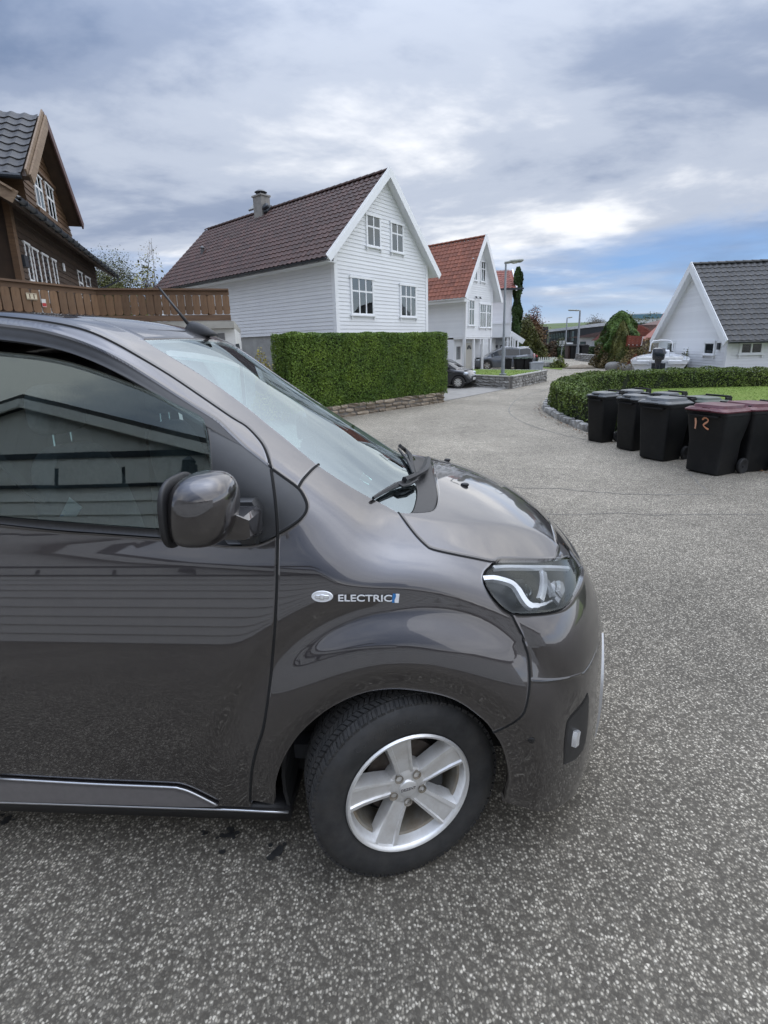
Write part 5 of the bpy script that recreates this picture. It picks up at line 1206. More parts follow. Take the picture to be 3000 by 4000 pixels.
# lean-to carport roof with white boards
A0 = at(*c3(935, 1060), 40.5); A1 = at(*c3(1058, 1140), 40.5)
cp = empty('carport', (A0[0], A0[1], GZ), label='open white carport with a sloping roof and thin posts', cat='carport'); iv = lambda P: np.array(P)-[A0[0], A0[1], GZ]
bk = np.array([HV[0], HV[1], 0])*5
mb = MB(); P = [iv(A0), iv(A1), iv(A1+bk), iv(A0+bk)]; mb.add([*P, *[p+[0, 0, .12] for p in P]], [(0, 3, 2, 1), (4, 5, 6, 7), (0, 1, 5, 4), (1, 2, 6, 5), (2, 3, 7, 6), (3, 0, 4, 7)]); mb.build('roof', white_t, cp)
mb = MB(); mb.bar(iv(A0)-[0, 0, .1], iv(A1)-[0, 0, .1], .06, .42); mb.build('bargeboard', white_t, cp)
A2 = at(*c3(1000, 1135), 40.5)
for k in (0, .3, .55, .95): 
    p = iv(A0+(A1-A0)*(.0+.6*k)); mb = MB(); mb.box((p[0]-.06, p[1]-.06, 0), (p[0]+.06, p[1]+.06, p[2]-.1)); mb.build('post', white_t, cp)
mb = MB(); mb.add([iv(A0+bk*.8), iv(A1+bk*.8), np.array([*iv(A1+bk*.8)[:2], 0]), np.array([*iv(A0+bk*.8)[:2], 0])], [(0, 1, 2, 3)]); mb.build('back_wall', room, cp)
# ---- right-hand white garage house
OR = on_plane(*c4(945, 700), at(*c4(1375, 600), 22.2), np.array([.9925, -.1219, 0]))
HR = House('white_house', 'low white weatherboard house with dark grey tiled roof behind the boat', OR, 187)
WdR, LR, zeR, zrR = 6.9, 10.0, 1.95, 5.38
HR.wall(WdR, LR, -.05, zeR-.04, zrR-.12, .135, white, sides=('u+',))
mb = MB(); mb.box((.04, .04, GZ-.2), (WdR-.04, LR-.04, -.05)); HR.B(mb, 'foundation', found_m)
TD = mk_tile(.30, .345, tile_dark)
HR.gable_roof(WdR, LR, zeR, zrR, .42, .35, .3, .10, TD, .30, .345, tiled=('right',), gut=gutter_m, gut_side=('right',), bw=.30)
mb = MB(); mb.box((WdR, -.2, zeR-.42*HR.sl-.05), (WdR+.40, LR, zeR-.42*HR.sl-.02)); HR.B(mb, 'eave_soffit', white_t)
HR.corner(WdR, 0, -.06, zeR-.1, su=1); HR.corner(0, 0, -.06, zeR-.1, su=-1)
HR.window(1.06, 2.0, .90, 1.53, cols=1, split=.0001, casing=.08, curtain=False); HR.window(5.0, 5.95, .90, 1.55, cols=1, split=.0001, casing=.10, curtain=False)
HR.window(.48, 1.50, .94, 1.53, face='u+', pos=WdR, cols=2, split=.0001, casing=.10, curtain=False)
mb = MB(); mb.box((6.22, -.12, 1.16), (6.36, -.03, 1.47)); HR.B(mb, 'wall_lamp', gutter_m)
# ---- brown timber house
KB = 1.30; OBp = at(378, 1000, 15.5*KB); kz = lambda z: HC+(z-HC)*KB
HB = House('timber_house', 'dark brown timber house with a steep dormer gable above the deck', OBp, -19.7)
brown = mat('brown_siding', (.155, .088, .044), rough=.65, col2=(.105, .058, .030), scale=3, detail=6, isl=.14, stretch=(1, 1, 8), dirt=((.05, .03, .02), .35, 1.5))
brown_d = mat('dark_siding', (.070, .042, .026), rough=.7, col2=(.045, .028, .018), scale=3, detail=6, isl=.14)
barge_m = mat('barge_wood', (.27, .195, .13), rough=.7, col2=(.19, .13, .085), scale=4, detail=7, stretch=(1, 1, 6))
barge_r = mat('barge_dark', (.10, .05, .045), rough=.6, col2=(.08, .04, .036), scale=4)
TG = mk_tile(.30, .34, tile_dark)
uR = -.58*KB; uL = -7.3*KB
zd = 2.2
# long wall below the eave
mb = MB(); mb.box((uL, 0, GZ), (uR, 7.5, kz(4.35))); wl = HB.B(mb, 'wall', brown_d)
HB.boards(wl, [(uL, zd), (uR, zd), (uR, kz(4.3)), (uL, kz(4.3))], 'v-', .15, brown_d)
mb = MB(); mb.box((-16, .9, GZ), (uL-.01, 7.5, 6.0)); HB.B(mb, 'porch_wall', brown_d)
gl_ = HB.pix(d4(130, 950), v=-.5); gr_ = HB.pix(d4(1190, 1700), v=-.5)
def tl_win(u0, u1, z0, z1): HB.window(u0, u1, z0, z1, cols=2, split=.45, m=brown_d, frame_m=white_t, sill=False, casing=.06, curtain=True)
for k, (qa, qb) in enumerate(((d4(265, 1360), d4(360, 1740)), (d4(345, 1420), d4(465, 1790)), (d4(450, 1480), d4(560, 1810)), (d4(555, 1540), d4(635, 1830)), (d4(820, 1665), d4(885, 1830)), (d4(900, 1720), d4(965, 1860)))):
    a0, b0_ = HB.pix(qa, v=-.07), HB.pix(qb, v=-.07); z1 = a0[2]; z0 = 2.35 if k < 4 else kz(3.2)
    HB.window(a0[0], max(b0_[0], a0[0]+.35), z0, z1, cols=1, split=.42, m=white_t, sill=False, casing=.055, dk=.45, curtain=(3 if k % 2 == 0 else 1))
for k, q in enumerate((d4(178, 1520), d4(197, 1540))):
    p = HB.pix(q, v=-.045); mb = MB(); mb.box((p[0]-.018, -.05, p[2]-.10), (p[0]+.018, -.035, p[2]+.09)); HB.B(mb, 'house_number', white_t)
p = HB.pix(d4(250, 1580), v=-.1); mb = MB(); mb.box((p[0]-.12, -.16, p[2]-.12), (p[0]+.12, -.03, p[2]+.14)); HB.B(mb, 'letter_box', gutter_m)
p = HB.pix(d4(668, 1640), v=-.05); mb = MB(); mb.box((p[0]-.07, -.06, p[2]-.10), (p[0]+.07, -.03, p[2]+.12)); HB.B(mb, 'wall_plate', white_t)
p = HB.pix(d4(110, 1400), v=-.1); mb = MB(); mb.box((uL-.12, -.12, zd-.2), (uL+.08, .0, kz(4.35))); HB.B(mb, 'corner_post', brown)
# main roof: eave slope and rear
ev = -.55; zE = (gl_[2]+gr_[2])/2; uA, uB = gl_[0]-.05, gr_[0]
slB = .62; aB = math.atan(slB); lnB = 5.6/math.cos(aB)
MBr = frame((uA, ev, zE-GZ), (1, 0, 0), (0, math.cos(aB), math.sin(aB)))
mb = MB(); mb.box((0, 0, -.12), (uB-uA, lnB, 0)); rfB = mb.build('roof', brown_d, HB.root); rfB.matrix_local = MBr
lay_tiles(rfB, Matrix.Identity(4), uB-uA, lnB, .30, .34, TG, HB.M@MBr, 120, trim=lambda x_, y_: y_ < 2.2)
mb = MB(); rings = []
for uu in (uA+.02, uB): rings.append([(uu, ev-.065-.07*math.cos(a_), zE-.01-.08*math.sin(a_)) for a_ in np.linspace(0, math.pi, 9)]+[(uu, ev-.065+.06*math.cos(a_), zE-.01-.07*math.sin(a_)) for a_ in np.linspace(0, math.pi, 9)])
mb.loft(rings); HB.B(mb, 'gutter', gutter_m, smooth=40)
for uu in np.arange(uA+.3, uB, .6): mb = MB(); mb.box((uu, ev-.145, zE-.10), (uu+.03, ev+.01, zE-.0)); HB.B(mb, 'gutter_bracket', gutter_m)
mb = MB(); mb.tube([(uB-.05, ev-.06, zE-.08), (uB-.05, ev-.06, zE-.22), (uB-.35, -.08, zE-.55), (uB-.8, -.08, zE-.6)], .04, 8); HB.B(mb, 'downpipe', gutter_m)
b0_ = HB.pix(d4(0, 830), v=-.5); d_ = np.array([0, math.cos(aB), math.sin(aB)]); mb = MB(); p0 = np.array([uA-.03, ev-.03, zE-.02]); mb.bar(p0, p0+d_*3.2, .05, .26, (0, -math.sin(aB), math.cos(aB))); HB.B(mb, 'bargeboard', barge_m)
mb = MB(); mb.bar(p0+[-.02, 0, .12], p0+d_*3.2+[-.02, 0, .12], .16, .04, (0, -math.sin(aB), math.cos(aB))); HB.B(mb, 'verge_cap', barge_m)
# dormer
vD, vB = .06, -.34
ap = HB.pix(d4(465, 78), v=vB); eL = HB.pix(d4(305, 690), v=vB); eR = HB.pix(d4(858, 1195), v=vB)
wL = HB.pix(d4(245, 800), v=vD); wR = HB.pix(d4(735, 1250), v=vD)
uc = ap[0]; zwb = kz(4.3)
hl_ = (ap[2]-eL[2])/(ap[0]-eL[0]); hr_ = (ap[2]-eR[2])/(eR[0]-ap[0])
zL, zR = ap[2]-hl_*(uc-wL[0])-.14, ap[2]-hr_*(wR[0]-uc)-.14
poly = [(wL[0], zwb), (wR[0], zwb), (wR[0], zR), (uc, ap[2]-.2), (wL[0], zL)]
mb = MB(); mb.loft([[(x_, v_, z_) for x_, z_ in poly] for v_ in (vD, 4.5)]); dw_ = HB.B(mb, 'dormer', brown)
HB.boards(dw_, poly, 'v-', .145, brown, pos=vD)
for (qa, qb) in ((d4(345, 615), d4(492, 1060)), (d4(475, 740), d4(612, 1170))):
    a0, b0_ = HB.pix(qa, v=vD-.07), HB.pix(qb, v=vD-.07); HB.window(a0[0], b0_[0], min(a0[2], b0_[2])+.0, max(a0[2], b0_[2]), pos=vD, cols=2, split=.40, m=white_t, sill=False, casing=.05, dk=.6, curtain=3)
mb = MB(); a0 = HB.pix(d4(340, 600), v=vD-.07); b0_ = HB.pix(d4(620, 1180), v=vD-.07); mb.box((a0[0]-.1, vD-.10, a0[2]+.02), (b0_[0]+.1, vD-.02, a0[2]+.10)); mb.box((a0[0]-.1, vD-.10, b0_[2]-.14), (b0_[0]+.1, vD-.02, b0_[2]-.03)); HB.B(mb, 'window_trim', brown)
for sg, e_, k_ in ((1, eL, hl_), (-1, eR, hr_)):
    a_ = math.atan(k_); d2 = np.array([sg*math.cos(a_), 0, math.sin(a_)]); up = np.array([-sg*math.sin(a_), 0, math.cos(a_)]); ln = (uc-e_[0])*sg/math.cos(a_); e0 = np.array([e_[0], vB, e_[2]])
    M = frame((e_[0], 5.5, e_[2]-GZ), (0, -1, 0), (d2[0], 0, d2[2])) if sg > 0 else frame((e_[0], vB, e_[2]-GZ), (0, 1, 0), (d2[0], 0, d2[2]))
    mb = MB(); mb.box((0, 0, -.10), (5.5-vB, ln, 0)); rf = mb.build('dormer_roof', brown_d, HB.root); rf.matrix_local = M
    if sg > 0: lay_tiles(rf, Matrix.Identity(4), 5.5-vB-.14, ln, .30, .34, TG, HB.M@M, 160)
    else: mb = MB(); mb.box((0, 0, .002), (5.5-vB, ln, .05)); mb.build('tile_layer', tile_dark, rf)
    m_ = barge_m if sg > 0 else barge_r
    mb = MB(); P = [e0+up*.05, np.array([uc, vB, ap[2]+.05/math.cos(a_)]), np.array([uc, vB, ap[2]-.20/math.cos(a_)]), e0-up*.20]
    mb.add([p+[0, -.045, 0] for p in P]+[p-[0, .002, 0] for p in P], [(0, 1, 2, 3), (7, 6, 5, 4), (0, 4, 5, 1), (1, 5, 6, 2), (2, 6, 7, 3), (3, 7, 4, 0)]); HB.B(mb, 'bargeboard', m_)
    mb = MB(); mb.bar(e0+up*.07+[0, .03, 0], np.array([uc, vB+.03, ap[2]+.07/math.cos(a_)]), .20, .035, (0, 1, 0) if True else None); o = HB.B(mb, 'verge_cap', m_)
    if sg > 0:
        mb = MB(); mb.tube([e0+[-.05, .15, -.02], e0+[-.05, 4.8, -.02]], .06, 8); HB.B(mb, 'gutter', gutter_m)
# ---- deck on the garage roof with its plank balustrade
dk0, dk1, dk2 = at(-60, 1076, 10.0), at(*c1(620, 1207), 12.2), at(*c1(1480, 1211), 13.0)
plank_m = mat('plank_wood', (.205, .118, .062), rough=.75, col2=(.115, .066, .036), scale=5, detail=7, isl=.26, stretch=(2, 2, .35), bump=.25, bscale=60, dirt=((.19, .14, .10), .45, 2.0))
rail_m = mat('rail_wood', (.17, .10, .058), rough=.7, col2=(.10, .06, .037), scale=4, detail=7, stretch=(.5, .5, 3))
fence = empty('deck_balustrade', (dk1[0], dk1[1], GZ), label='brown plank balustrade with rounded boards round the roof deck', cat='balustrade')
base = np.array([dk1[0], dk1[1], GZ]); zt, zl_ = 3.345, 2.56
pw = .185
def plank_mesh(h):
    mb = MB(); r = .045; pts = []
    for (sx, sz) in ((1, -1), (1, 1), (-1, 1), (-1, -1)):
        for k in range(3):
            a_ = {(1, -1): -math.pi/2, (1, 1): 0, (-1, 1): math.pi/2, (-1, -1): math.pi}[(sx, sz)]+k*math.pi/4; pts.append((sx*(pw/2-.006-r)+r*math.cos(a_), (h if sz > 0 else 0)+(-sz)*r+r*math.sin(a_)))
    mb.prism(pts, -.011, .011, lambda u, v, h_: (u, h_, v)); return mb.mesh('plank', plank_m)
pm = plank_mesh(zt-.16-zl_-.13)
for (a, b_), nm in (((dk0, dk1), 0), ((dk1, dk2), 1)):
    d = (b_-a)[:2]; ln = np.linalg.norm(d); d /= ln; ang = math.atan2(d[1], d[0]); n_ = np.array([d[1], -d[0]]); n = int(ln/pw)
    for i in range(n):
        c = a[:2]+d*(i+.5)*ln/n+n_*(.028+random.uniform(-.003, .003)); o = link('plank', pm, fence, np.array([c[0], c[1], zl_+.135])-base, (random.uniform(-.01, .01), random.uniform(-.012, .012), ang)); o.scale = (1, 1, random.uniform(.985, 1.01))
    A3, B3 = np.array([*a[:2], 0])-[*base[:2], GZ], np.array([*b_[:2], 0])-[*base[:2], GZ]
    e_ = np.array([*d, 0])*.02
    for z_, hh_, ww, off, nm2 in ((zt-.02, .045, .16, .02, 'top_rail'), (zt-.10, .11, .04, .0, 'upper_rail'), (zl_+.05, .15, .045, .05, 'lower_rail'), (zl_+.30, .10, .04, -.01, 'back_rail')):
        mb = MB(); s_ = np.array([*n_, 0])*off; mb.bar(A3+s_+[0, 0, z_], B3+s_+[0, 0, z_], ww, hh_); mb.build(nm2, rail_m, fence)
    for i in range(0, n, 7):
        c = a[:2]+d*(i+.1)*ln/n-n_*.06; mb = MB(); mb.box((c[0]-base[0]-.04, c[1]-base[1]-.04, zl_-GZ), (c[0]-base[0]+.04, c[1]-base[1]+.04, zt-.05-GZ)); mb.build('post', rail_m, fence)
# things fixed to the balustrade
d0 = (dk1-dk0)[:2]/np.linalg.norm((dk1-dk0)[:2]); n0 = np.array([d0[1], -d0[0], 0])
def on_rail(q, off=.06): return on_plane(*q, dk1+n0*off, n0)
xa = np.array([*d0, 0]); Mr = lambda p: Matrix(((xa[0], 0, n0[0], p[0]), (xa[1], 0, n0[1], p[1]), (xa[2], 1, n0[2], p[2]), (0, 0, 0, 1)))
p = on_rail(c1(206, 1258)); pq = on_rail(c1(172, 1258)); wq = np.linalg.norm(pq-p)
pl = MB(); cream = mat('cream_plaque', (.62, .56, .42), rough=.6, col2=(.54, .48, .35), scale=8)
pl.box((-wq, -wq*.66, -.008), (wq, wq*.66, .006)); plq = pl.build('number_plaque', cream); plq.matrix_world = Mr(p); tag(plq, 'cream house number plaque reading 11 screwed to the deck planks', 'plaque'); bevel(plq, .012, 2)
text_obj('number', '11', wq*1.15, .002, mat('plaque_brown', (.12, .045, .02), rough=.6, scale=8), plq, Matrix.Translation((0, 0, .0075)), bev=.002, xscale=1.15, space=1.2)
mb = MB(); mb.box((-wq*.9, -wq*.55, .0062), (wq*.9, -wq*.47, .009)); mb.box((-wq*.9, wq*.47, .0062), (wq*.9, wq*.55, .009)); mb.build('plaque_border', MATS['plaque_brown'], plq)
p = on_rail(c1(285, 1300)); mb = MB(); mb.box((-.045, -.085, -.004), (.045, .085, .004)); s_ = mb.build('warning_sign', mat('sign_white', (.7, .69, .66), rough=.5, scale=8)); s_.matrix_world = Mr(p); tag(s_, 'small red and white sign fixed to the deck planks', 'sign')
mb = MB(); mb.box((-.042, -.075, .0042), (.042, .0, .006)); mb.build('red_field', mat('sign_red', (.42, .03, .03), rough=.5, scale=8), s_)
# white garage under the deck
GO = dk2+np.array([.05, 0, 0]); gdir = (dk2-dk1)[:2]/np.linalg.norm((dk2-dk1)[:2]); gn = np.array([gdir[1], -gdir[0]])
gr_root = empty('garage', (dk2[0], dk2[1], GZ), label='white rendered flat roof garage carrying the wooden deck', cat='garage')
mb = MB(); A = np.array([0, 0]); 
def gpoly(e, back): return [(-gdir*5.6+gn*e), (gdir*.06+gn*e), (gdir*.06-gn*back), (-gdir*5.6-gn*back)]
def gbox(e, back, z0, z1, nm, m):
    mb = MB(); P = gpoly(e, back); mb.loft([[(q[0], q[1], z-GZ) for q in P] for z in (z0, z1)]); return mb.build(nm, m, gr_root)
gbox(-.10, 5.5, GZ, 2.33, 'wall', mat('white_render', (.70, .70, .68), rough=.85, col2=(.62, .62, .60), scale=1.5, detail=8, dirt=((.4, .4, .38), .3, 2)))
gbox(.06, 5.6, 2.335, 2.53, 'roof_slab', mat('slab_edge', (.42, .41, .37), rough=.9, col2=(.30, .29, .26), scale=2, detail=8))
p = on_plane(*c1(1430, 1520), np.array([dk2[0], dk2[1], 0])-np.array([*gn, 0])*.08, np.array([*gn, 0]))-np.array([dk2[0], dk2[1], GZ]); mb = MB(); mb.obox(p, np.array([*gdir, 0])*.11, np.array([*gn, 0])*.02, np.array([0, 0, .10])); vt = mb.build('wall_vent', mat('vent_metal', (.20, .20, .20), rough=.6, scale=8), gr_root)
for k in range(4): mb = MB(); mb.obox(p+[0, 0, -.075+k*.05]+np.array([*gn, 0])*.022, np.array([*gdir, 0])*.095, np.array([*gn, 0])*.006, np.array([0, 0, .007])); mb.build('vent_slat', gutter_m, vt)
mb = MB(); q = gdir*.10-gn*.05; mb.tube([(q[0], q[1], 2.3), (q[0]+.05, q[1], 1.9), (q[0]+.05, q[1], 0)], .05, 8); mb.build('downpipe', gutter_m, gr_root)
# ---- garage behind the camera; the van mirrors it
gar = House('garage', 'white weatherboard garage with a low gable facing the side of the van', (-1.0, -4.0), -90, cat='garage')
cw = 6.4; gw = 2*cw; za, zs_ = 4.15, 2.40
wall_g = mat('garage_white', (.80, .80, .78), rough=.6, col2=(.76, .76, .74), scale=2)
mb = MB(); ring = [(0, GZ), (gw, GZ), (gw, zs_), (cw, za), (0, zs_)]; mb.loft([[(x_, v_, z_) for x_, z_ in ring] for v_ in (0, 7)]); gwl = gar.B(mb, 'wall', wall_g)
gar.boards(gwl, [(0, .25), (gw, .25), (gw, 2.40), (0, 2.40)], 'v-', .25, wall_g, lap=.02)
mb = MB(); mb.box((-6.2, .0, GZ), (-.01, 6, 2.36)); gan = gar.B(mb, 'side_wing', wall_g)
gar.boards(gan, [(-6.2, .25), (-.01, .25), (-.01, 2.36), (-6.2, 2.36)], 'v-', .25, wall_g, lap=.02)
mb = MB(); mb.box((-6.4, -.15, 2.365), (-.02, 6.1, 2.47)); gar.B(mb, 'flat_roof', tile_dark)
for k in range(int(gw/.16)):
    x0 = k*.16; zt = za-abs(x0+.08-cw)*(za-zs_)/cw-.10
    if zt < 2.62: continue
    mb = MB(); mb.box((x0, -.022 if k % 2 else -.030, 2.56), (x0+.157, -.001, zt)); gar.B(mb, 'cladding_board', wall_g, gwl)
mb = MB(); mb.box((.4, -.06, 3.06), (gw-2, -.031, 3.17)); gar.B(mb, 'dark_batten', gutter_m)
mb = MB(); mb.box((.0, -.05, 2.50), (gw, -.001, 2.559)); gar.B(mb, 'dark_flashing', gutter_m)
for k in range(8): mb = MB(); x0 = 1.2+k*1.3; mb.bar((x0, -.3, 2.5), (x0+.06, -.3, 2.8), .04, .04, (0, 1, 0)); gar.B(mb, 'bracket', gutter_m)
for sg in (-1, 1):
    e0 = np.array([cw+sg*(cw+.4), -.16, za+.06-(cw+.4)*(za-zs_)/cw]); e1 = np.array([cw, -.16, za+.06]); mb = MB(); mb.bar(e0, e1, .05, .18, (0, 0, 1)); gar.B(mb, 'bargeboard', wall_g)
    mb = MB(); mb.add([e0+[0, 0, .10], e1+[0, 0, .10], e1+[0, 7.5, .10], e0+[0, 7.5, .10], e0+[0, 0, .19], e1+[0, 0, .19], e1+[0, 7.5, .19], e0+[0, 7.5, .19]], [(0, 1, 2, 3), (4, 5, 6, 7), (0, 1, 5, 4), (1, 2, 6, 5), (2, 3, 7, 6), (3, 0, 4, 7)]); gar.B(mb, 'roof', tile_dark)
mb = MB(); x0 = 2.75; mb.box((x0-.07, -.28, 2.68), (x0+.07, -.10, 2.9)); mb.lathe([(.13, 2.9), (.02, 3.0)], 6, 'z', (x0, -.19, 0)); gar.B(mb, 'wall_lantern', gutter_m)
# ---- lawn and low hedge on the right
lawnp = [(6.4, 8.2), (6.0, 10), (5.9, 12), (6.1, 14), (6.8, 16.2), (8.2, 18.4), (10, 19.4), (14, 19.7), (30, 20.2), (30, 5.5), (9, 5.0)]
b = MB(); gx = np.arange(5, 31, .8); gy = np.arange(4, 21, .5); lp = np.array(lawnp); vv, ff, idx = [], [], {}
for j in range(len(gy)-1):
    for i in range(len(gx)-1):
        c = np.array([[gx[i]+.4, gy[j]+.25]])
        if inside(c, lp)[0]:
            f = []
            for (a_, b_) in ((i, j), (i+1, j), (i+1, j+1), (i, j+1)):
                if (a_, b_) not in idx: idx[(a_, b_)] = len(vv); vv.append((gx[a_], gy[b_], float(gz(gx[a_], gy[b_]))+.10))
                f.append(idx[(a_, b_)])
            ff.append(tuple(f))
b.add(vv, ff); struct('lawn', b, grass, True)
n = 16000; P = np.stack([rng.uniform(6.2, 17, n), rng.uniform(8, 19.4, n)], -1); P = P[inside(P, lp)]
zg = gz(P[:, 0], P[:, 1])+.11
o = link('grass', leaf_mesh('grass', np.column_stack([P, zg]), np.tile([0, 0, .2], (len(P), 1)), .07, leafm('grass_leaf', (.21, .30, .05), (.13, .22, .034), .3, 3), .16, .9)); o['kind'] = 'stuff'
low_leaf = leafm('low_hedge_leaf', (.135, .185, .030), (.065, .105, .018), .45, 1.6)
path = smooth_line(np.array([(7.6, 5.2, 0), (6.55, 7.2, 0), (5.95, 9.2, 0), (5.6, 11, 0), (5.5, 12.6, 0), (5.75, 14.4, 0), (6.5, 16.2, 0), (7.9, 18.2, 0), (9.8, 19.5, 0), (12.5, 19.8, 0), (15.0, 19.7, 0)]), 10)[:, :2]
def path_hedge(name, path, wid, h, dens, size, m, label, z0=.05):
    seg = np.linalg.norm(np.diff(path, axis=0), axis=1); cum = np.concatenate([[0], np.cumsum(seg)]); T = cum[-1]
    per = 2*h+wid; n_ = int(T*per*dens); s_ = rng.uniform(0, T, n_); i = np.clip(np.searchsorted(cum, s_)-1, 0, len(seg)-1); f = (s_-cum[i])/seg[i]
    C = path[i]+(path[i+1]-path[i])*f[:, None]; d = (path[i+1]-path[i])/seg[i][:, None]; nn = np.stack([-d[:, 1], d[:, 0]], -1)
    q = rng.uniform(0, per, n_); side = np.where(q < h, 1, np.where(q > h+wid, -1, 0)); zz = np.where(q < h, q, np.where(q > h+wid, per-q, h)); off = np.where(side == 0, q-h-wid/2, side*wid/2)
    lump = .05*np.sin(s_*3.1+off*4)+.035*np.sin(s_*7.7-zz*6)+.03*np.sin(s_*1.3+1)
    edge = np.minimum(h-zz, wid/2-np.abs(off)+np.where(side == 0, 0, 0)); dep = rng.exponential(.06, n_).clip(0, .25)
    rr = wid/2*.0
    off = off*(1-.10*(zz/h)**3); O_ = C+nn*(off+side*(lump-dep))[:, None]; zz = zz+np.where(side == 0, lump-dep-.05*(np.abs(off)/(wid/2))**4, 0)
    zg_ = gz(O_[:, 0], O_[:, 1])+z0; P = np.column_stack([O_, zg_+zz]); Nn = np.column_stack([nn*side[:, None]*1.0, np.where(side == 0, 1, .3)])
    o = link(name, leaf_mesh(name, P, Nn, size, m, .6)); tag(o, label, 'hedge')
    b_ = MB(); rings = []
    for k in range(0, len(path), 3):
        d = path[min(k+1, len(path)-1)]-path[max(k-1, 0)]; d /= np.linalg.norm(d); n2 = np.array([-d[1], d[0]]); zg2 = float(gz(*path[k])); w_ = wid/2-.08
        rings.append([(*(path[k]+n2*w_), zg2-.02), (*(path[k]+n2*w_*.9), zg2+h-.08), (*(path[k]-n2*w_*.9), zg2+h-.08), (*(path[k]-n2*w_), zg2-.02)])
    b_.loft(rings); b_.build('twigs', MATS['hedge_core'], o); return o
path_hedge('hedge', path, .95, .80, 1100, .060, low_leaf, 'low rounded hedge curving round the lawn behind the wheelie bins')
pth2 = smooth_line(np.array([(14.9, 19.65, 0), (19, 19.4, 0), (23, 19.1, 0), (30, 18.6, 0)]), 8)[:, :2]
path_hedge('hedge', pth2, .7, .74, 900, .07, leafm('thin_leaf', (.16, .20, .042), (.085, .12, .026), .45, 1.6), 'thin loose hedge in front of the low white garage house')
ks = empty('stone_edging', label='row of rough kerb stones along the foot of the low hedge', cat='kerb')
kp = smooth_line(np.array([(6.35, 6.0, 0), (5.75, 7.4, 0), (5.25, 9.3, 0), (5.0, 11, 0), (4.95, 12.6, 0), (5.15, 14.5, 0), (5.9, 16.5, 0), (7.3, 18.7, 0)]), 6)[:, :2]
sm = [stone_mesh(200+k, grey_stone) for k in range(5)]; acc = 0
for k in range(len(kp)-1):
    d = kp[k+1]-kp[k]; n_ = max(1, int(np.linalg.norm(d)/.30)); 
    for j in range(n_):
        c = kp[k]+d*(j+.5)/n_; o = link('stone', random.choice(sm), ks, (c[0]+random.uniform(-.02, .02), c[1], float(gz(*c))+.05+random.uniform(-.02, .02)), (random.uniform(-.1, .1), random.uniform(-.1, .1), math.atan2(d[1], d[0])+random.uniform(-.1, .1))); o.scale = (np.linalg.norm(d)/n_/2-.012, .10, .11)
# dead leaves in the gutter
n = 500; s_ = rng.integers(0, len(kp), n); P = kp[s_]+rng.normal(0, .10, (n, 2))-[.22, 0]
o = link('fallen_leaves', leaf_mesh('fallen_leaves', np.column_stack([P, gz(P[:, 0], P[:, 1])+.012]), np.tile([0, 0, 1.], (n, 1)), .045, leafm('dead_leaf', (.20, .10, .04), (.10, .05, .02), .4, 4), .7, .25)); o['kind'] = 'stuff'
# ---- wheelie bins
bin_m = mat('bin_plastic', (.008, .0085, .0095), rough=.5, spec=.32, col2=(.0055, .006, .007), scale=6, detail=8, bump=.08, bscale=250, bdist=.002, dirt=((.045, .044, .040), .22, 3.5), rough2=.62)
lid_m = mat('lid_plastic', (.075, .083, .090), rough=.28, col2=(.055, .061, .067), scale=5, detail=8, dirt=((.12, .12, .11), .30, 6), rough2=.4)
lid_o = mat('lid_green_grey', (.075, .095, .075), rough=.4, col2=(.055, .07, .056), scale=5, dirt=((.16, .17, .14), .35, 6))
lid_r = mat('lid_maroon', (.085, .008, .020), rough=.26, col2=(.062, .006, .014), scale=5, dirt=((.22, .12, .12), .30, 5), rough2=.5)
wheel_m = mat('bin_wheel', (.020, .020, .021), rough=.7, col2=(.014, .014, .015), scale=12)
def rrect(w_, d_, r, z, cx=0, cy=0, n=4):
    pts = []
    for sx, sy, a0 in ((1, -1, -math.pi/2), (1, 1, 0), (-1, 1, math.pi/2), (-1, -1, math.pi)):
        for k in range(n+1):
            a_ = a0+k*math.pi/2/n; pts.append((cx+sx*(w_/2-r)+r*math.cos(a_), cy+sy*(d_/2-r)+r*math.sin(a_), z))
    return pts
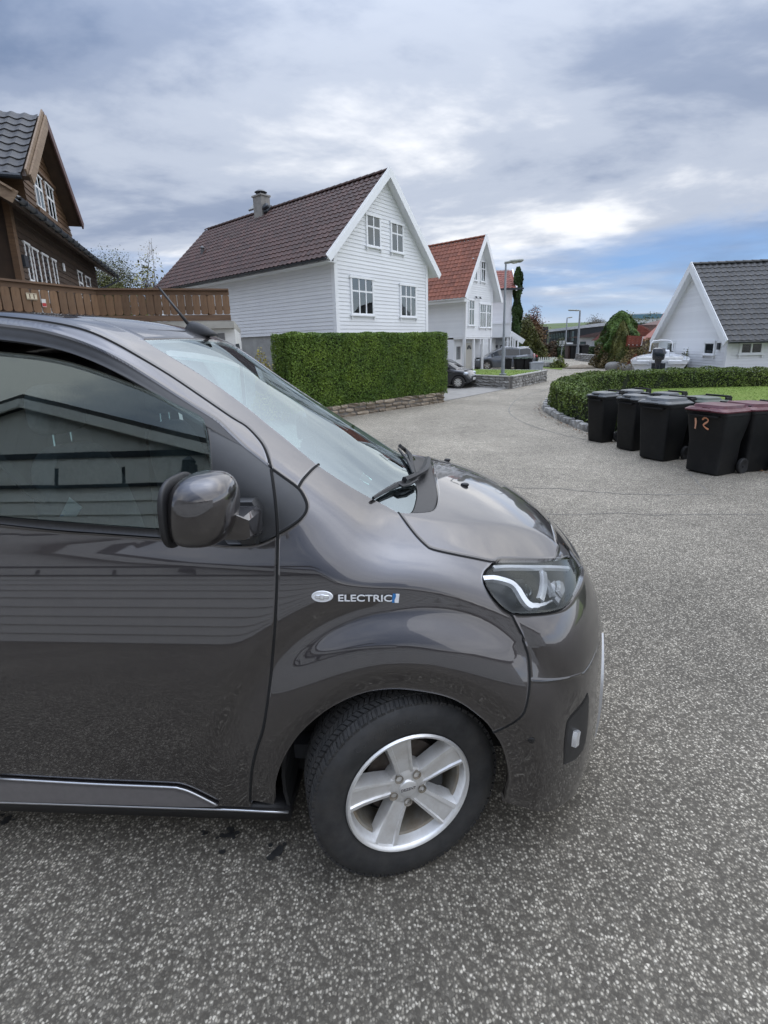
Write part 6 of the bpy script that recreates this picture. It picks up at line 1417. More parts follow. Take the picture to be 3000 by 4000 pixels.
def make_bin(w_, d_, h, lid, label, kind='flat', seam=False, num=None):
    t = empty('wheelie_bin', label=label, cat='wheelie bin', group='wheelie bins beside the low hedge')
    bw_, bd = w_*.80, d_*.70
    mb = MB(); rings = [rrect(bw_*.96, bd*.94, .05, .012, 0, -.0), rrect(bw_, bd, .05, .03, 0, 0)]
    if seam: rings += [rrect(bw_*1.04, bd*1.03, .05, h*.5, 0, .01), rrect(bw_*1.055, bd*1.045, .05, h*.515, 0, .01), rrect(w_*.97, d_*.96, .05, h*.90, 0, .03)]
    else: rings += [rrect(w_*.93, d_*.93, .045, h*.86, 0, .02)]
    rings += [rrect(w_*.93, d_*.93, .045, h*.90, 0, .02), rrect(w_*1.0, d_*1.0, .05, h*.905, 0, .02), rrect(w_*1.0, d_*1.0, .05, h*.945, 0, .02), rrect(w_*.9, d_*.9, .05, h*.945, 0, .02)]
    mb.loft(rings); mb.build('body', bin_m, t, smooth=32)
    mb = MB(); mb.box((-w_*.34, -d_/2+.02-.05, h*.875), (w_*.34, -d_/2+.02+.02, h*.90)); mb.build('front_lip', bin_m, t)
    lr = [rrect(w_*1.04, d_*1.04, .06, h*.95, 0, .01), rrect(w_*1.05, d_*1.05, .06, h*.965, 0, .01), rrect(w_*1.0, d_*1.0, .07, h*.985, 0, .01), rrect(w_*.78, d_*.76, .06, h*.99, 0, .0), rrect(w_*.74, d_*.70, .06, h*1.025, 0, .0), rrect(w_*.66, d_*.62, .06, h*1.035, 0, .0)]
    if kind == 'dome': lr = [rrect(w_*1.03, d_*1.04, .06, h*.95, 0, 0), rrect(w_*1.03, d_*1.04, .06, h*.968, 0, 0), rrect(w_*.92, d_*.95, .09, h*1.0, 0, .0), rrect(w_*.80, d_*.86, .09, h*1.004, 0, .0), rrect(w_*.76, d_*.80, .08, h*1.045, 0, .01), rrect(w_*.5, d_*.5, .08, h*1.055, 0, .01)]
    mb = MB(); mb.loft(lr); ld = mb.build('lid', lid, t, smooth=28)
    mb = MB(); mb.box((-.09, -d_/2-.035, h*.955), (.09, -d_/2+.03, h*.975)); mb.box((-.05, -d_/2+.02, h*.985), (.05, -d_/2+.10, h*1.01)); mb.build('lid_grip', bin_m if kind != 'dome' else lid, ld)
    mb = MB(); zy = d_/2+.10
    mb.tube([(-w_*.40, zy, h*1.035), (w_*.40, zy, h*1.035)], .018, 8); mb.build('handle', bin_m, t, smooth=True)
    for sx in (-1, 1):
        mb = MB(); mb.box((sx*w_*.40-.016, d_/2-.03, h*.90), (sx*w_*.40+.016, zy+.015, h*1.03)); mb.build('handle_bracket', bin_m, t)
        mb = MB(); c_ = (sx*(bw_/2+.035), bd/2+.06, .122); mb.lathe([(.05, -.022), (.114, -.022), (.122, -.012), (.122, .018), (.114, .026), (.075, .026), (.055, .012), (.012, .012), (.010, .03), (.001, .03)] if sx > 0 else [(.05, .022), (.114, .022), (.122, .012), (.122, -.018), (.114, -.026), (.075, -.026), (.055, -.012), (.012, -.012), (.010, -.03), (.001, -.03)], 24, 'x', c_); mb.build('wheel', wheel_m, t, smooth=40)
    mb = MB(); mb.tube([(-bw_/2-.0, bd/2+.055, .105), (bw_/2, bd/2+.055, .105)], .012, 8); mb.box((-bw_*.4, bd/2-.04, .05), (bw_*.4, bd/2+.07, .13)); mb.build('axle', bin_m, t)
    mb = MB()
    for sx in (-1, 1): mb.box((sx*w_*.22-.02, d_*.40, .2), (sx*w_*.22+.02, d_*.45, h*.88))
    mb.build('rear_rib', bin_m, t); 
    return t
BANG = R_(-66)
BASE = {}
def put_bin(t, q, lid, twist=0.0, ref=None):
    """q: pixel of the middle of the base; a bin behind another is set off from it by their lids"""
    P = atg(*c4(*q)) if ref is None else BASE[ref][0]+(atz(*c4(*lid), .72)-atz(*c4(*BASE[ref][1]), .72))
    BASE[t.name] = (P, lid); z = float(gz(P[0], P[1]))
    t.location = (P[0], P[1], z); t.rotation_euler = (-PHI*.7 if P[1] < 9.5 else 0, 0, BANG+twist); return t
bA = make_bin(.47, .53, 1.03, lid_m, 'black wheelie bin with a thin metal rod above its wheel, leftmost in the row')
put_bin(bA, (572, 1200), (582, 888), .0)
mb = MB(); mb.tube([(.28, .22, .20), (.33, .30, .62), (.36, .36, .95)], [.006, .009, .010], 6); mb.build('metal_rod', silver, bA)
def again(src, label, q, lid, tw, ref=None):
    c = copy_tree(src); c['label'] = label; put_bin(c, q, lid, tw, ref); return c
bB = again(bA, 'black wheelie bin at the very back, mostly hidden behind the leftmost bin', None, (770, 868), .05, bA.name)
bC = again(bA, 'black wheelie bin second from the left in the front row', (766, 1252), (800, 912), -.03)
bD = again(bA, 'black wheelie bin standing directly behind the second bin of the front row', None, (995, 890), .02, bC.name)
for t_ in (bB, bC, bD):
    for k in list(t_.children):
        if k.name.startswith('metal_rod'): bpy.data.objects.remove(k)
bE = make_bin(.57, .68, 1.03, lid_m, 'large black wheelie bin with a clean grey lid, left of the maroon lids', 'dome')
put_bin(bE, (952, 1312), (990, 945), .03)
bF = make_bin(.54, .62, 1.03, lid_o, 'black wheelie bin with a greenish grey lid behind the large grey lidded bin'); put_bin(bF, None, (1225, 932), -.04, bE.name)
bG = make_bin(.60, .68, 1.00, lid_r, 'maroon lidded wheelie bin with a hand painted orange 12 on its front', 'dome', True); put_bin(bG, (1280, 1398), (1310, 990), .0)
bH = again(bG, 'maroon lidded wheelie bin without a number, rightmost of the row', (1490, 1376), (1530, 972), -.20)
pnt = mat('spray_paint', (.75, .28, .13), rough=.6, col2=(.78, .46, .32), scale=5, contrast=(.3, .7))
def brush(pts, wd):
    mb = MB(); pts = smooth_line(np.array([(x, y, 0) for x, y in pts]), 6)[:, :2]; rows = []
    for i, p in enumerate(pts):
        d = pts[min(i+1, len(pts)-1)]-pts[max(i-1, 0)]; d /= np.linalg.norm(d); n_ = np.array([-d[1], d[0]]); ww = wd*(.85+.2*math.sin(i*.35))
        def S(q): return (q[0], -.239-.148*(q[1]-.515)-.008, q[1]-.03)
        rows.append([S(p+n_*ww/2), S(p-n_*ww/2)])
    mb.loft(rows, False, False); return mb.build('painted_digit', pnt, bG)
brush([(-.135, .865), (-.130, .80), (-.133, .74), (-.138, .70)], .028)
brush([(-.035, .85), (.0, .885), (.045, .865), (.04, .83), (-.005, .79), (-.015, .765), (.02, .735), (.06, .715)], .026)
# ---- grey block wall with raised lawn, lamp post in it
Wl = [atg(*c3(540, 1545))[:2]*0+np.array([4.35, 20.4]), atg(*c3(930, 1585))[:2], atg(*c3(1250, 1512))[:2]]
Wl[0] = Wl[1]+np.array([-2.14, 2.65]); W3 = Wl[2]+HV*4.0; W4 = Wl[0]+HV*10.0
bwl = empty('retaining_wall', label='low grey block retaining wall with a pale coping round the raised lawn', cat='wall')
stone_wall(bwl, Wl[0], Wl[1], GZ-.05, GZ+.54, 4, .30, grey_stone, .25, 11, cap=mat('coping_stone', (.36, .35, .32), rough=.9, col2=(.28, .27, .25), scale=5))
stone_wall(bwl, Wl[1], Wl[2], GZ-.05, GZ+.54, 4, .30, grey_stone, .25, 12, cap=MATS['coping_stone'])
stone_wall(bwl, Wl[2], W3, GZ-.05, GZ+.54, 4, .30, grey_stone, .25, 13, cap=MATS['coping_stone'])
sheet('raised_lawn', [Wl[0], Wl[1], Wl[2], W3, W3+HV*2-HU*3, W4], grass, .58, GZ)
n = 5000; P = np.stack([rng.uniform(3.5, 9.2, n), rng.uniform(20.5, 30, n)], -1); pl_ = np.array([Wl[0], Wl[1], Wl[2], W3, W4]); P = P[inside(P, pl_)]
o = link('grass', leaf_mesh('grass', np.column_stack([P, np.full(len(P), GZ+.60)]), np.tile([0, 0, .2], (len(P), 1)), .075, MATS['grass_leaf'], .18, .9)); o['kind'] = 'stuff'
galv = mat('galvanised', (.33, .35, .37), rough=.5, metal=.6, col2=(.26, .28, .30), scale=7)
lampm = mat('lamp_body', (.30, .31, .28), rough=.5, col2=(.22, .23, .2), scale=6)
def lamp_post(base, h, side, label, hl=.62, r=.065, ang=0.0):
    t = empty('street_lamp', tuple(base), ang, label, 'street lamp', 'street lamps along the street')
    mb = MB(); mb.tube([(0, 0, 0), (0, 0, 1.3)], [r*1.25, r*1.25], 12); mb.tube([(0, 0, 1.3), (0, 0, h-.05)], [r*.9, r*.62], 12); mb.build('pole', galv, t, smooth=40)
    mb = MB(); mb.lathe([(r*2.6, 0), (r*2.6, .05), (r*1.2, .06)], 12); mb.build('foot', galv, t)
    mb = MB(); mb.loft([[(x*side, w_*math.cos(a_), h+z0+hh*math.sin(a_)) for a_ in np.linspace(0, 2*math.pi, 13)[:-1]] for x, w_, hh, z0 in ((-.06, .05, .05, -.05), (.12, .07, .06, -.03), (.2, .11, .075, .0), (.55*hl/.62, .13, .085, .03), (hl, .09, .05, .05), (hl+.03, .03, .02, .05))]); hd_ = mb.build('lamp_head', lampm, t, smooth=True)
    mb = MB(); mb.loft([[(x*side, w_*math.cos(a_), h+z0-hh*math.sin(a_)) for a_ in np.linspace(0, math.pi, 9)] for x, w_, hh, z0 in ((.24, .06, .03, -.04), (.34, .10, .085, -.02), (.5, .10, .085, .0), (.58, .05, .03, .01))]); mb.build('lamp_bowl', mat('lamp_bowl', (.55, .55, .48), rough=.25, col2=(.45, .45, .4), scale=8), hd_, smooth=True)
    return t
lb = atz(*c3(862, 1455), GZ+.60); lt_ = on_plane(*c3(870, 410), lb, np.array([lb[0], lb[1], 0])/np.linalg.norm(lb[:2]))
lamp_post(lb, lt_[2]-lb[2], 1, 'tall galvanised street lamp standing on the raised lawn', hl=.78, r=.07)
lb = atg(*c5(452, 655)); lt_ = on_plane(*c5(497, 160), lb, np.array([lb[0], lb[1], 0])/np.linalg.norm(lb[:2])); L2_ = lamp_post(lb, lt_[2]-lb[2], -1, 'street lamp by the low stone wall farther up the street', hl=1.3, r=.14); 
P = at(*c5(335, 520), 75.0); lt_ = at(*c5(358, 235), 75.0); lamp_post((P[0], P[1], GZ), lt_[2]-GZ, 1, 'thin street lamp before the long black building', hl=.8, r=.13)
# ---- cars
def car_paint(n, c, c2): return mat(n, c, rough=.35, metal=.45, col2=c2, scale=300, coat=1.0, coat_rough=.03)
cglass = mat('car_glass', (.020, .024, .028), rough=.03, col2=(.016, .019, .022), scale=3, spec=.8)
plate_m = mat('plate_white', (.72, .72, .70), rough=.5, scale=6)
def car(label, L_, W_, H_, top, belt, green, paintm, wr, wx, base, ang, low=.20, hood=None, details=None, group=None, silver_rails=False):
    """x forward; top: (x, z) of the body shoulder, green: (x, z) roof line from the screen base to the rear"""
    t = empty('parked_car', base, ang, label, 'car', group or 'cars parked along the street')
    fb = spline([p[0] for p in top], [p[1] for p in top]); xs_ = np.linspace(-L_/2, L_/2, 41)
    def hwid(x): e = abs(x)/(L_/2); return W_/2*(1-.16*max(0, e-.62)**1.6/.38**1.6*1.3)
    mb = MB(); rings = []
    for x in xs_:
        z1 = float(fb(x)); w_ = hwid(x); zl_ = low+(.10*max(0, (abs(x)/(L_/2)-.85)/.15)); 
        cs = []
        arch = max([math.sqrt(max(0, (wr*1.16)**2-(x-q)**2)) for q in wx])
        zb_ = max(zl_, wr+arch-.02) if arch > 0 else zl_
        zb_ = min(zb_, z1-.12)
        half = [(w_*.93, zb_), (w_*.985, zb_+(z1-zb_)*.25), (w_, zb_+(z1-zb_)*.5), (w_*.975, zb_+(z1-zb_)*.78), (w_*.93, z1-.03), (w_*.86, z1), (w_*.5, z1+.025), (0, z1+.035)]
        ring = [(x, -y, z) for y, z in half]+[(x, y, z) for y, z in half[::-1][1:]]
        rings.append(ring)
    mb.loft(rings); mb.build('body', paintm, t, smooth=40)
    # cabin
    gx = [p[0] for p in green]; mb = MB(); fr_ = spline(gx, [p[1] for p in green]); rings = []
    for x in np.linspace(gx[0], gx[-1], 25):
        z1 = float(fr_(x)); z0 = float(fb(x))-.02; w0 = hwid(x)*.90; k = (z1-z0)/max(.01, H_-belt); w1 = w0-.16*min(1, k)*W_/1.7
        half = [(w0, z0), (w0-(w0-w1)*.5, z0+(z1-z0)*.5), (w1, z1-.06*min(1, k)), (w1*.8, z1-.012), (0, z1)]
        rings.append([(x, -y, z) for y, z in half]+[(x, y, z) for y, z in half[::-1][1:]])
    mb.loft(rings); mb.build('cabin', paintm, t, smooth=45)
    # side windows as panels on the cabin sides
    def sidew(xa, xb, nm='side_window', s_=-1, inset=.05):
        P0, P1 = [], []
        for x in np.linspace(xa, xb, 9):
            z1 = float(fr_(x)); z0 = float(fb(x)); w0 = hwid(x)*.90; k = (z1-z0)/max(.01, H_-belt); w1 = w0-.16*min(1, k)*W_/1.7
            za_, zb2_ = z0+.03, z1-.10*min(1, k)-.02
            if zb2_ < za_+.02: zb2_ = za_+.02
            f = lambda z: w0-(w0-w1)*((z-z0)/max(.01, z1-z0))
            P0.append((x, s_*(f(za_)+.012), za_)); P1.append((x, s_*(f(zb2_)+.012), zb2_))
        mb = MB(); mb.loft([P0, P1], False, False); mb.build(nm, cglass, t, smooth=True)
    for s_ in (-1, 1):
        for (xa, xb) in details['side']: sidew(xa, xb, s_=s_)
    # screens
    def scr(xa, xb, nm):
        rows = []
        for x in np.linspace(xa, xb, 6):
            z1 = float(fr_(x)); z0 = float(fb(x))-.02; w0 = hwid(x)*.90; k = (z1-z0)/max(.01, H_-belt); w1 = w0-.16*min(1, k)*W_/1.7
            rows.append([(x, y*w1*.86, z1+.012-.02*abs(y)**2) for y in np.linspace(-1, 1, 9)])
        mb = MB(); mb.loft(rows, False, False); mb.build(nm, cglass, t, smooth=True)
    scr(*details['front_screen'], 'windscreen'); scr(*details['rear_screen'], 'rear_window')
    for q in wx:
        for s_ in (-1, 1):
            w_ = hwid(q); mb = MB(); mb.lathe([(wr*.62, -.10*s_), (wr*.95, -.10*s_), (wr, -.07*s_), (wr, .07*s_), (wr*.95, .10*s_), (wr*.65, .10*s_), (wr*.62, .075*s_)], 28, 'y', (q, s_*(w_-.10), wr)); wh = mb.build('wheel', rubber, t, smooth=40)
            mb = MB(); mb.lathe([(wr*.66, .095*s_), (wr*.60, .09*s_), (wr*.58, .04*s_), (.02, .03*s_)], 24, 'y', (q, s_*(w_-.10), wr)); rm_ = mb.build('rim', alloy_in, wh, smooth=40)
            for k in range(details.get('spokes', 5)):
                a_ = 2*math.pi*k/details.get('spokes', 5)+.3; mb = MB(); e = np.array([math.cos(a_), 0, math.sin(a_)]); mb.bar(np.array([q, s_*(w_-.015), wr])+e*.03, np.array([q, s_*(w_-.010), wr])+e*wr*.62, .045, .03, (0, 1, 0)); mb.build('spoke', alloy, rm_)
            mb = MB(); mb.lathe([(wr*1.14, -.02), (wr*1.14, .2*1)], 28, 'y', (q, (s_*w_-.2*s_ if s_ < 0 else s_*w_-.2)-.0, wr)); 
    mb = MB(); mb.box((-L_/2+.25, -W_/2+.22, low-.02), (L_/2-.25, W_/2-.22, belt-.1)); mb.build('underbody', lin, t)
    for s_ in (-1, 1):
        mx_ = details['mirror']; w_ = hwid(mx_); mb = MB(); mb.loft(superell(np.array([mx_, s_*(w_+.08), belt+.06]), (.07, .10, .07), .7, .7, 14, 8)); mb.build('door_mirror', details.get('mirror_m', paintm), t, smooth=True)
        for (xa, za_, lx, lz, m_, nm) in details['lamps']:
            xx = xa; w_ = hwid(xx); pts = []
            mb = MB(); mb.loft(superell(np.array([xx, s_*(w_*.86), za_]), (lx, W_*.075, lz), .8, .8, 18, 10)); mb.build(nm, m_, t, smooth=True)
        if 'handles' in details:
            for hx_ in details['handles']: mb = MB(); w_ = hwid(hx_); mb.box((hx_-.10, s_*(w_*.99)-.015, belt-.20), (hx_+.10, s_*(w_*.99)+.025, belt-.16)); mb.build('door_handle', chrome, t)
    for (xx, zz, nm) in details.get('plates', ()):
        mb = MB(); mb.box((xx-.01, -.26, zz-.055), (xx+.01, .26, zz+.055)); pl__ = mb.build('number_plate', plate_m, t)
    if silver_rails:
        for s_ in (-1, 1):
            mb = MB(); mb.tube([(x, s_*(W_/2-.27), float(fr_(x))+.035) for x in np.linspace(gx[-1]-1.35, gx[0]+.45, 8)], .022, 6); mb.build('roof_rail', silver, t)
    return t, hwid, fb, fr_
lampw = mat('headlamp', (.62, .66, .70), rough=.12, metal=.5, col2=(.30, .33, .36), scale=12); lampr = mat('tail_lamp', (.45, .03, .03), rough=.2, col2=(.3, .02, .02), scale=8); lamps = mat('tail_lamp_clear', (.6, .5, .5), rough=.2, col2=(.5, .2, .2), scale=10)
# small black hatchback on the driveway
blackp = car_paint('black_paint', (.014, .015, .018), (.010, .011, .013))
wq = atg(*c3(452, 1582)); a_ = R_(-27)
fx = np.array([math.cos(a_), math.sin(a_)]); fy = np.array([-fx[1], fx[0]])
cb = wq[:2]-fx*1.21+fy*.72
t, hw_, fb_, fr2 = car('small black hatchback parked at the end of the tall hedge', 3.54, 1.64, 1.49, [(-1.77, .78), (-1.5, .95), (-.8, 1.0), (0, .98), (.75, .95), (1.25, .88), (1.62, .72), (1.77, .50)], .96, [(-1.70, .99), (-1.45, 1.34), (-.9, 1.47), (-.2, 1.49), (.35, 1.38), (.85, 1.10), (1.08, .93)], blackp, .30, (1.21, -1.20), (cb[0], cb[1], GZ), a_,
    details=dict(side=((-1.2, -.32), (-.25, .72)), front_screen=(.45, 1.0), rear_screen=(-1.6, -1.42), mirror=.68, lamps=((1.52, .70, .16, .085, lampw, 'headlight'), (-1.66, .88, .10, .16, lampr, 'tail_light')), plates=((1.795, .44, ''),), handles=(-.1,), spokes=10))
for s_ in (-1, 1):
    mb = MB(); mb.tube([(1.63, s_*.50, .42), (1.50, s_*.70, .40), (1.48, s_*.72, .30), (1.60, s_*.55, .28)], .018, 6); mb.build('day_light', chrome, t)
mb = MB(); mb.lathe([(.001, .012), (.045, .010), (.055, 0)], 20, 'x', (1.735, 0, .62)); mb.build('emblem', chrome, t)
# dark grey estate car before the orange roofed house
greyp = car_paint('grey_paint', (.125, .137, .155), (.11, .12, .137))
q0, q1 = atg(*c3(716, 1412)), atg(*c3(1165, 1408)); a_ = math.atan2(q0[1]-37.8, q0[0]-(q0[0]+2.67)); fx = np.array([math.cos(R_(178)), math.sin(R_(178))])
cb = np.array([(q0[0]+1.40), 37.6])
t, *_ = car('dark grey estate car with silver roof rails parked behind the raised lawn', 4.70, 1.82, 1.70, [(-2.35, .90), (-2.1, 1.05), (-1.2, 1.10), (0, 1.08), (1.0, 1.05), (1.7, .98), (2.1, .84), (2.35, .55)], 1.06, [(-2.28, 1.08), (-2.05, 1.50), (-1.5, 1.66), (-.4, 1.70), (.4, 1.62), (1.05, 1.30), (1.42, 1.02)], greyp, .36, (1.38, -1.32), (cb[0], cb[1], GZ), R_(176),
    details=dict(side=((-1.95, -1.15), (-1.08, -.08), (0, 1.05)), front_screen=(.55, 1.3), rear_screen=(-2.2, -2.02), mirror=.95, lamps=((2.05, .78, .2, .09, lampw, 'headlight'), (-2.25, 1.02, .08, .18, lamps, 'tail_light')), plates=((2.36, .45, ''), (-2.36, .7, '')), handles=(-.2, -1.25)), silver_rails=True)
P = at(*c3(1060, 1250), 40.5)
t, *_ = car('dark blue car mostly hidden behind the dark grey estate car', 4.4, 1.78, 1.45, [(-2.2, .86), (-1.6, 1.0), (0, .98), (1.4, .92), (2.0, .76), (2.2, .52)], .98, [(-2.0, .98), (-1.4, 1.36), (-.4, 1.45), (.4, 1.36), (1.1, .98)], car_paint('blue_paint', (.03, .034, .046), (.025, .028, .038)), .32, (1.3, -1.3), (P[0]-.9, P[1]+1.0, GZ), R_(176),
    details=dict(side=((-1.5, -.35), (-.28, .75)), front_screen=(.5, 1.05), rear_screen=(-1.9, -1.5), mirror=.7, lamps=((2.0, .72, .14, .08, lampw, 'headlight'), (-2.1, .85, .08, .12, lampr, 'tail_light'))))
wp = atg(*c5(167, 612)); 
t, *_ = car('white saloon car parked far up the street beside the box hedge', 4.6, 1.78, 1.40, [(-2.3, .88), (-1.6, .98), (0, .95), (1.3, .90), (2.0, .76), (2.3, .50)], .95, [(-1.9, .96), (-1.2, 1.32), (-.2, 1.40), (.4, 1.33), (1.2, .94)], car_paint('white_paint_car', (.62, .63, .64), (.58, .59, .6)), .32, (1.38, -1.36), (wp[0]+1.5, wp[1]+.9, GZ), R_(174),
    details=dict(side=((-1.35, -.35), (-.28, .8)), front_screen=(.5, 1.12), rear_screen=(-1.8, -1.3), mirror=.8, lamps=((2.08, .72, .16, .08, lampw, 'headlight'), (-2.2, .82, .08, .10, lampr, 'tail_light'))))
# small bins before the estate car
for k, (x, w_, lab, m_) in enumerate(((900, .55, 'black wheelie bin standing behind the street lamp post', bin_m), (1010, .62, 'left one of the two dark green lidded bins behind the raised lawn', mat('bin_green', (.020, .045, .028), rough=.5, scale=6)), (1085, .62, 'right one of the two dark green lidded bins behind the raised lawn', MATS['bin_green']), (1160, .6, 'pale grey planter tub at the rear bumper of the estate car', mat('tub_grey', (.36, .39, .42), rough=.5, scale=6)))):
    P = at(*c3(x, 1400), 33.0); P[2] = GZ
    c = make_bin(w_, .6, 1.02 if k < 3 else .7, m_, lab); c.location = tuple(P); c.rotation_euler = (0, 0, R_(10)); c['group'] = 'far wheelie bins'
    if k == 3: 
        for ch in list(c.children_recursive): bpy.data.objects.remove(ch)
        c.name = 'planter'; c['category'] = 'planter'; del c['group']
        mb = MB(); mb.loft([rrect(.9, .5, .05, 0), rrect(1.0, .6, .05, .62), rrect(1.06, .66, .05, .63), rrect(1.06, .66, .05, .72), rrect(.9, .5, .05, .72)]); mb.build('tub', m_, c)
# ---- boat on its trailer, stern towards us
bp_ = at(*c5(1320, 800), 19.2 if False else 23.0); bz = GZ
bo = empty('motor_boat', (bp_[0]-.25, bp_[1], bz), R_(90-32), label='white open motor boat with an outboard engine beside the low white garage house', cat='boat')
bo.scale = (1, 1.04, .87); gel = mat('gelcoat', (.76, .77, .78), rough=.18, col2=(.72, .73, .75), scale=2, coat=.5); cushion = mat('boat_cushion', (.66, .65, .62), rough=.7, scale=6); outb = mat('outboard_blue', (.020, .026, .040), rough=.25, col2=(.016, .02, .032), scale=6, coat=.6)
mb = MB(); rings = []; SB = 1.12
for x, wt, wc, zs, zc_, zk in ((0, 1.14, .98, 1.20, .70, .42), (.8, 1.18, 1.0, 1.22, .70, .40), (2.2, 1.16, .95, 1.28, .74, .40), (3.6, .90, .66, 1.36, .85, .46), (4.5, .5, .3, 1.42, 1.0, .62), (5.0, .08, .05, 1.46, 1.2, .95)):
    rings.append([(x, -wt, zs), (x, -wt*1.03, zs-.07), (x, -wc*1.02, zc_+.12), (x, -wc, zc_), (x, 0, zk), (x, wc, zc_), (x, wc*1.02, zc_+.12), (x, wt*1.03, zs-.07), (x, wt, zs)])
mb.loft(rings); mb.build('hull', gel, bo, smooth=30)
mb = MB()
for s_ in (-1, 1): mb.loft([[(x, s_*(wt-.20), zs+.0), (x, s_*(wt+.05), zs-.02), (x, s_*(wt+.05), zs+.05), (x, s_*(wt-.20), zs+.08)] for x, wt, zs in ((-.12, 1.12, 1.20), (.8, 1.18, 1.22), (2.2, 1.16, 1.28), (3.6, .90, 1.36), (4.5, .5, 1.42), (4.98, .22, 1.46))])
mb.build('gunwale', gel, bo, smooth=30)
mb = MB(); mb.box((-.12, -1.12, 1.02), (.10, -.36, 1.24)); mb.box((-.12, .36, 1.02), (.10, 1.12, 1.24)); mb.box((-.35, -.5, .62), (.05, .5, .72)); bevel(mb.build('transom', gel, bo), .03, 2)
for s_, (y0, y1) in ((0, (-.95, -.1)), (1, (.15, .95))): mb = MB(); mb.box((.28, y0, 1.10), (.55, y1, 1.42)); bevel(mb.build('seat', cushion, bo), .06, 3)
mb = MB(); mb.box((1.3, -.38, .9), (1.9, .38, 1.78)); bevel(mb.build('console', gel, bo), .07, 3)
for y in (-.15, .15): mb = MB(); mb.lathe([(.10, 0), (.08, -.02), (.001, -.02)], 16, 'x', (1.29, y, 1.62)); mb.build('gauge', gutter_m, bo)
mb = MB(); mb.tube([(1.45, -.48, 1.70), (1.52, -.46, 2.15), (1.56, -.35, 2.30), (1.58, 0, 2.34), (1.56, .35, 2.30), (1.52, .46, 2.15), (1.45, .48, 1.70)], .035, 8); mb.build('screen_hoop', gel, bo, smooth=True)
mb = MB(); mb.add([(1.55, -.40, 1.75), (1.55, .40, 1.75), (1.60, .36, 2.26), (1.60, -.36, 2.26)], [(0, 1, 2, 3)]); mb.build('boat_screen', pane_m, bo)
for s_ in (-1, 1):
    mb = MB(); mb.tube([(.0, s_*1.0, 1.24), (.05, s_*1.0, 1.40), (.6, s_*1.05, 1.42), (.7, s_*1.05, 1.27)], .016, 6); mb.build('grab_rail', chrome, bo)
oy = .02; mb = MB(); mb.loft([rrect(.50, .44, .10, 1.30, -.50, oy), rrect(.62, .50, .13, 1.40, -.52, oy), rrect(.66, .52, .14, 1.75, -.52, oy), rrect(.60, .48, .16, 1.90, -.50, oy), rrect(.36, .3, .12, 1.95, -.48, oy)]); om = mb.build('outboard_engine', outb, bo, smooth=35)
mb = MB(); mb.loft([rrect(.40, .30, .08, 1.30, -.48, oy), rrect(.30, .22, .07, 1.0, -.46, oy), rrect(.26, .16, .06, .55, -.46, oy), rrect(.34, .10, .04, .32, -.48, oy)]); mb.box((-.80, oy-.16, .52), (-.30, oy+.16, .545)); mb.build('drive_leg', outb, om, smooth=30)
mb = MB(); mb.loft([[(-.30-.0, oy+.09*math.cos(t), .38+.09*math.sin(t)) for t in np.linspace(0, 6.283, 13)[:-1]], [(-.72, oy+.05*math.cos(t), .38+.05*math.sin(t)) for t in np.linspace(0, 6.283, 13)[:-1]]]); 
for k in range(3): a_ = k*2.094; mb.obox((-.74, oy+.11*math.cos(a_), .38+.11*math.sin(a_)), (.03, .02, .02), np.array([.02, math.cos(a_), math.sin(a_)])*.10, np.array([0, -math.sin(a_), math.cos(a_)])*.05)
mb.build('propeller', gutter_m, om)
mb = MB()
mb.box((-.66, oy-.10, 1.60), (-.20, oy+.10, 1.62)); mb.build('engine_decal', silver, om)
mb = MB(); mb.obox((-.30, 0, .95), (.09, 0, 0), (0, .28, 0), (0, 0, .16)); mb.build('engine_bracket', gutter_m, om)
tr = empty('boat_trailer', (bp_[0]-.25, bp_[1], bz), R_(90-32), label='galvanised boat trailer under the white motor boat', cat='trailer')
mb = MB()
for s_ in (-1, 1): mb.bar((-.1, s_*.55, .36), (4.8, s_*.08, .42), .08, .10)
mb.bar((1.2, -.9, .33), (1.2, .9, .33), .08, .08); mb.build('chassis', galv, tr)
for s_ in (-1, 1):
    mb = MB(); mb.lathe([(.16, -.07), (.28, -.07), (.30, -.04), (.30, .04), (.28, .07), (.16, .07)], 24, 'y', (1.2, s_*.98, .30)); mb.build('wheel', rubber, tr, smooth=40)
    mb = MB(); mb.box((-.16, s_*.62-.12, .42), (-.10, s_*.62+.12, .52)); mb.build('trailer_light', lampr, tr)
mb = MB(); mb.tube([(-.12, -.9, .42), (-.12, .9, .42)], .03, 6); mb.build('light_bar', galv, tr)
# rocks by the boat
for k, (q, s_) in enumerate(((c5(850, 765), .75), (c5(930, 770), .5), (c5(975, 768), .6), (c5(800, 745), .35), (c5(1500, 780), .55))):
    P = atg(q[0], min(q[1], 1446)); o = link('rock', stone_mesh(300+k, grey_stone), None, (P[0], P[1], GZ+s_*.28), (0, 0, k)); o.scale = (s_, s_*.7, s_*.55); sb = o.modifiers.new('s', 'SUBSURF'); sb.levels = sb.render_levels = 1
    o.data.shade_smooth(); tag(o, ['large pale boulder at the left of the boat', 'rounded boulder between the boat and the larger one', 'pale boulder touching the bow side of the boat', 'small boulder at the edge of the street by the conifers', 'dark boulder at the right of the outboard engine'][k], 'rock', 'rocks round the boat')
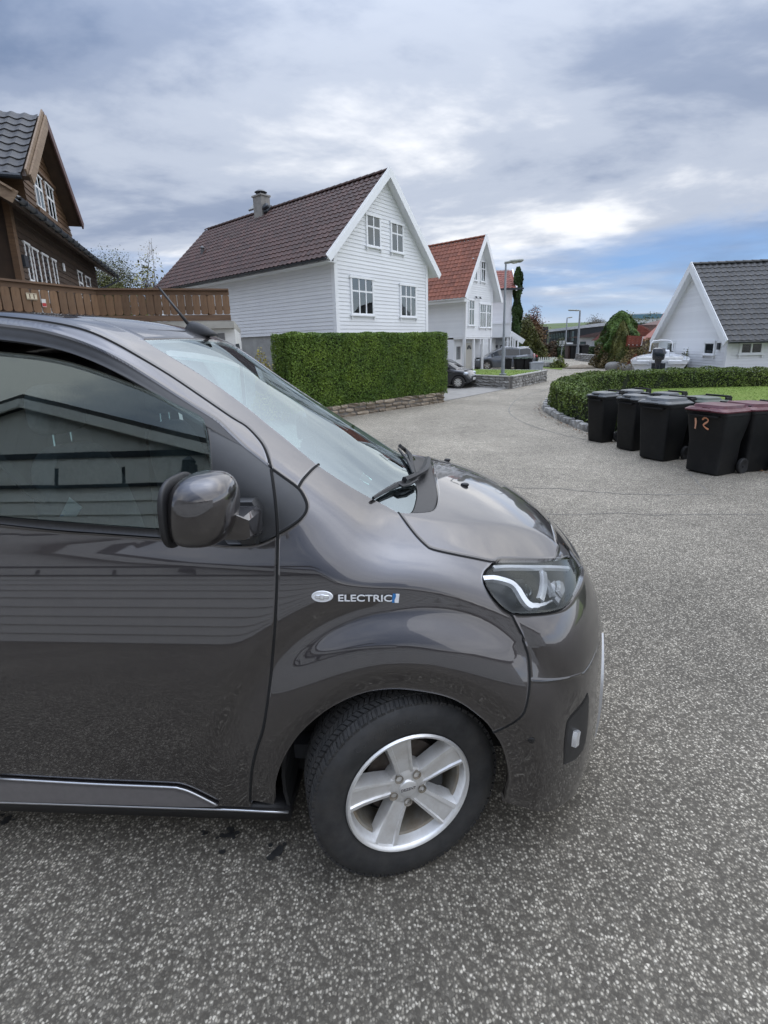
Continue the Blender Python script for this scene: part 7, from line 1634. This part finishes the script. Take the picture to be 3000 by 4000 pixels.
# ---- vegetation
bark = mat('bark', (.09, .07, .05), rough=.9, col2=(.05, .04, .03), scale=12, bump=.4, bscale=30)
def twig_tree(t, h, spread, nb, seed, lean=0.0, trunk_r=.12, up=.75, start=.25):
    """trunk and forked limbs; returns limb tips for the leaves"""
    r = random.Random(seed); mb = MB(); tips = []
    def limb(p, d, ln, rad, lev):
        pts = [np.array(p)]; dd = np.array(d, float)
        for k in range(4):
            dd = dd+np.array([r.gauss(0, .12), r.gauss(0, .12), r.gauss(.05, .08)]); dd /= np.linalg.norm(dd); pts.append(pts[-1]+dd*ln/4)
            if lev >= 1: tips.append(pts[-1])
        mb.tube(pts, [rad*(1-.16*k) for k in range(5)], 5, False)
        if lev < 3:
            for k in range(2+(lev == 0)*nb):
                q = pts[r.randint(1 if lev else 2, 4)]; a_ = r.uniform(0, 6.283); s_ = r.uniform(.4, .9)*spread; nd = np.array([math.cos(a_)*s_, math.sin(a_)*s_, up*r.uniform(.6, 1.2)]); nd /= np.linalg.norm(nd); limb(q, nd, ln*r.uniform(.45, .65), rad*.5, lev+1)
    limb((0, 0, 0), (lean, 0, 1), h*.62, trunk_r, 0); mb.build('trunk', bark, t); return np.array(tips)
def crown_from(tips, t, n, size, m, rad=.45, name='crown', nrm_up=.4, aspect=.6):
    c = tips[rng.integers(0, len(tips), n)]; P = c+rng.normal(0, rad, (n, 3))*[1, 1, .8]; ctr = tips.mean(0); Nn = (P-ctr); Nn /= (np.linalg.norm(Nn, axis=1, keepdims=True)+1e-6); Nn += [0, 0, nrm_up]
    o = link(name, leaf_mesh(name, P, Nn, size, m, aspect, .8), t); return o
def conifer(base, h, w_, label, m, n, size, seed, top=1.6):
    t = empty('conifer', tuple(base), label=label, cat='tree', group='conifers by the street'); r = np.random.default_rng(seed)
    z_ = r.beta(1.3, 1.5, n)*h; th = r.uniform(0, 6.283, n); prof = w_/2*np.minimum(1, (z_/h*3.2+.35))*np.clip(1-(z_/h)**top, 0, 1)**.62
    lob = 1+.16*np.sin(th*5+z_*1.7+seed)+.12*np.sin(th*9-z_*3.1)+.10*np.sin(z_*4.3+th*2); rad = prof*lob*(1-r.exponential(.10, n).clip(0, .6))
    P = np.column_stack([rad*np.cos(th), rad*np.sin(th), z_]); Nn = np.column_stack([np.cos(th), np.sin(th), np.full(n, .5)])
    o = link('crown', leaf_mesh('crown', P, Nn, size, m, .35, .5), t)
    mb = MB(); rings = [[(w_*.36*min(1, k*3.2+.3)*max(.02, (1-k**top))**.62*math.cos(a_), w_*.36*min(1, k*3.2+.3)*max(.02, (1-k**top))**.62*math.sin(a_), h*k) for a_ in np.linspace(0, 6.283, 13)[:-1]] for k in np.linspace(.02, .96, 9)]; mb.loft(rings); mb.build('inner_branches', MATS['hedge_core'], t)
    mb = MB(); mb.tube([(0, 0, -.05), (0, 0, h*.5)], [w_*.06, w_*.03], 8); mb.build('trunk', bark, t); return t
def bush(base, r3, label, m, n, size, seed, name='shrub', cat='shrub', group=None, squash=1.0):
    t = empty(name, tuple(base), label=label, cat=cat, group=group); r = np.random.default_rng(seed); d = r.normal(size=(n, 3)); d[:, 2] = np.abs(d[:, 2]); d /= np.linalg.norm(d, axis=1, keepdims=True)
    lob = 1+.18*np.sin(d[:, 0]*6+seed)+.16*np.sin(d[:, 1]*7+seed*2)+.12*np.sin(d[:, 2]*9); P = d*np.array(r3)*(lob*(1-r.exponential(.12, n).clip(0, .7)))[:, None]
    link('crown', leaf_mesh('crown', P, d+[0, 0, .3], size, m, .55, .8), t)
    mb = MB(); mb.loft([[(r3[0]*.62*s_*math.cos(a_), r3[1]*.62*s_*math.sin(a_), r3[2]*z_) for a_ in np.linspace(0, 6.283, 11)[:-1]] for s_, z_ in ((.9, 0), (1, .3), (.75, .55), (.2, .7))]); mb.build('stems', MATS['hedge_core'], t); return t
thuja = leafm('thuja_leaf', (.115, .19, .032), (.045, .095, .02), .4, 1.0); thuja2 = leafm('thuja_brown', (.14, .14, .03), (.07, .085, .02), .4, 1.2)
rust = leafm('autumn_leaf', (.155, .075, .030), (.085, .075, .022), .5, 1.0); olive = leafm('olive_leaf', (.115, .120, .028), (.06, .07, .018), .45, 1.0); ivy = leafm('ivy_leaf', (.045, .085, .020), (.022, .045, .012), .4, 1.0); yel = leafm('yellow_leaf', (.46, .38, .03), (.28, .24, .025), .3, 3)
def ground_at(q, y): P = at(*q, y); return np.array([P[0], P[1], GZ])
def h_at(q, y): return at(*q, y)[2]-GZ
yc = 36.0; c0 = ground_at(c5(860, 700), yc); wpx = (at(*c5(1050, 500), yc)-at(*c5(665, 500), yc))[0]
conifer(c0, h_at(c5(900, 165), yc), wpx*.98, 'big rounded green conifer beside the street, behind the smaller one', thuja, 30000, .16, 3, 2.4)
yc = 33.5; c0 = ground_at(c5(885, 720), yc); wpx = (at(*c5(990, 600), yc)-at(*c5(775, 600), yc))[0]
conifer(c0, h_at(c5(905, 268), yc), wpx, 'smaller pointed brownish green conifer in front of the big one', thuja2, 14000, .13, 5, 1.5)
bush(ground_at(c5(735, 720), 36), (1.1, 1.0, h_at(c5(735, 550), 36)), 'brownish bush at the left foot of the conifers', leafm('brown_leaf', (.14, .10, .035), (.08, .06, .022), .45, 1), 3500, .16, 4)
bush(ground_at(c5(1090, 640), 33), (1.6, 1.0, h_at(c5(1090, 515), 33)), 'yellowish brown shrub between the conifers and the boat', leafm('straw_leaf', (.19, .14, .045), (.11, .085, .03), .4, 1), 3500, .15, 6)
yq = 25.5; bush(ground_at(c5(1580, 780), yq), (.55, .5, h_at(c5(1575, 560), yq)), 'small dark conifer at the corner of the low white garage house', thuja2, 3500, .11, 8, name='dwarf_conifer', cat='tree')
mb = MB(); lp_ = ground_at(c5(1620, 790), 24.5); 
for k in range(7): mb = MB(); mb.tube([(lp_[0]+.12*(k % 4)-.2, lp_[1]-.5, GZ+.12+.2*(k//4)), (lp_[0]+.12*(k % 4)-.2+.05, lp_[1]+.5, GZ+.12+.2*(k//4))], .10, 8); o = mb.build('log', mat('log_wood', (.16, .10, .06), rough=.85, col2=(.09, .06, .04), scale=6)); tag(o, ['front left log of the small pile by the dwarf conifer', 'second log from the left in the pile by the dwarf conifer', 'third log from the left in the pile by the dwarf conifer', 'front right log of the small pile by the dwarf conifer', 'upper left log lying on the pile by the dwarf conifer', 'upper middle log lying on the pile by the dwarf conifer', 'upper right log lying on the pile by the dwarf conifer'][k], 'log', 'logs by the dwarf conifer')
# autumn tree, ivy column
yc = 50; c0 = ground_at(c3(1150, 1290), yc); t = empty('autumn_tree', tuple(c0), label='autumn tree with red brown leaves before the long black building', cat='tree')
hh_ = h_at(c3(1190, 850), yc); tips = twig_tree(t, hh_*.92, .7, 7, 11, trunk_r=.16)
tips *= np.array([.55, .55, hh_/max(tips[:, 2].max(), .1)]); low_ = tips[tips[:, 2] < hh_*.70]
crown_from(low_, t, 11000, .20, rust, .42); crown_from(tips[tips[:, 2] >= hh_*.62], t, 900, .20, leafm('red_leaf', (.20, .06, .04), (.13, .05, .03), .4, 1), .30, 'top_leaves')
bush(ground_at(c3(1075, 1290), 47), (1.5, 1.4, h_at(c3(1080, 1010), 47)), 'dense olive and rust coloured tree crown left of the red topped autumn tree', olive, 13000, .20, 21, name='broad_tree', cat='tree')
bush(ground_at(c3(1190, 1280), 52), (1.0, .9, h_at(c3(1190, 1190), 52)), 'low rust coloured bush beside the white saloon car', rust, 2500, .25, 22)
bush(ground_at(c5(155, 580), 62), (1.3, 1.0, h_at(c5(155, 500), 62)), 'reddish brown shrub behind the white saloon car', leafm('dark_red_leaf', (.10, .055, .03), (.06, .04, .02), .4, 1), 2200, .28, 24)
bush(ground_at(c5(250, 580), 64), (1.7, 1.0, h_at(c5(250, 490), 64)), 'grey green shrub behind the white saloon car', leafm('grey_leaf', (.10, .115, .05), (.06, .07, .035), .4, 1), 2200, .28, 25)
ip = on_plane(*c3(992, 900), H3.O+H3.v*0, H3.v); iq = (ip-H3.O)@H3.u; ztop = h_at(c3(990, 500), 44)
t = empty('ivy_column', (ip[0], ip[1], GZ), label='tall dark green ivy climbing the far edge of the third white house', cat='plant')
n = 7000; z_ = rng.uniform(0, 1, n)*ztop; th = rng.uniform(0, 6.283, n); pr = (.38+.09*np.sin(z_*1.9)+.08*np.sin(z_*4.1+1)+.10*np.sin(th*3+z_*2))*np.clip((ztop-z_)/1.2+.25, .2, 1); rad = pr*(1-rng.exponential(.12, n).clip(0, .7)); link('leaves', leaf_mesh('leaves', np.column_stack([rad*np.cos(th)*.8, rad*np.sin(th)*.8, z_]), np.column_stack([np.cos(th), np.sin(th), np.full(n, .4)]), .26, ivy, .8, .7), t)
mb = MB(); mb.tube([(0, 0, 0), (0, 0, ztop*.9)], [.30, .22], 8); mb.build('stem', MATS['hedge_core'], t)
# trees beyond the deck
yc = 30; c0 = ground_at(c1(840, 1200), yc); t = empty('garden_tree', tuple(c0), label='thinning green tree seen over the deck, left of the bare one', cat='tree'); hh_ = h_at(c1(815, 985), yc)
tips = twig_tree(t, hh_*.9, .62, 9, 5, trunk_r=.14); tips *= np.array([.95, .95, hh_/tips[:, 2].max()]); crown_from(tips, t, 26000, .095, olive, .31)
yc = 31; c0 = ground_at(c1(925, 1200), yc); t = empty('bare_tree', tuple(c0), label='slender half bare tree with yellowing leaves beyond the deck', cat='tree'); hh_ = h_at(c1(930, 925), yc)
tips = twig_tree(t, hh_*.9, .34, 9, 9, trunk_r=.10, up=1.1); tips *= np.array([.8, .8, hh_/tips[:, 2].max()]); crown_from(tips, t, 3200, .085, leafm('pale_leaf', (.20, .15, .06), (.15, .11, .06), .4, 1), .25)
bush(ground_at(c1(900, 1230), 29), (2.2, 1.0, h_at(c1(900, 1150), 29)), 'low mixed yellow and green shrubbery just above the deck rail', leafm('yellow_green_leaf', (.22, .19, .04), (.08, .10, .025), .5, 1), 2600, .2, 31)
# yellow shrub at the hedge end
yp = at(*c2(250, 1400), 14.3); bush((yp[0], yp[1], GZ), (.55, .4, at(*c2(250, 1375), 14.3)[2]*.72-GZ*.72), 'bright yellow leaved shrub squeezed beside the left end of the tall hedge', yel, 5000, .07, 41)
# ---- far end of the street
fhm = leafm('box_leaf', (.045, .075, .022), (.022, .040, .012), .4, 1)
f0, f1 = atg(*c5(225, 632))[:2], atg(*c5(452, 652))[:2]; f2 = np.array(at(*c5(690, 600), 62)[:2])
hz_ = at(*c5(300, 548), float(f0[1]))[2]
hedge_box('box_hedge', f0, f1, 1.6, GZ, hz_, 90, .22, fhm, 'squared dark green box hedge beside the white saloon car')
hedge_box('box_hedge', f1+np.array([.8, 1.5]), f2, 1.4, GZ, hz_+.1, 70, .24, fhm, 'continuation of the box hedge behind the low grey stone wall')
for k, q in enumerate((375, 420, 510)):
    P = at(*c5(q, 640), 55-k*.5); c = make_bin(.95, .9, 1.55, bin_m, ['brownish wheelie bin against the box hedge', 'dark wheelie bin right of the brownish one by the box hedge', 'dark wheelie bin behind the far street lamp post'][k], num=None); c.location = (P[0], P[1], GZ); c.rotation_euler = (0, 0, R_(8)); c['group'] = 'far wheelie bins'
    if k == 0:
        for ch in c.children: 
            if ch.name.startswith('body'): ch.data.materials[0] = mat('bin_brown', (.06, .035, .028), rough=.55, scale=6)
fw0, fw1 = atg(*c5(452, 665)), atg(*c5(690, 692)); fwl = empty('stone_wall', label='low dark grey stone wall at the bend of the far street', cat='wall'); stone_wall(fwl, fw0[:2], fw1[:2], GZ, at(*c5(570, 605), float((fw0[1]+fw1[1])/2))[2], 4, .8, grey_stone, .5, 31)
# white picket fence
p0, p1 = atg(*c5(55, 712)), atg(*c5(252, 712)); pf = empty('picket_fence', (p0[0], p0[1], GZ), label='low white picket fence behind the dark grey estate car', cat='fence')
d = (p1-p0)[:2]; ln = np.linalg.norm(d); d /= ln; ph = at(*c5(150, 632), float(p0[1]))[2]-GZ; mb = MB(); mb.box((-.055, -.012, .03), (.055, .012, ph-.08)); mb.loft([[(-.055, -.012, ph-.081), (.055, -.012, ph-.081), (.055, .012, ph-.081), (-.055, .012, ph-.081)], [(-.01, -.012, ph), (.01, -.012, ph), (.01, .012, ph), (-.01, .012, ph)]]); pk = mb.mesh('picket', white_t)
for i in range(int(ln/.19)): o = link('picket', pk, pf, (*(d*(i+.5)*.19), 0), (0, 0, math.atan2(d[1], d[0])))
for z_ in (.3, ph-.3): mb = MB(); mb.bar((0, .0, z_), (*(d*ln), z_), .03, .09); o = mb.build('rail', white_t, pf); o.location = (-d[1]*.03, d[0]*.03, 0)
# verge with a planting and stones before the fence
vp = [atg(*c5(60, 745))[:2], atg(*c5(300, 765))[:2], atg(*c5(310, 690))[:2], atg(*c5(255, 690))[:2], atg(*c5(70, 722))[:2]]
sheet('verge', vp, grass, .02, GZ)
bush((*atg(*c5(272, 745))[:2], GZ), (.55, .45, .8), 'small yellow green plant at the foot of the street sign', leafm('lime_leaf', (.20, .22, .04), (.07, .09, .025), .4, 2), 900, .15, 51)
for k, q in enumerate(((160, 735), (210, 740), (120, 738))): P = atg(*c5(*q)); o = link('rock', stone_mesh(330+k, grey_stone), None, (P[0], P[1], GZ+.14), (0, 0, k)); o.scale = (.4, .3, .26); tag(o, ['grey rock in the verge before the picket fence, the middle one', 'grey rock in the verge nearest the street sign', 'grey rock in the verge nearest the estate car'][k], 'rock', 'rocks in the verge')
# mound of sand on the street
mp = atg(*c5(500, 748)); mb = MB(); mb.loft([[(mp[0]+r_*1.35*math.cos(a_)*(1+.1*math.sin(3*a_)), mp[1]+r_*.8*math.sin(a_), GZ+z_) for a_ in np.linspace(0, 6.283, 17)[:-1]] for r_, z_ in ((1.0, .005), (.7, .16), (.3, .27), (.05, .30))]); o = mb.build('sand_heap', mat('sand', (.30, .25, .19), rough=.95, col2=(.2, .17, .13), scale=5, bump=.5, bscale=20), smooth=True); tag(o, 'low heap of brown sand lying on the far street', 'heap')
# signs (seen from behind)
def sign(q0, q1, wq, hq, label):
    b_ = atg(*q0); y = float(b_[1]); c = at(*q1, y); sc = y/F_; t = empty('street_sign', (b_[0], b_[1], GZ), label=label, cat='sign'); h = c[2]-GZ
    mb = MB(); mb.tube([(0, 0, 0), (c[0]-b_[0], 0, h+hq*sc*.5)], .05, 8); mb.build('pole', galv, t)
    mb = MB(); mb.box((c[0]-b_[0]-wq*sc/2, .06, h-hq*sc/2), (c[0]-b_[0]+wq*sc/2, .09, h+hq*sc/2)); mb.build('sign_plate', mat('sign_back', (.45, .46, .46), rough=.5, metal=.3, scale=5), t); return t
sign(c5(283, 690), c5(305, 487), 22, 14, 'grey blank sign plate on a leaning pole beside the picket fence')
sign(c5(772, 715), c5(770, 466), 12, 15, 'white sign plate on a pole in front of the conifers')
# yellow marker and red lattice bird table with its ramp
P = atg(*c5(768, 735)); t = empty('marker_post', tuple(P), label='yellow and orange hydrant marker post at the street edge by the conifers', cat='post'); mb = MB(); mb.box((-.10, -.05, 0), (.10, .05, .7)); mb.build('lower_band', mat('marker_orange', (.55, .20, .03), rough=.5, scale=5), t); mb = MB(); mb.box((-.11, -.06, .701), (.11, .06, 1.5)); mb.build('upper_band', mat('marker_yellow', (.62, .42, .04), rough=.5, scale=5), t)
redw = mat('red_wood', (.24, .055, .03), rough=.6, col2=(.16, .04, .025), scale=4); yb = 33.0; b0_ = ground_at(c5(990, 700), yb)
t = empty('garden_mill', tuple(b0_), label='red painted wooden garden mill with white crossed sails and a wooden ramp', cat='ornament'); ht0 = at(*c5(990, 420), yb)[2]-GZ; hb0 = at(*c5(990, 530), yb)[2]-GZ
mb = MB(); mb.loft([[(-.35*s_, -.35*s_, z_), (.35*s_, -.35*s_, z_), (.35*s_, .35*s_, z_), (-.35*s_, .35*s_, z_)] for s_, z_ in ((.9, 0), (.7, hb0-.2), (1.0, hb0))]); mb.build('mill_body', mat('mill_wood', (.15, .085, .05), rough=.7, scale=4), t)
mb = MB(); mb.box((-.55, -.12, hb0), (.45, .12, ht0)); ml = mb.build('mill_panel', redw, t); ml.rotation_euler = (0, R_(4), 0)
for k in range(4): mb = MB(); x = -.45+k*.28; mb.box((x, -.15, hb0+.1), (x+.10, -.121, ht0-.08)); mb.build('white_slat', white_t, ml)
for k in range(5): mb = MB(); z_ = hb0+.15+k*(ht0-hb0-.2)/5; mb.box((-.54, -.175, z_), (.44, -.151, z_+.10)); mb.build('red_slat', redw, ml)
r0_, r1_ = at(*c5(870, 712), yb)-b0_, at(*c5(990, 600), yb)-b0_
for k in range(9):
    mb = MB(); zt = r1_[2]*(1-.0)*(k+1)/9; zb_ = r1_[2]*k/9; x0 = r0_[0]+(r1_[0]-r0_[0])*k/9; mb.add([(x0, -.6, zb_+.02), (r1_[0]+.15, -.6, zb_+.02), (r1_[0]+.15, -.6, zt), (x0+(r1_[0]-r0_[0])/9, -.6, zt), (x0, -.5, zb_+.02), (r1_[0]+.15, -.5, zb_+.02), (r1_[0]+.15, -.5, zt), (x0+(r1_[0]-r0_[0])/9, -.5, zt)], [(0, 1, 2, 3), (7, 6, 5, 4), (0, 4, 5, 1), (1, 5, 6, 2), (2, 6, 7, 3), (3, 7, 4, 0)]); mb.build('ramp_board', redw, t)
# long black building, hill, houses beyond
black_w = mat('black_cladding', (.022, .024, .028), rough=.5, col2=(.015, .017, .020), scale=1.2, stretch=(4, 4, .3)); win_d = mat('far_window', (.09, .12, .16), rough=.08, col2=(.05, .07, .10), scale=.6)
def quadbox(name, label, q, y0, y1, depth, m, cat='building', z0=GZ):
    """box whose front runs from pixel q[0] (distance y0) to q[1] (distance y1); top heights from the pixels"""
    A_, B_ = at(*q[0], y0), at(*q[1], y1); d = (B_-A_)[:2]; ln = np.linalg.norm(d); d /= ln; n_ = np.array([-d[1], d[0]])
    t = empty(name, (A_[0], A_[1], z0), math.atan2(d[1], d[0]), label, cat); mb = MB()
    mb.loft([[(0, 0, -.5), (ln, 0, -.5), (ln, depth, -.5), (0, depth, -.5)], [(0, 0, A_[2]-z0), (ln, 0, B_[2]-z0), (ln, depth, B_[2]-z0), (0, depth, A_[2]-z0)]]); mb.build('wall', m, t); return t, ln, A_[2]-z0, B_[2]-z0
t, ln, ha, hb_ = quadbox('long_building', 'long two storey black clad building with a white roof edge', (c5(162, 375), c5(760, 306)), 105, 78, 14, black_w)
mb = MB(); mb.bar((-.2, -.15, ha+.1), (ln+.2, -.15, hb_+.1), .5, .5); mb.build('roof_edge', mat('white_edge', (.62, .63, .64), rough=.6, scale=2), t)
for k in range(12):
    x = 1.0+k*ln*.40/12; hh_ = ha+(hb_-ha)*x/ln; mb = MB(); mb.box((x, -.06, hh_*.60), (x+ln*.40/12*.5, -.01, hh_*.84)); mb.build('window', win_d, t); mb = MB(); mb.box((x+ln*.4/12*.62, -.08, hh_*.1), (x+ln*.4/12*.68, -.01, hh_*.93)); mb.build('cladding_joint', gutter_m, t)
mb = MB(); mb.box((ln*.48, -.06, hb_*.42), (ln*.52, -.01, hb_*.85)); mb.build('stair_window', win_d, t)
t, ln, ha, hb_ = quadbox('black_building', 'lower black building block behind the autumn tree', (c3(1000, 1010), c3(1285, 1010)), 92, 92, 10, black_w)
# white bungalow with brown hipped roof
t, ln, ha, hb_ = quadbox('bungalow', 'white bungalow with a brown hipped roof behind the low stone wall', (c5(470, 440), c5(720, 428)), 66, 60, 9, white)
zr = at(*c5(690, 335), 64)[2]-GZ; mb = MB(); P = [(-.9, -.8, ha), (ln+4, -.8, hb_), (ln+4, 10, hb_), (-.9, 10, ha), (ln*.85, 4.5, zr), (ln+4, 4.5, zr)]; mb.add(P, [(0, 1, 5, 4), (0, 4, 3), (3, 4, 5, 2), (1, 2, 5), (0, 3, 2, 1)]); mb.build('roof', tile_rust, t)
for k in range(14): f0_, f1_ = k/14, (k+.2)/14; mb = MB(); a_ = np.array(P[0])*(1-f0_)+np.array(P[4])*f0_; b_ = np.array(P[1])*(1-f0_)+np.array(P[5])*f0_; mb.bar(a_+[0, -.05, .05], b_+[0, -.05, .05], .25, .06); mb.build('tile_course', tile_rust, t)
mb = MB(); mb.box((ln*.10, -.08, .1), (ln*.30, -.02, ha*.75)); dd = mb.build('door', win_d, t); mb = MB(); mb.box((ln*.08, -.06, .1), (ln*.0995, -.01, ha*.78)); mb.box((ln*.3005, -.06, .1), (ln*.32, -.01, ha*.78)); mb.box((ln*.08, -.06, ha*.7501), (ln*.32, -.01, ha*.78)); mb.build('door_frame', gutter_m, dd)
mb = MB()
for k in range(4): mb = MB(); zz = .3+k*.45; mb.bar((-6.0, -.5, zz), (-.6, -.5, zz), .06, .22); mb.build('terrace_rail', white_t, t)
# red roofed houses behind the conifers
t, ln, ha, hb_ = quadbox('red_house', 'white house with a dark red tiled roof between the conifers and the boat', (c5(1000, 460), c5(1260, 460)), 52, 52, 8, white)
zr = at(*c5(1130, 305), 55)[2]-GZ; mb = MB(); P = [(-.6, -.6, ha-.1), (ln+.6, -.6, hb_-.1), (ln+.2, 4, zr), (-.2, 4, zr), (-.6, 8.6, ha), (ln+.6, 8.6, hb_)]; mb.add(P, [(0, 1, 2, 3), (3, 2, 5, 4), (0, 3, 4), (1, 5, 2)]); rf = mb.build('roof', tile_red2, t)
for k in range(13): f0_ = (k+.1)/13; mb = MB(); a_ = np.array(P[0])*(1-f0_)+np.array(P[3])*f0_; b_ = np.array(P[1])*(1-f0_)+np.array(P[2])*f0_; mb.bar(a_+[0, -.03, .05], b_+[0, -.03, .05], .22, .07); mb.build('tile_course', tile_red2, rf)
t, ln, ha, hb_ = quadbox('red_house', 'brownish roofed house corner just left of the low white garage house', (c5(1105, 470), c5(1320, 420)), 41, 41, 5, mat('brown_wall', (.16, .12, .10), rough=.7, scale=2))
A_ = at(*c5(1100, 480), 39.6); B_ = at(*c5(1250, 350), 43); C_ = at(*c5(1330, 200), 47); mb = MB(); o_ = np.array(t.location); th_ = t.rotation_euler.z; rl = lambda p: Matrix.Rotation(-th_, 4, 'Z')@Vector(p-o_)
D_ = at(*c5(1130, 290), 50); mb.add([rl(A_), rl(at(*c5(1330, 420), 41)), rl(C_), rl(B_), *(rl(q)+Vector((0, 0, .18)) for q in (A_, at(*c5(1330, 420), 41), C_, B_))], [(0, 1, 2, 3), (4, 5, 6, 7), (0, 1, 5, 4), (1, 2, 6, 5), (2, 3, 7, 6), (3, 0, 4, 7)]); mb.build('roof', tile_red2, t)
t, ln, ha, hb_ = quadbox('red_house', 'far weathered brown roof rising beside the glass fronted building', (c5(1130, 300), c5(1330, 300)), 70, 66, 8, mat('brown_wall', (.16, .12, .10)))
zr = at(*c5(1320, 205), 70)[2]-GZ; mb = MB(); P = [(-.3, -.3, ha-.1), (ln+.6, -.3, hb_-.1), (ln+.2, 4, zr), (ln*.7, 4, zr)]; mb.add(P+[(-.3, 8, ha-.1), (ln+.6, 8, ha-.1)], [(0, 1, 2, 3), (3, 2, 5, 4), (0, 3, 4), (1, 5, 2)]); mb.build('roof', tile_rust, t)
t, ln, ha, hb_ = quadbox('glass_building', 'far white office building with long bluish glass bands', (c5(990, 198), c5(1300, 183)), 150, 150, 12, mat('office_white', (.60, .62, .64), rough=.6, scale=2))
for z0, z1 in ((.02, .16), (.30, .46)): mb = MB(); mb.box((.3, -.2, ha*(1-z1)), (ln*1.4, -.02, ha*(1-z0))); mb.build('glass_band', mat('office_glass', (.10, .20, .26), rough=.06, col2=(.08, .16, .21), scale=.3), t)
bush((*at(*c5(1065, 300), 90)[:2], GZ), (4.0, 3, h_at(c5(1065, 250), 90)), 'round green tree before the glass fronted building', olive, 4000, .3, 61, name='far_tree', cat='tree')
yq = 140; t = empty('bare_crown_tree', tuple(ground_at(c5(655, 300), yq)), label='wide half bare tree on the skyline behind the big conifer', cat='tree'); hh_ = h_at(c5(655, 228), yq); tips = twig_tree(t, hh_, 1.3, 9, 17, trunk_r=.4); tips *= np.array([.85, .85, hh_/tips[:, 2].max()]); tips = tips[tips[:, 2] > hh_*.4]; crown_from(tips, t, 3500, .32, leafm('skyline_leaf', (.13, .10, .07), (.07, .065, .045), .4, 1), .7)
hm = mat('hill_grass', (.085, .125, .035), rough=.95, col2=(.06, .09, .03), scale=.05, detail=8); mb = MB(); rows = []
for y, k in ((120, 0.0), (150, .35), (200, .9), (300, 1.0), (500, .8)):
    rows.append([(x, y, GZ-.2+k*(at(*c5(200, 306), 200)[2]-GZ)*(y/200 if y > 200 else 1)*(.55+.45*math.exp(-((x/y-.42)/.35)**2))) for x in np.linspace(-350, 450, 41)])
mb.loft(rows, False, False); struct('hill', mb, hm, True)
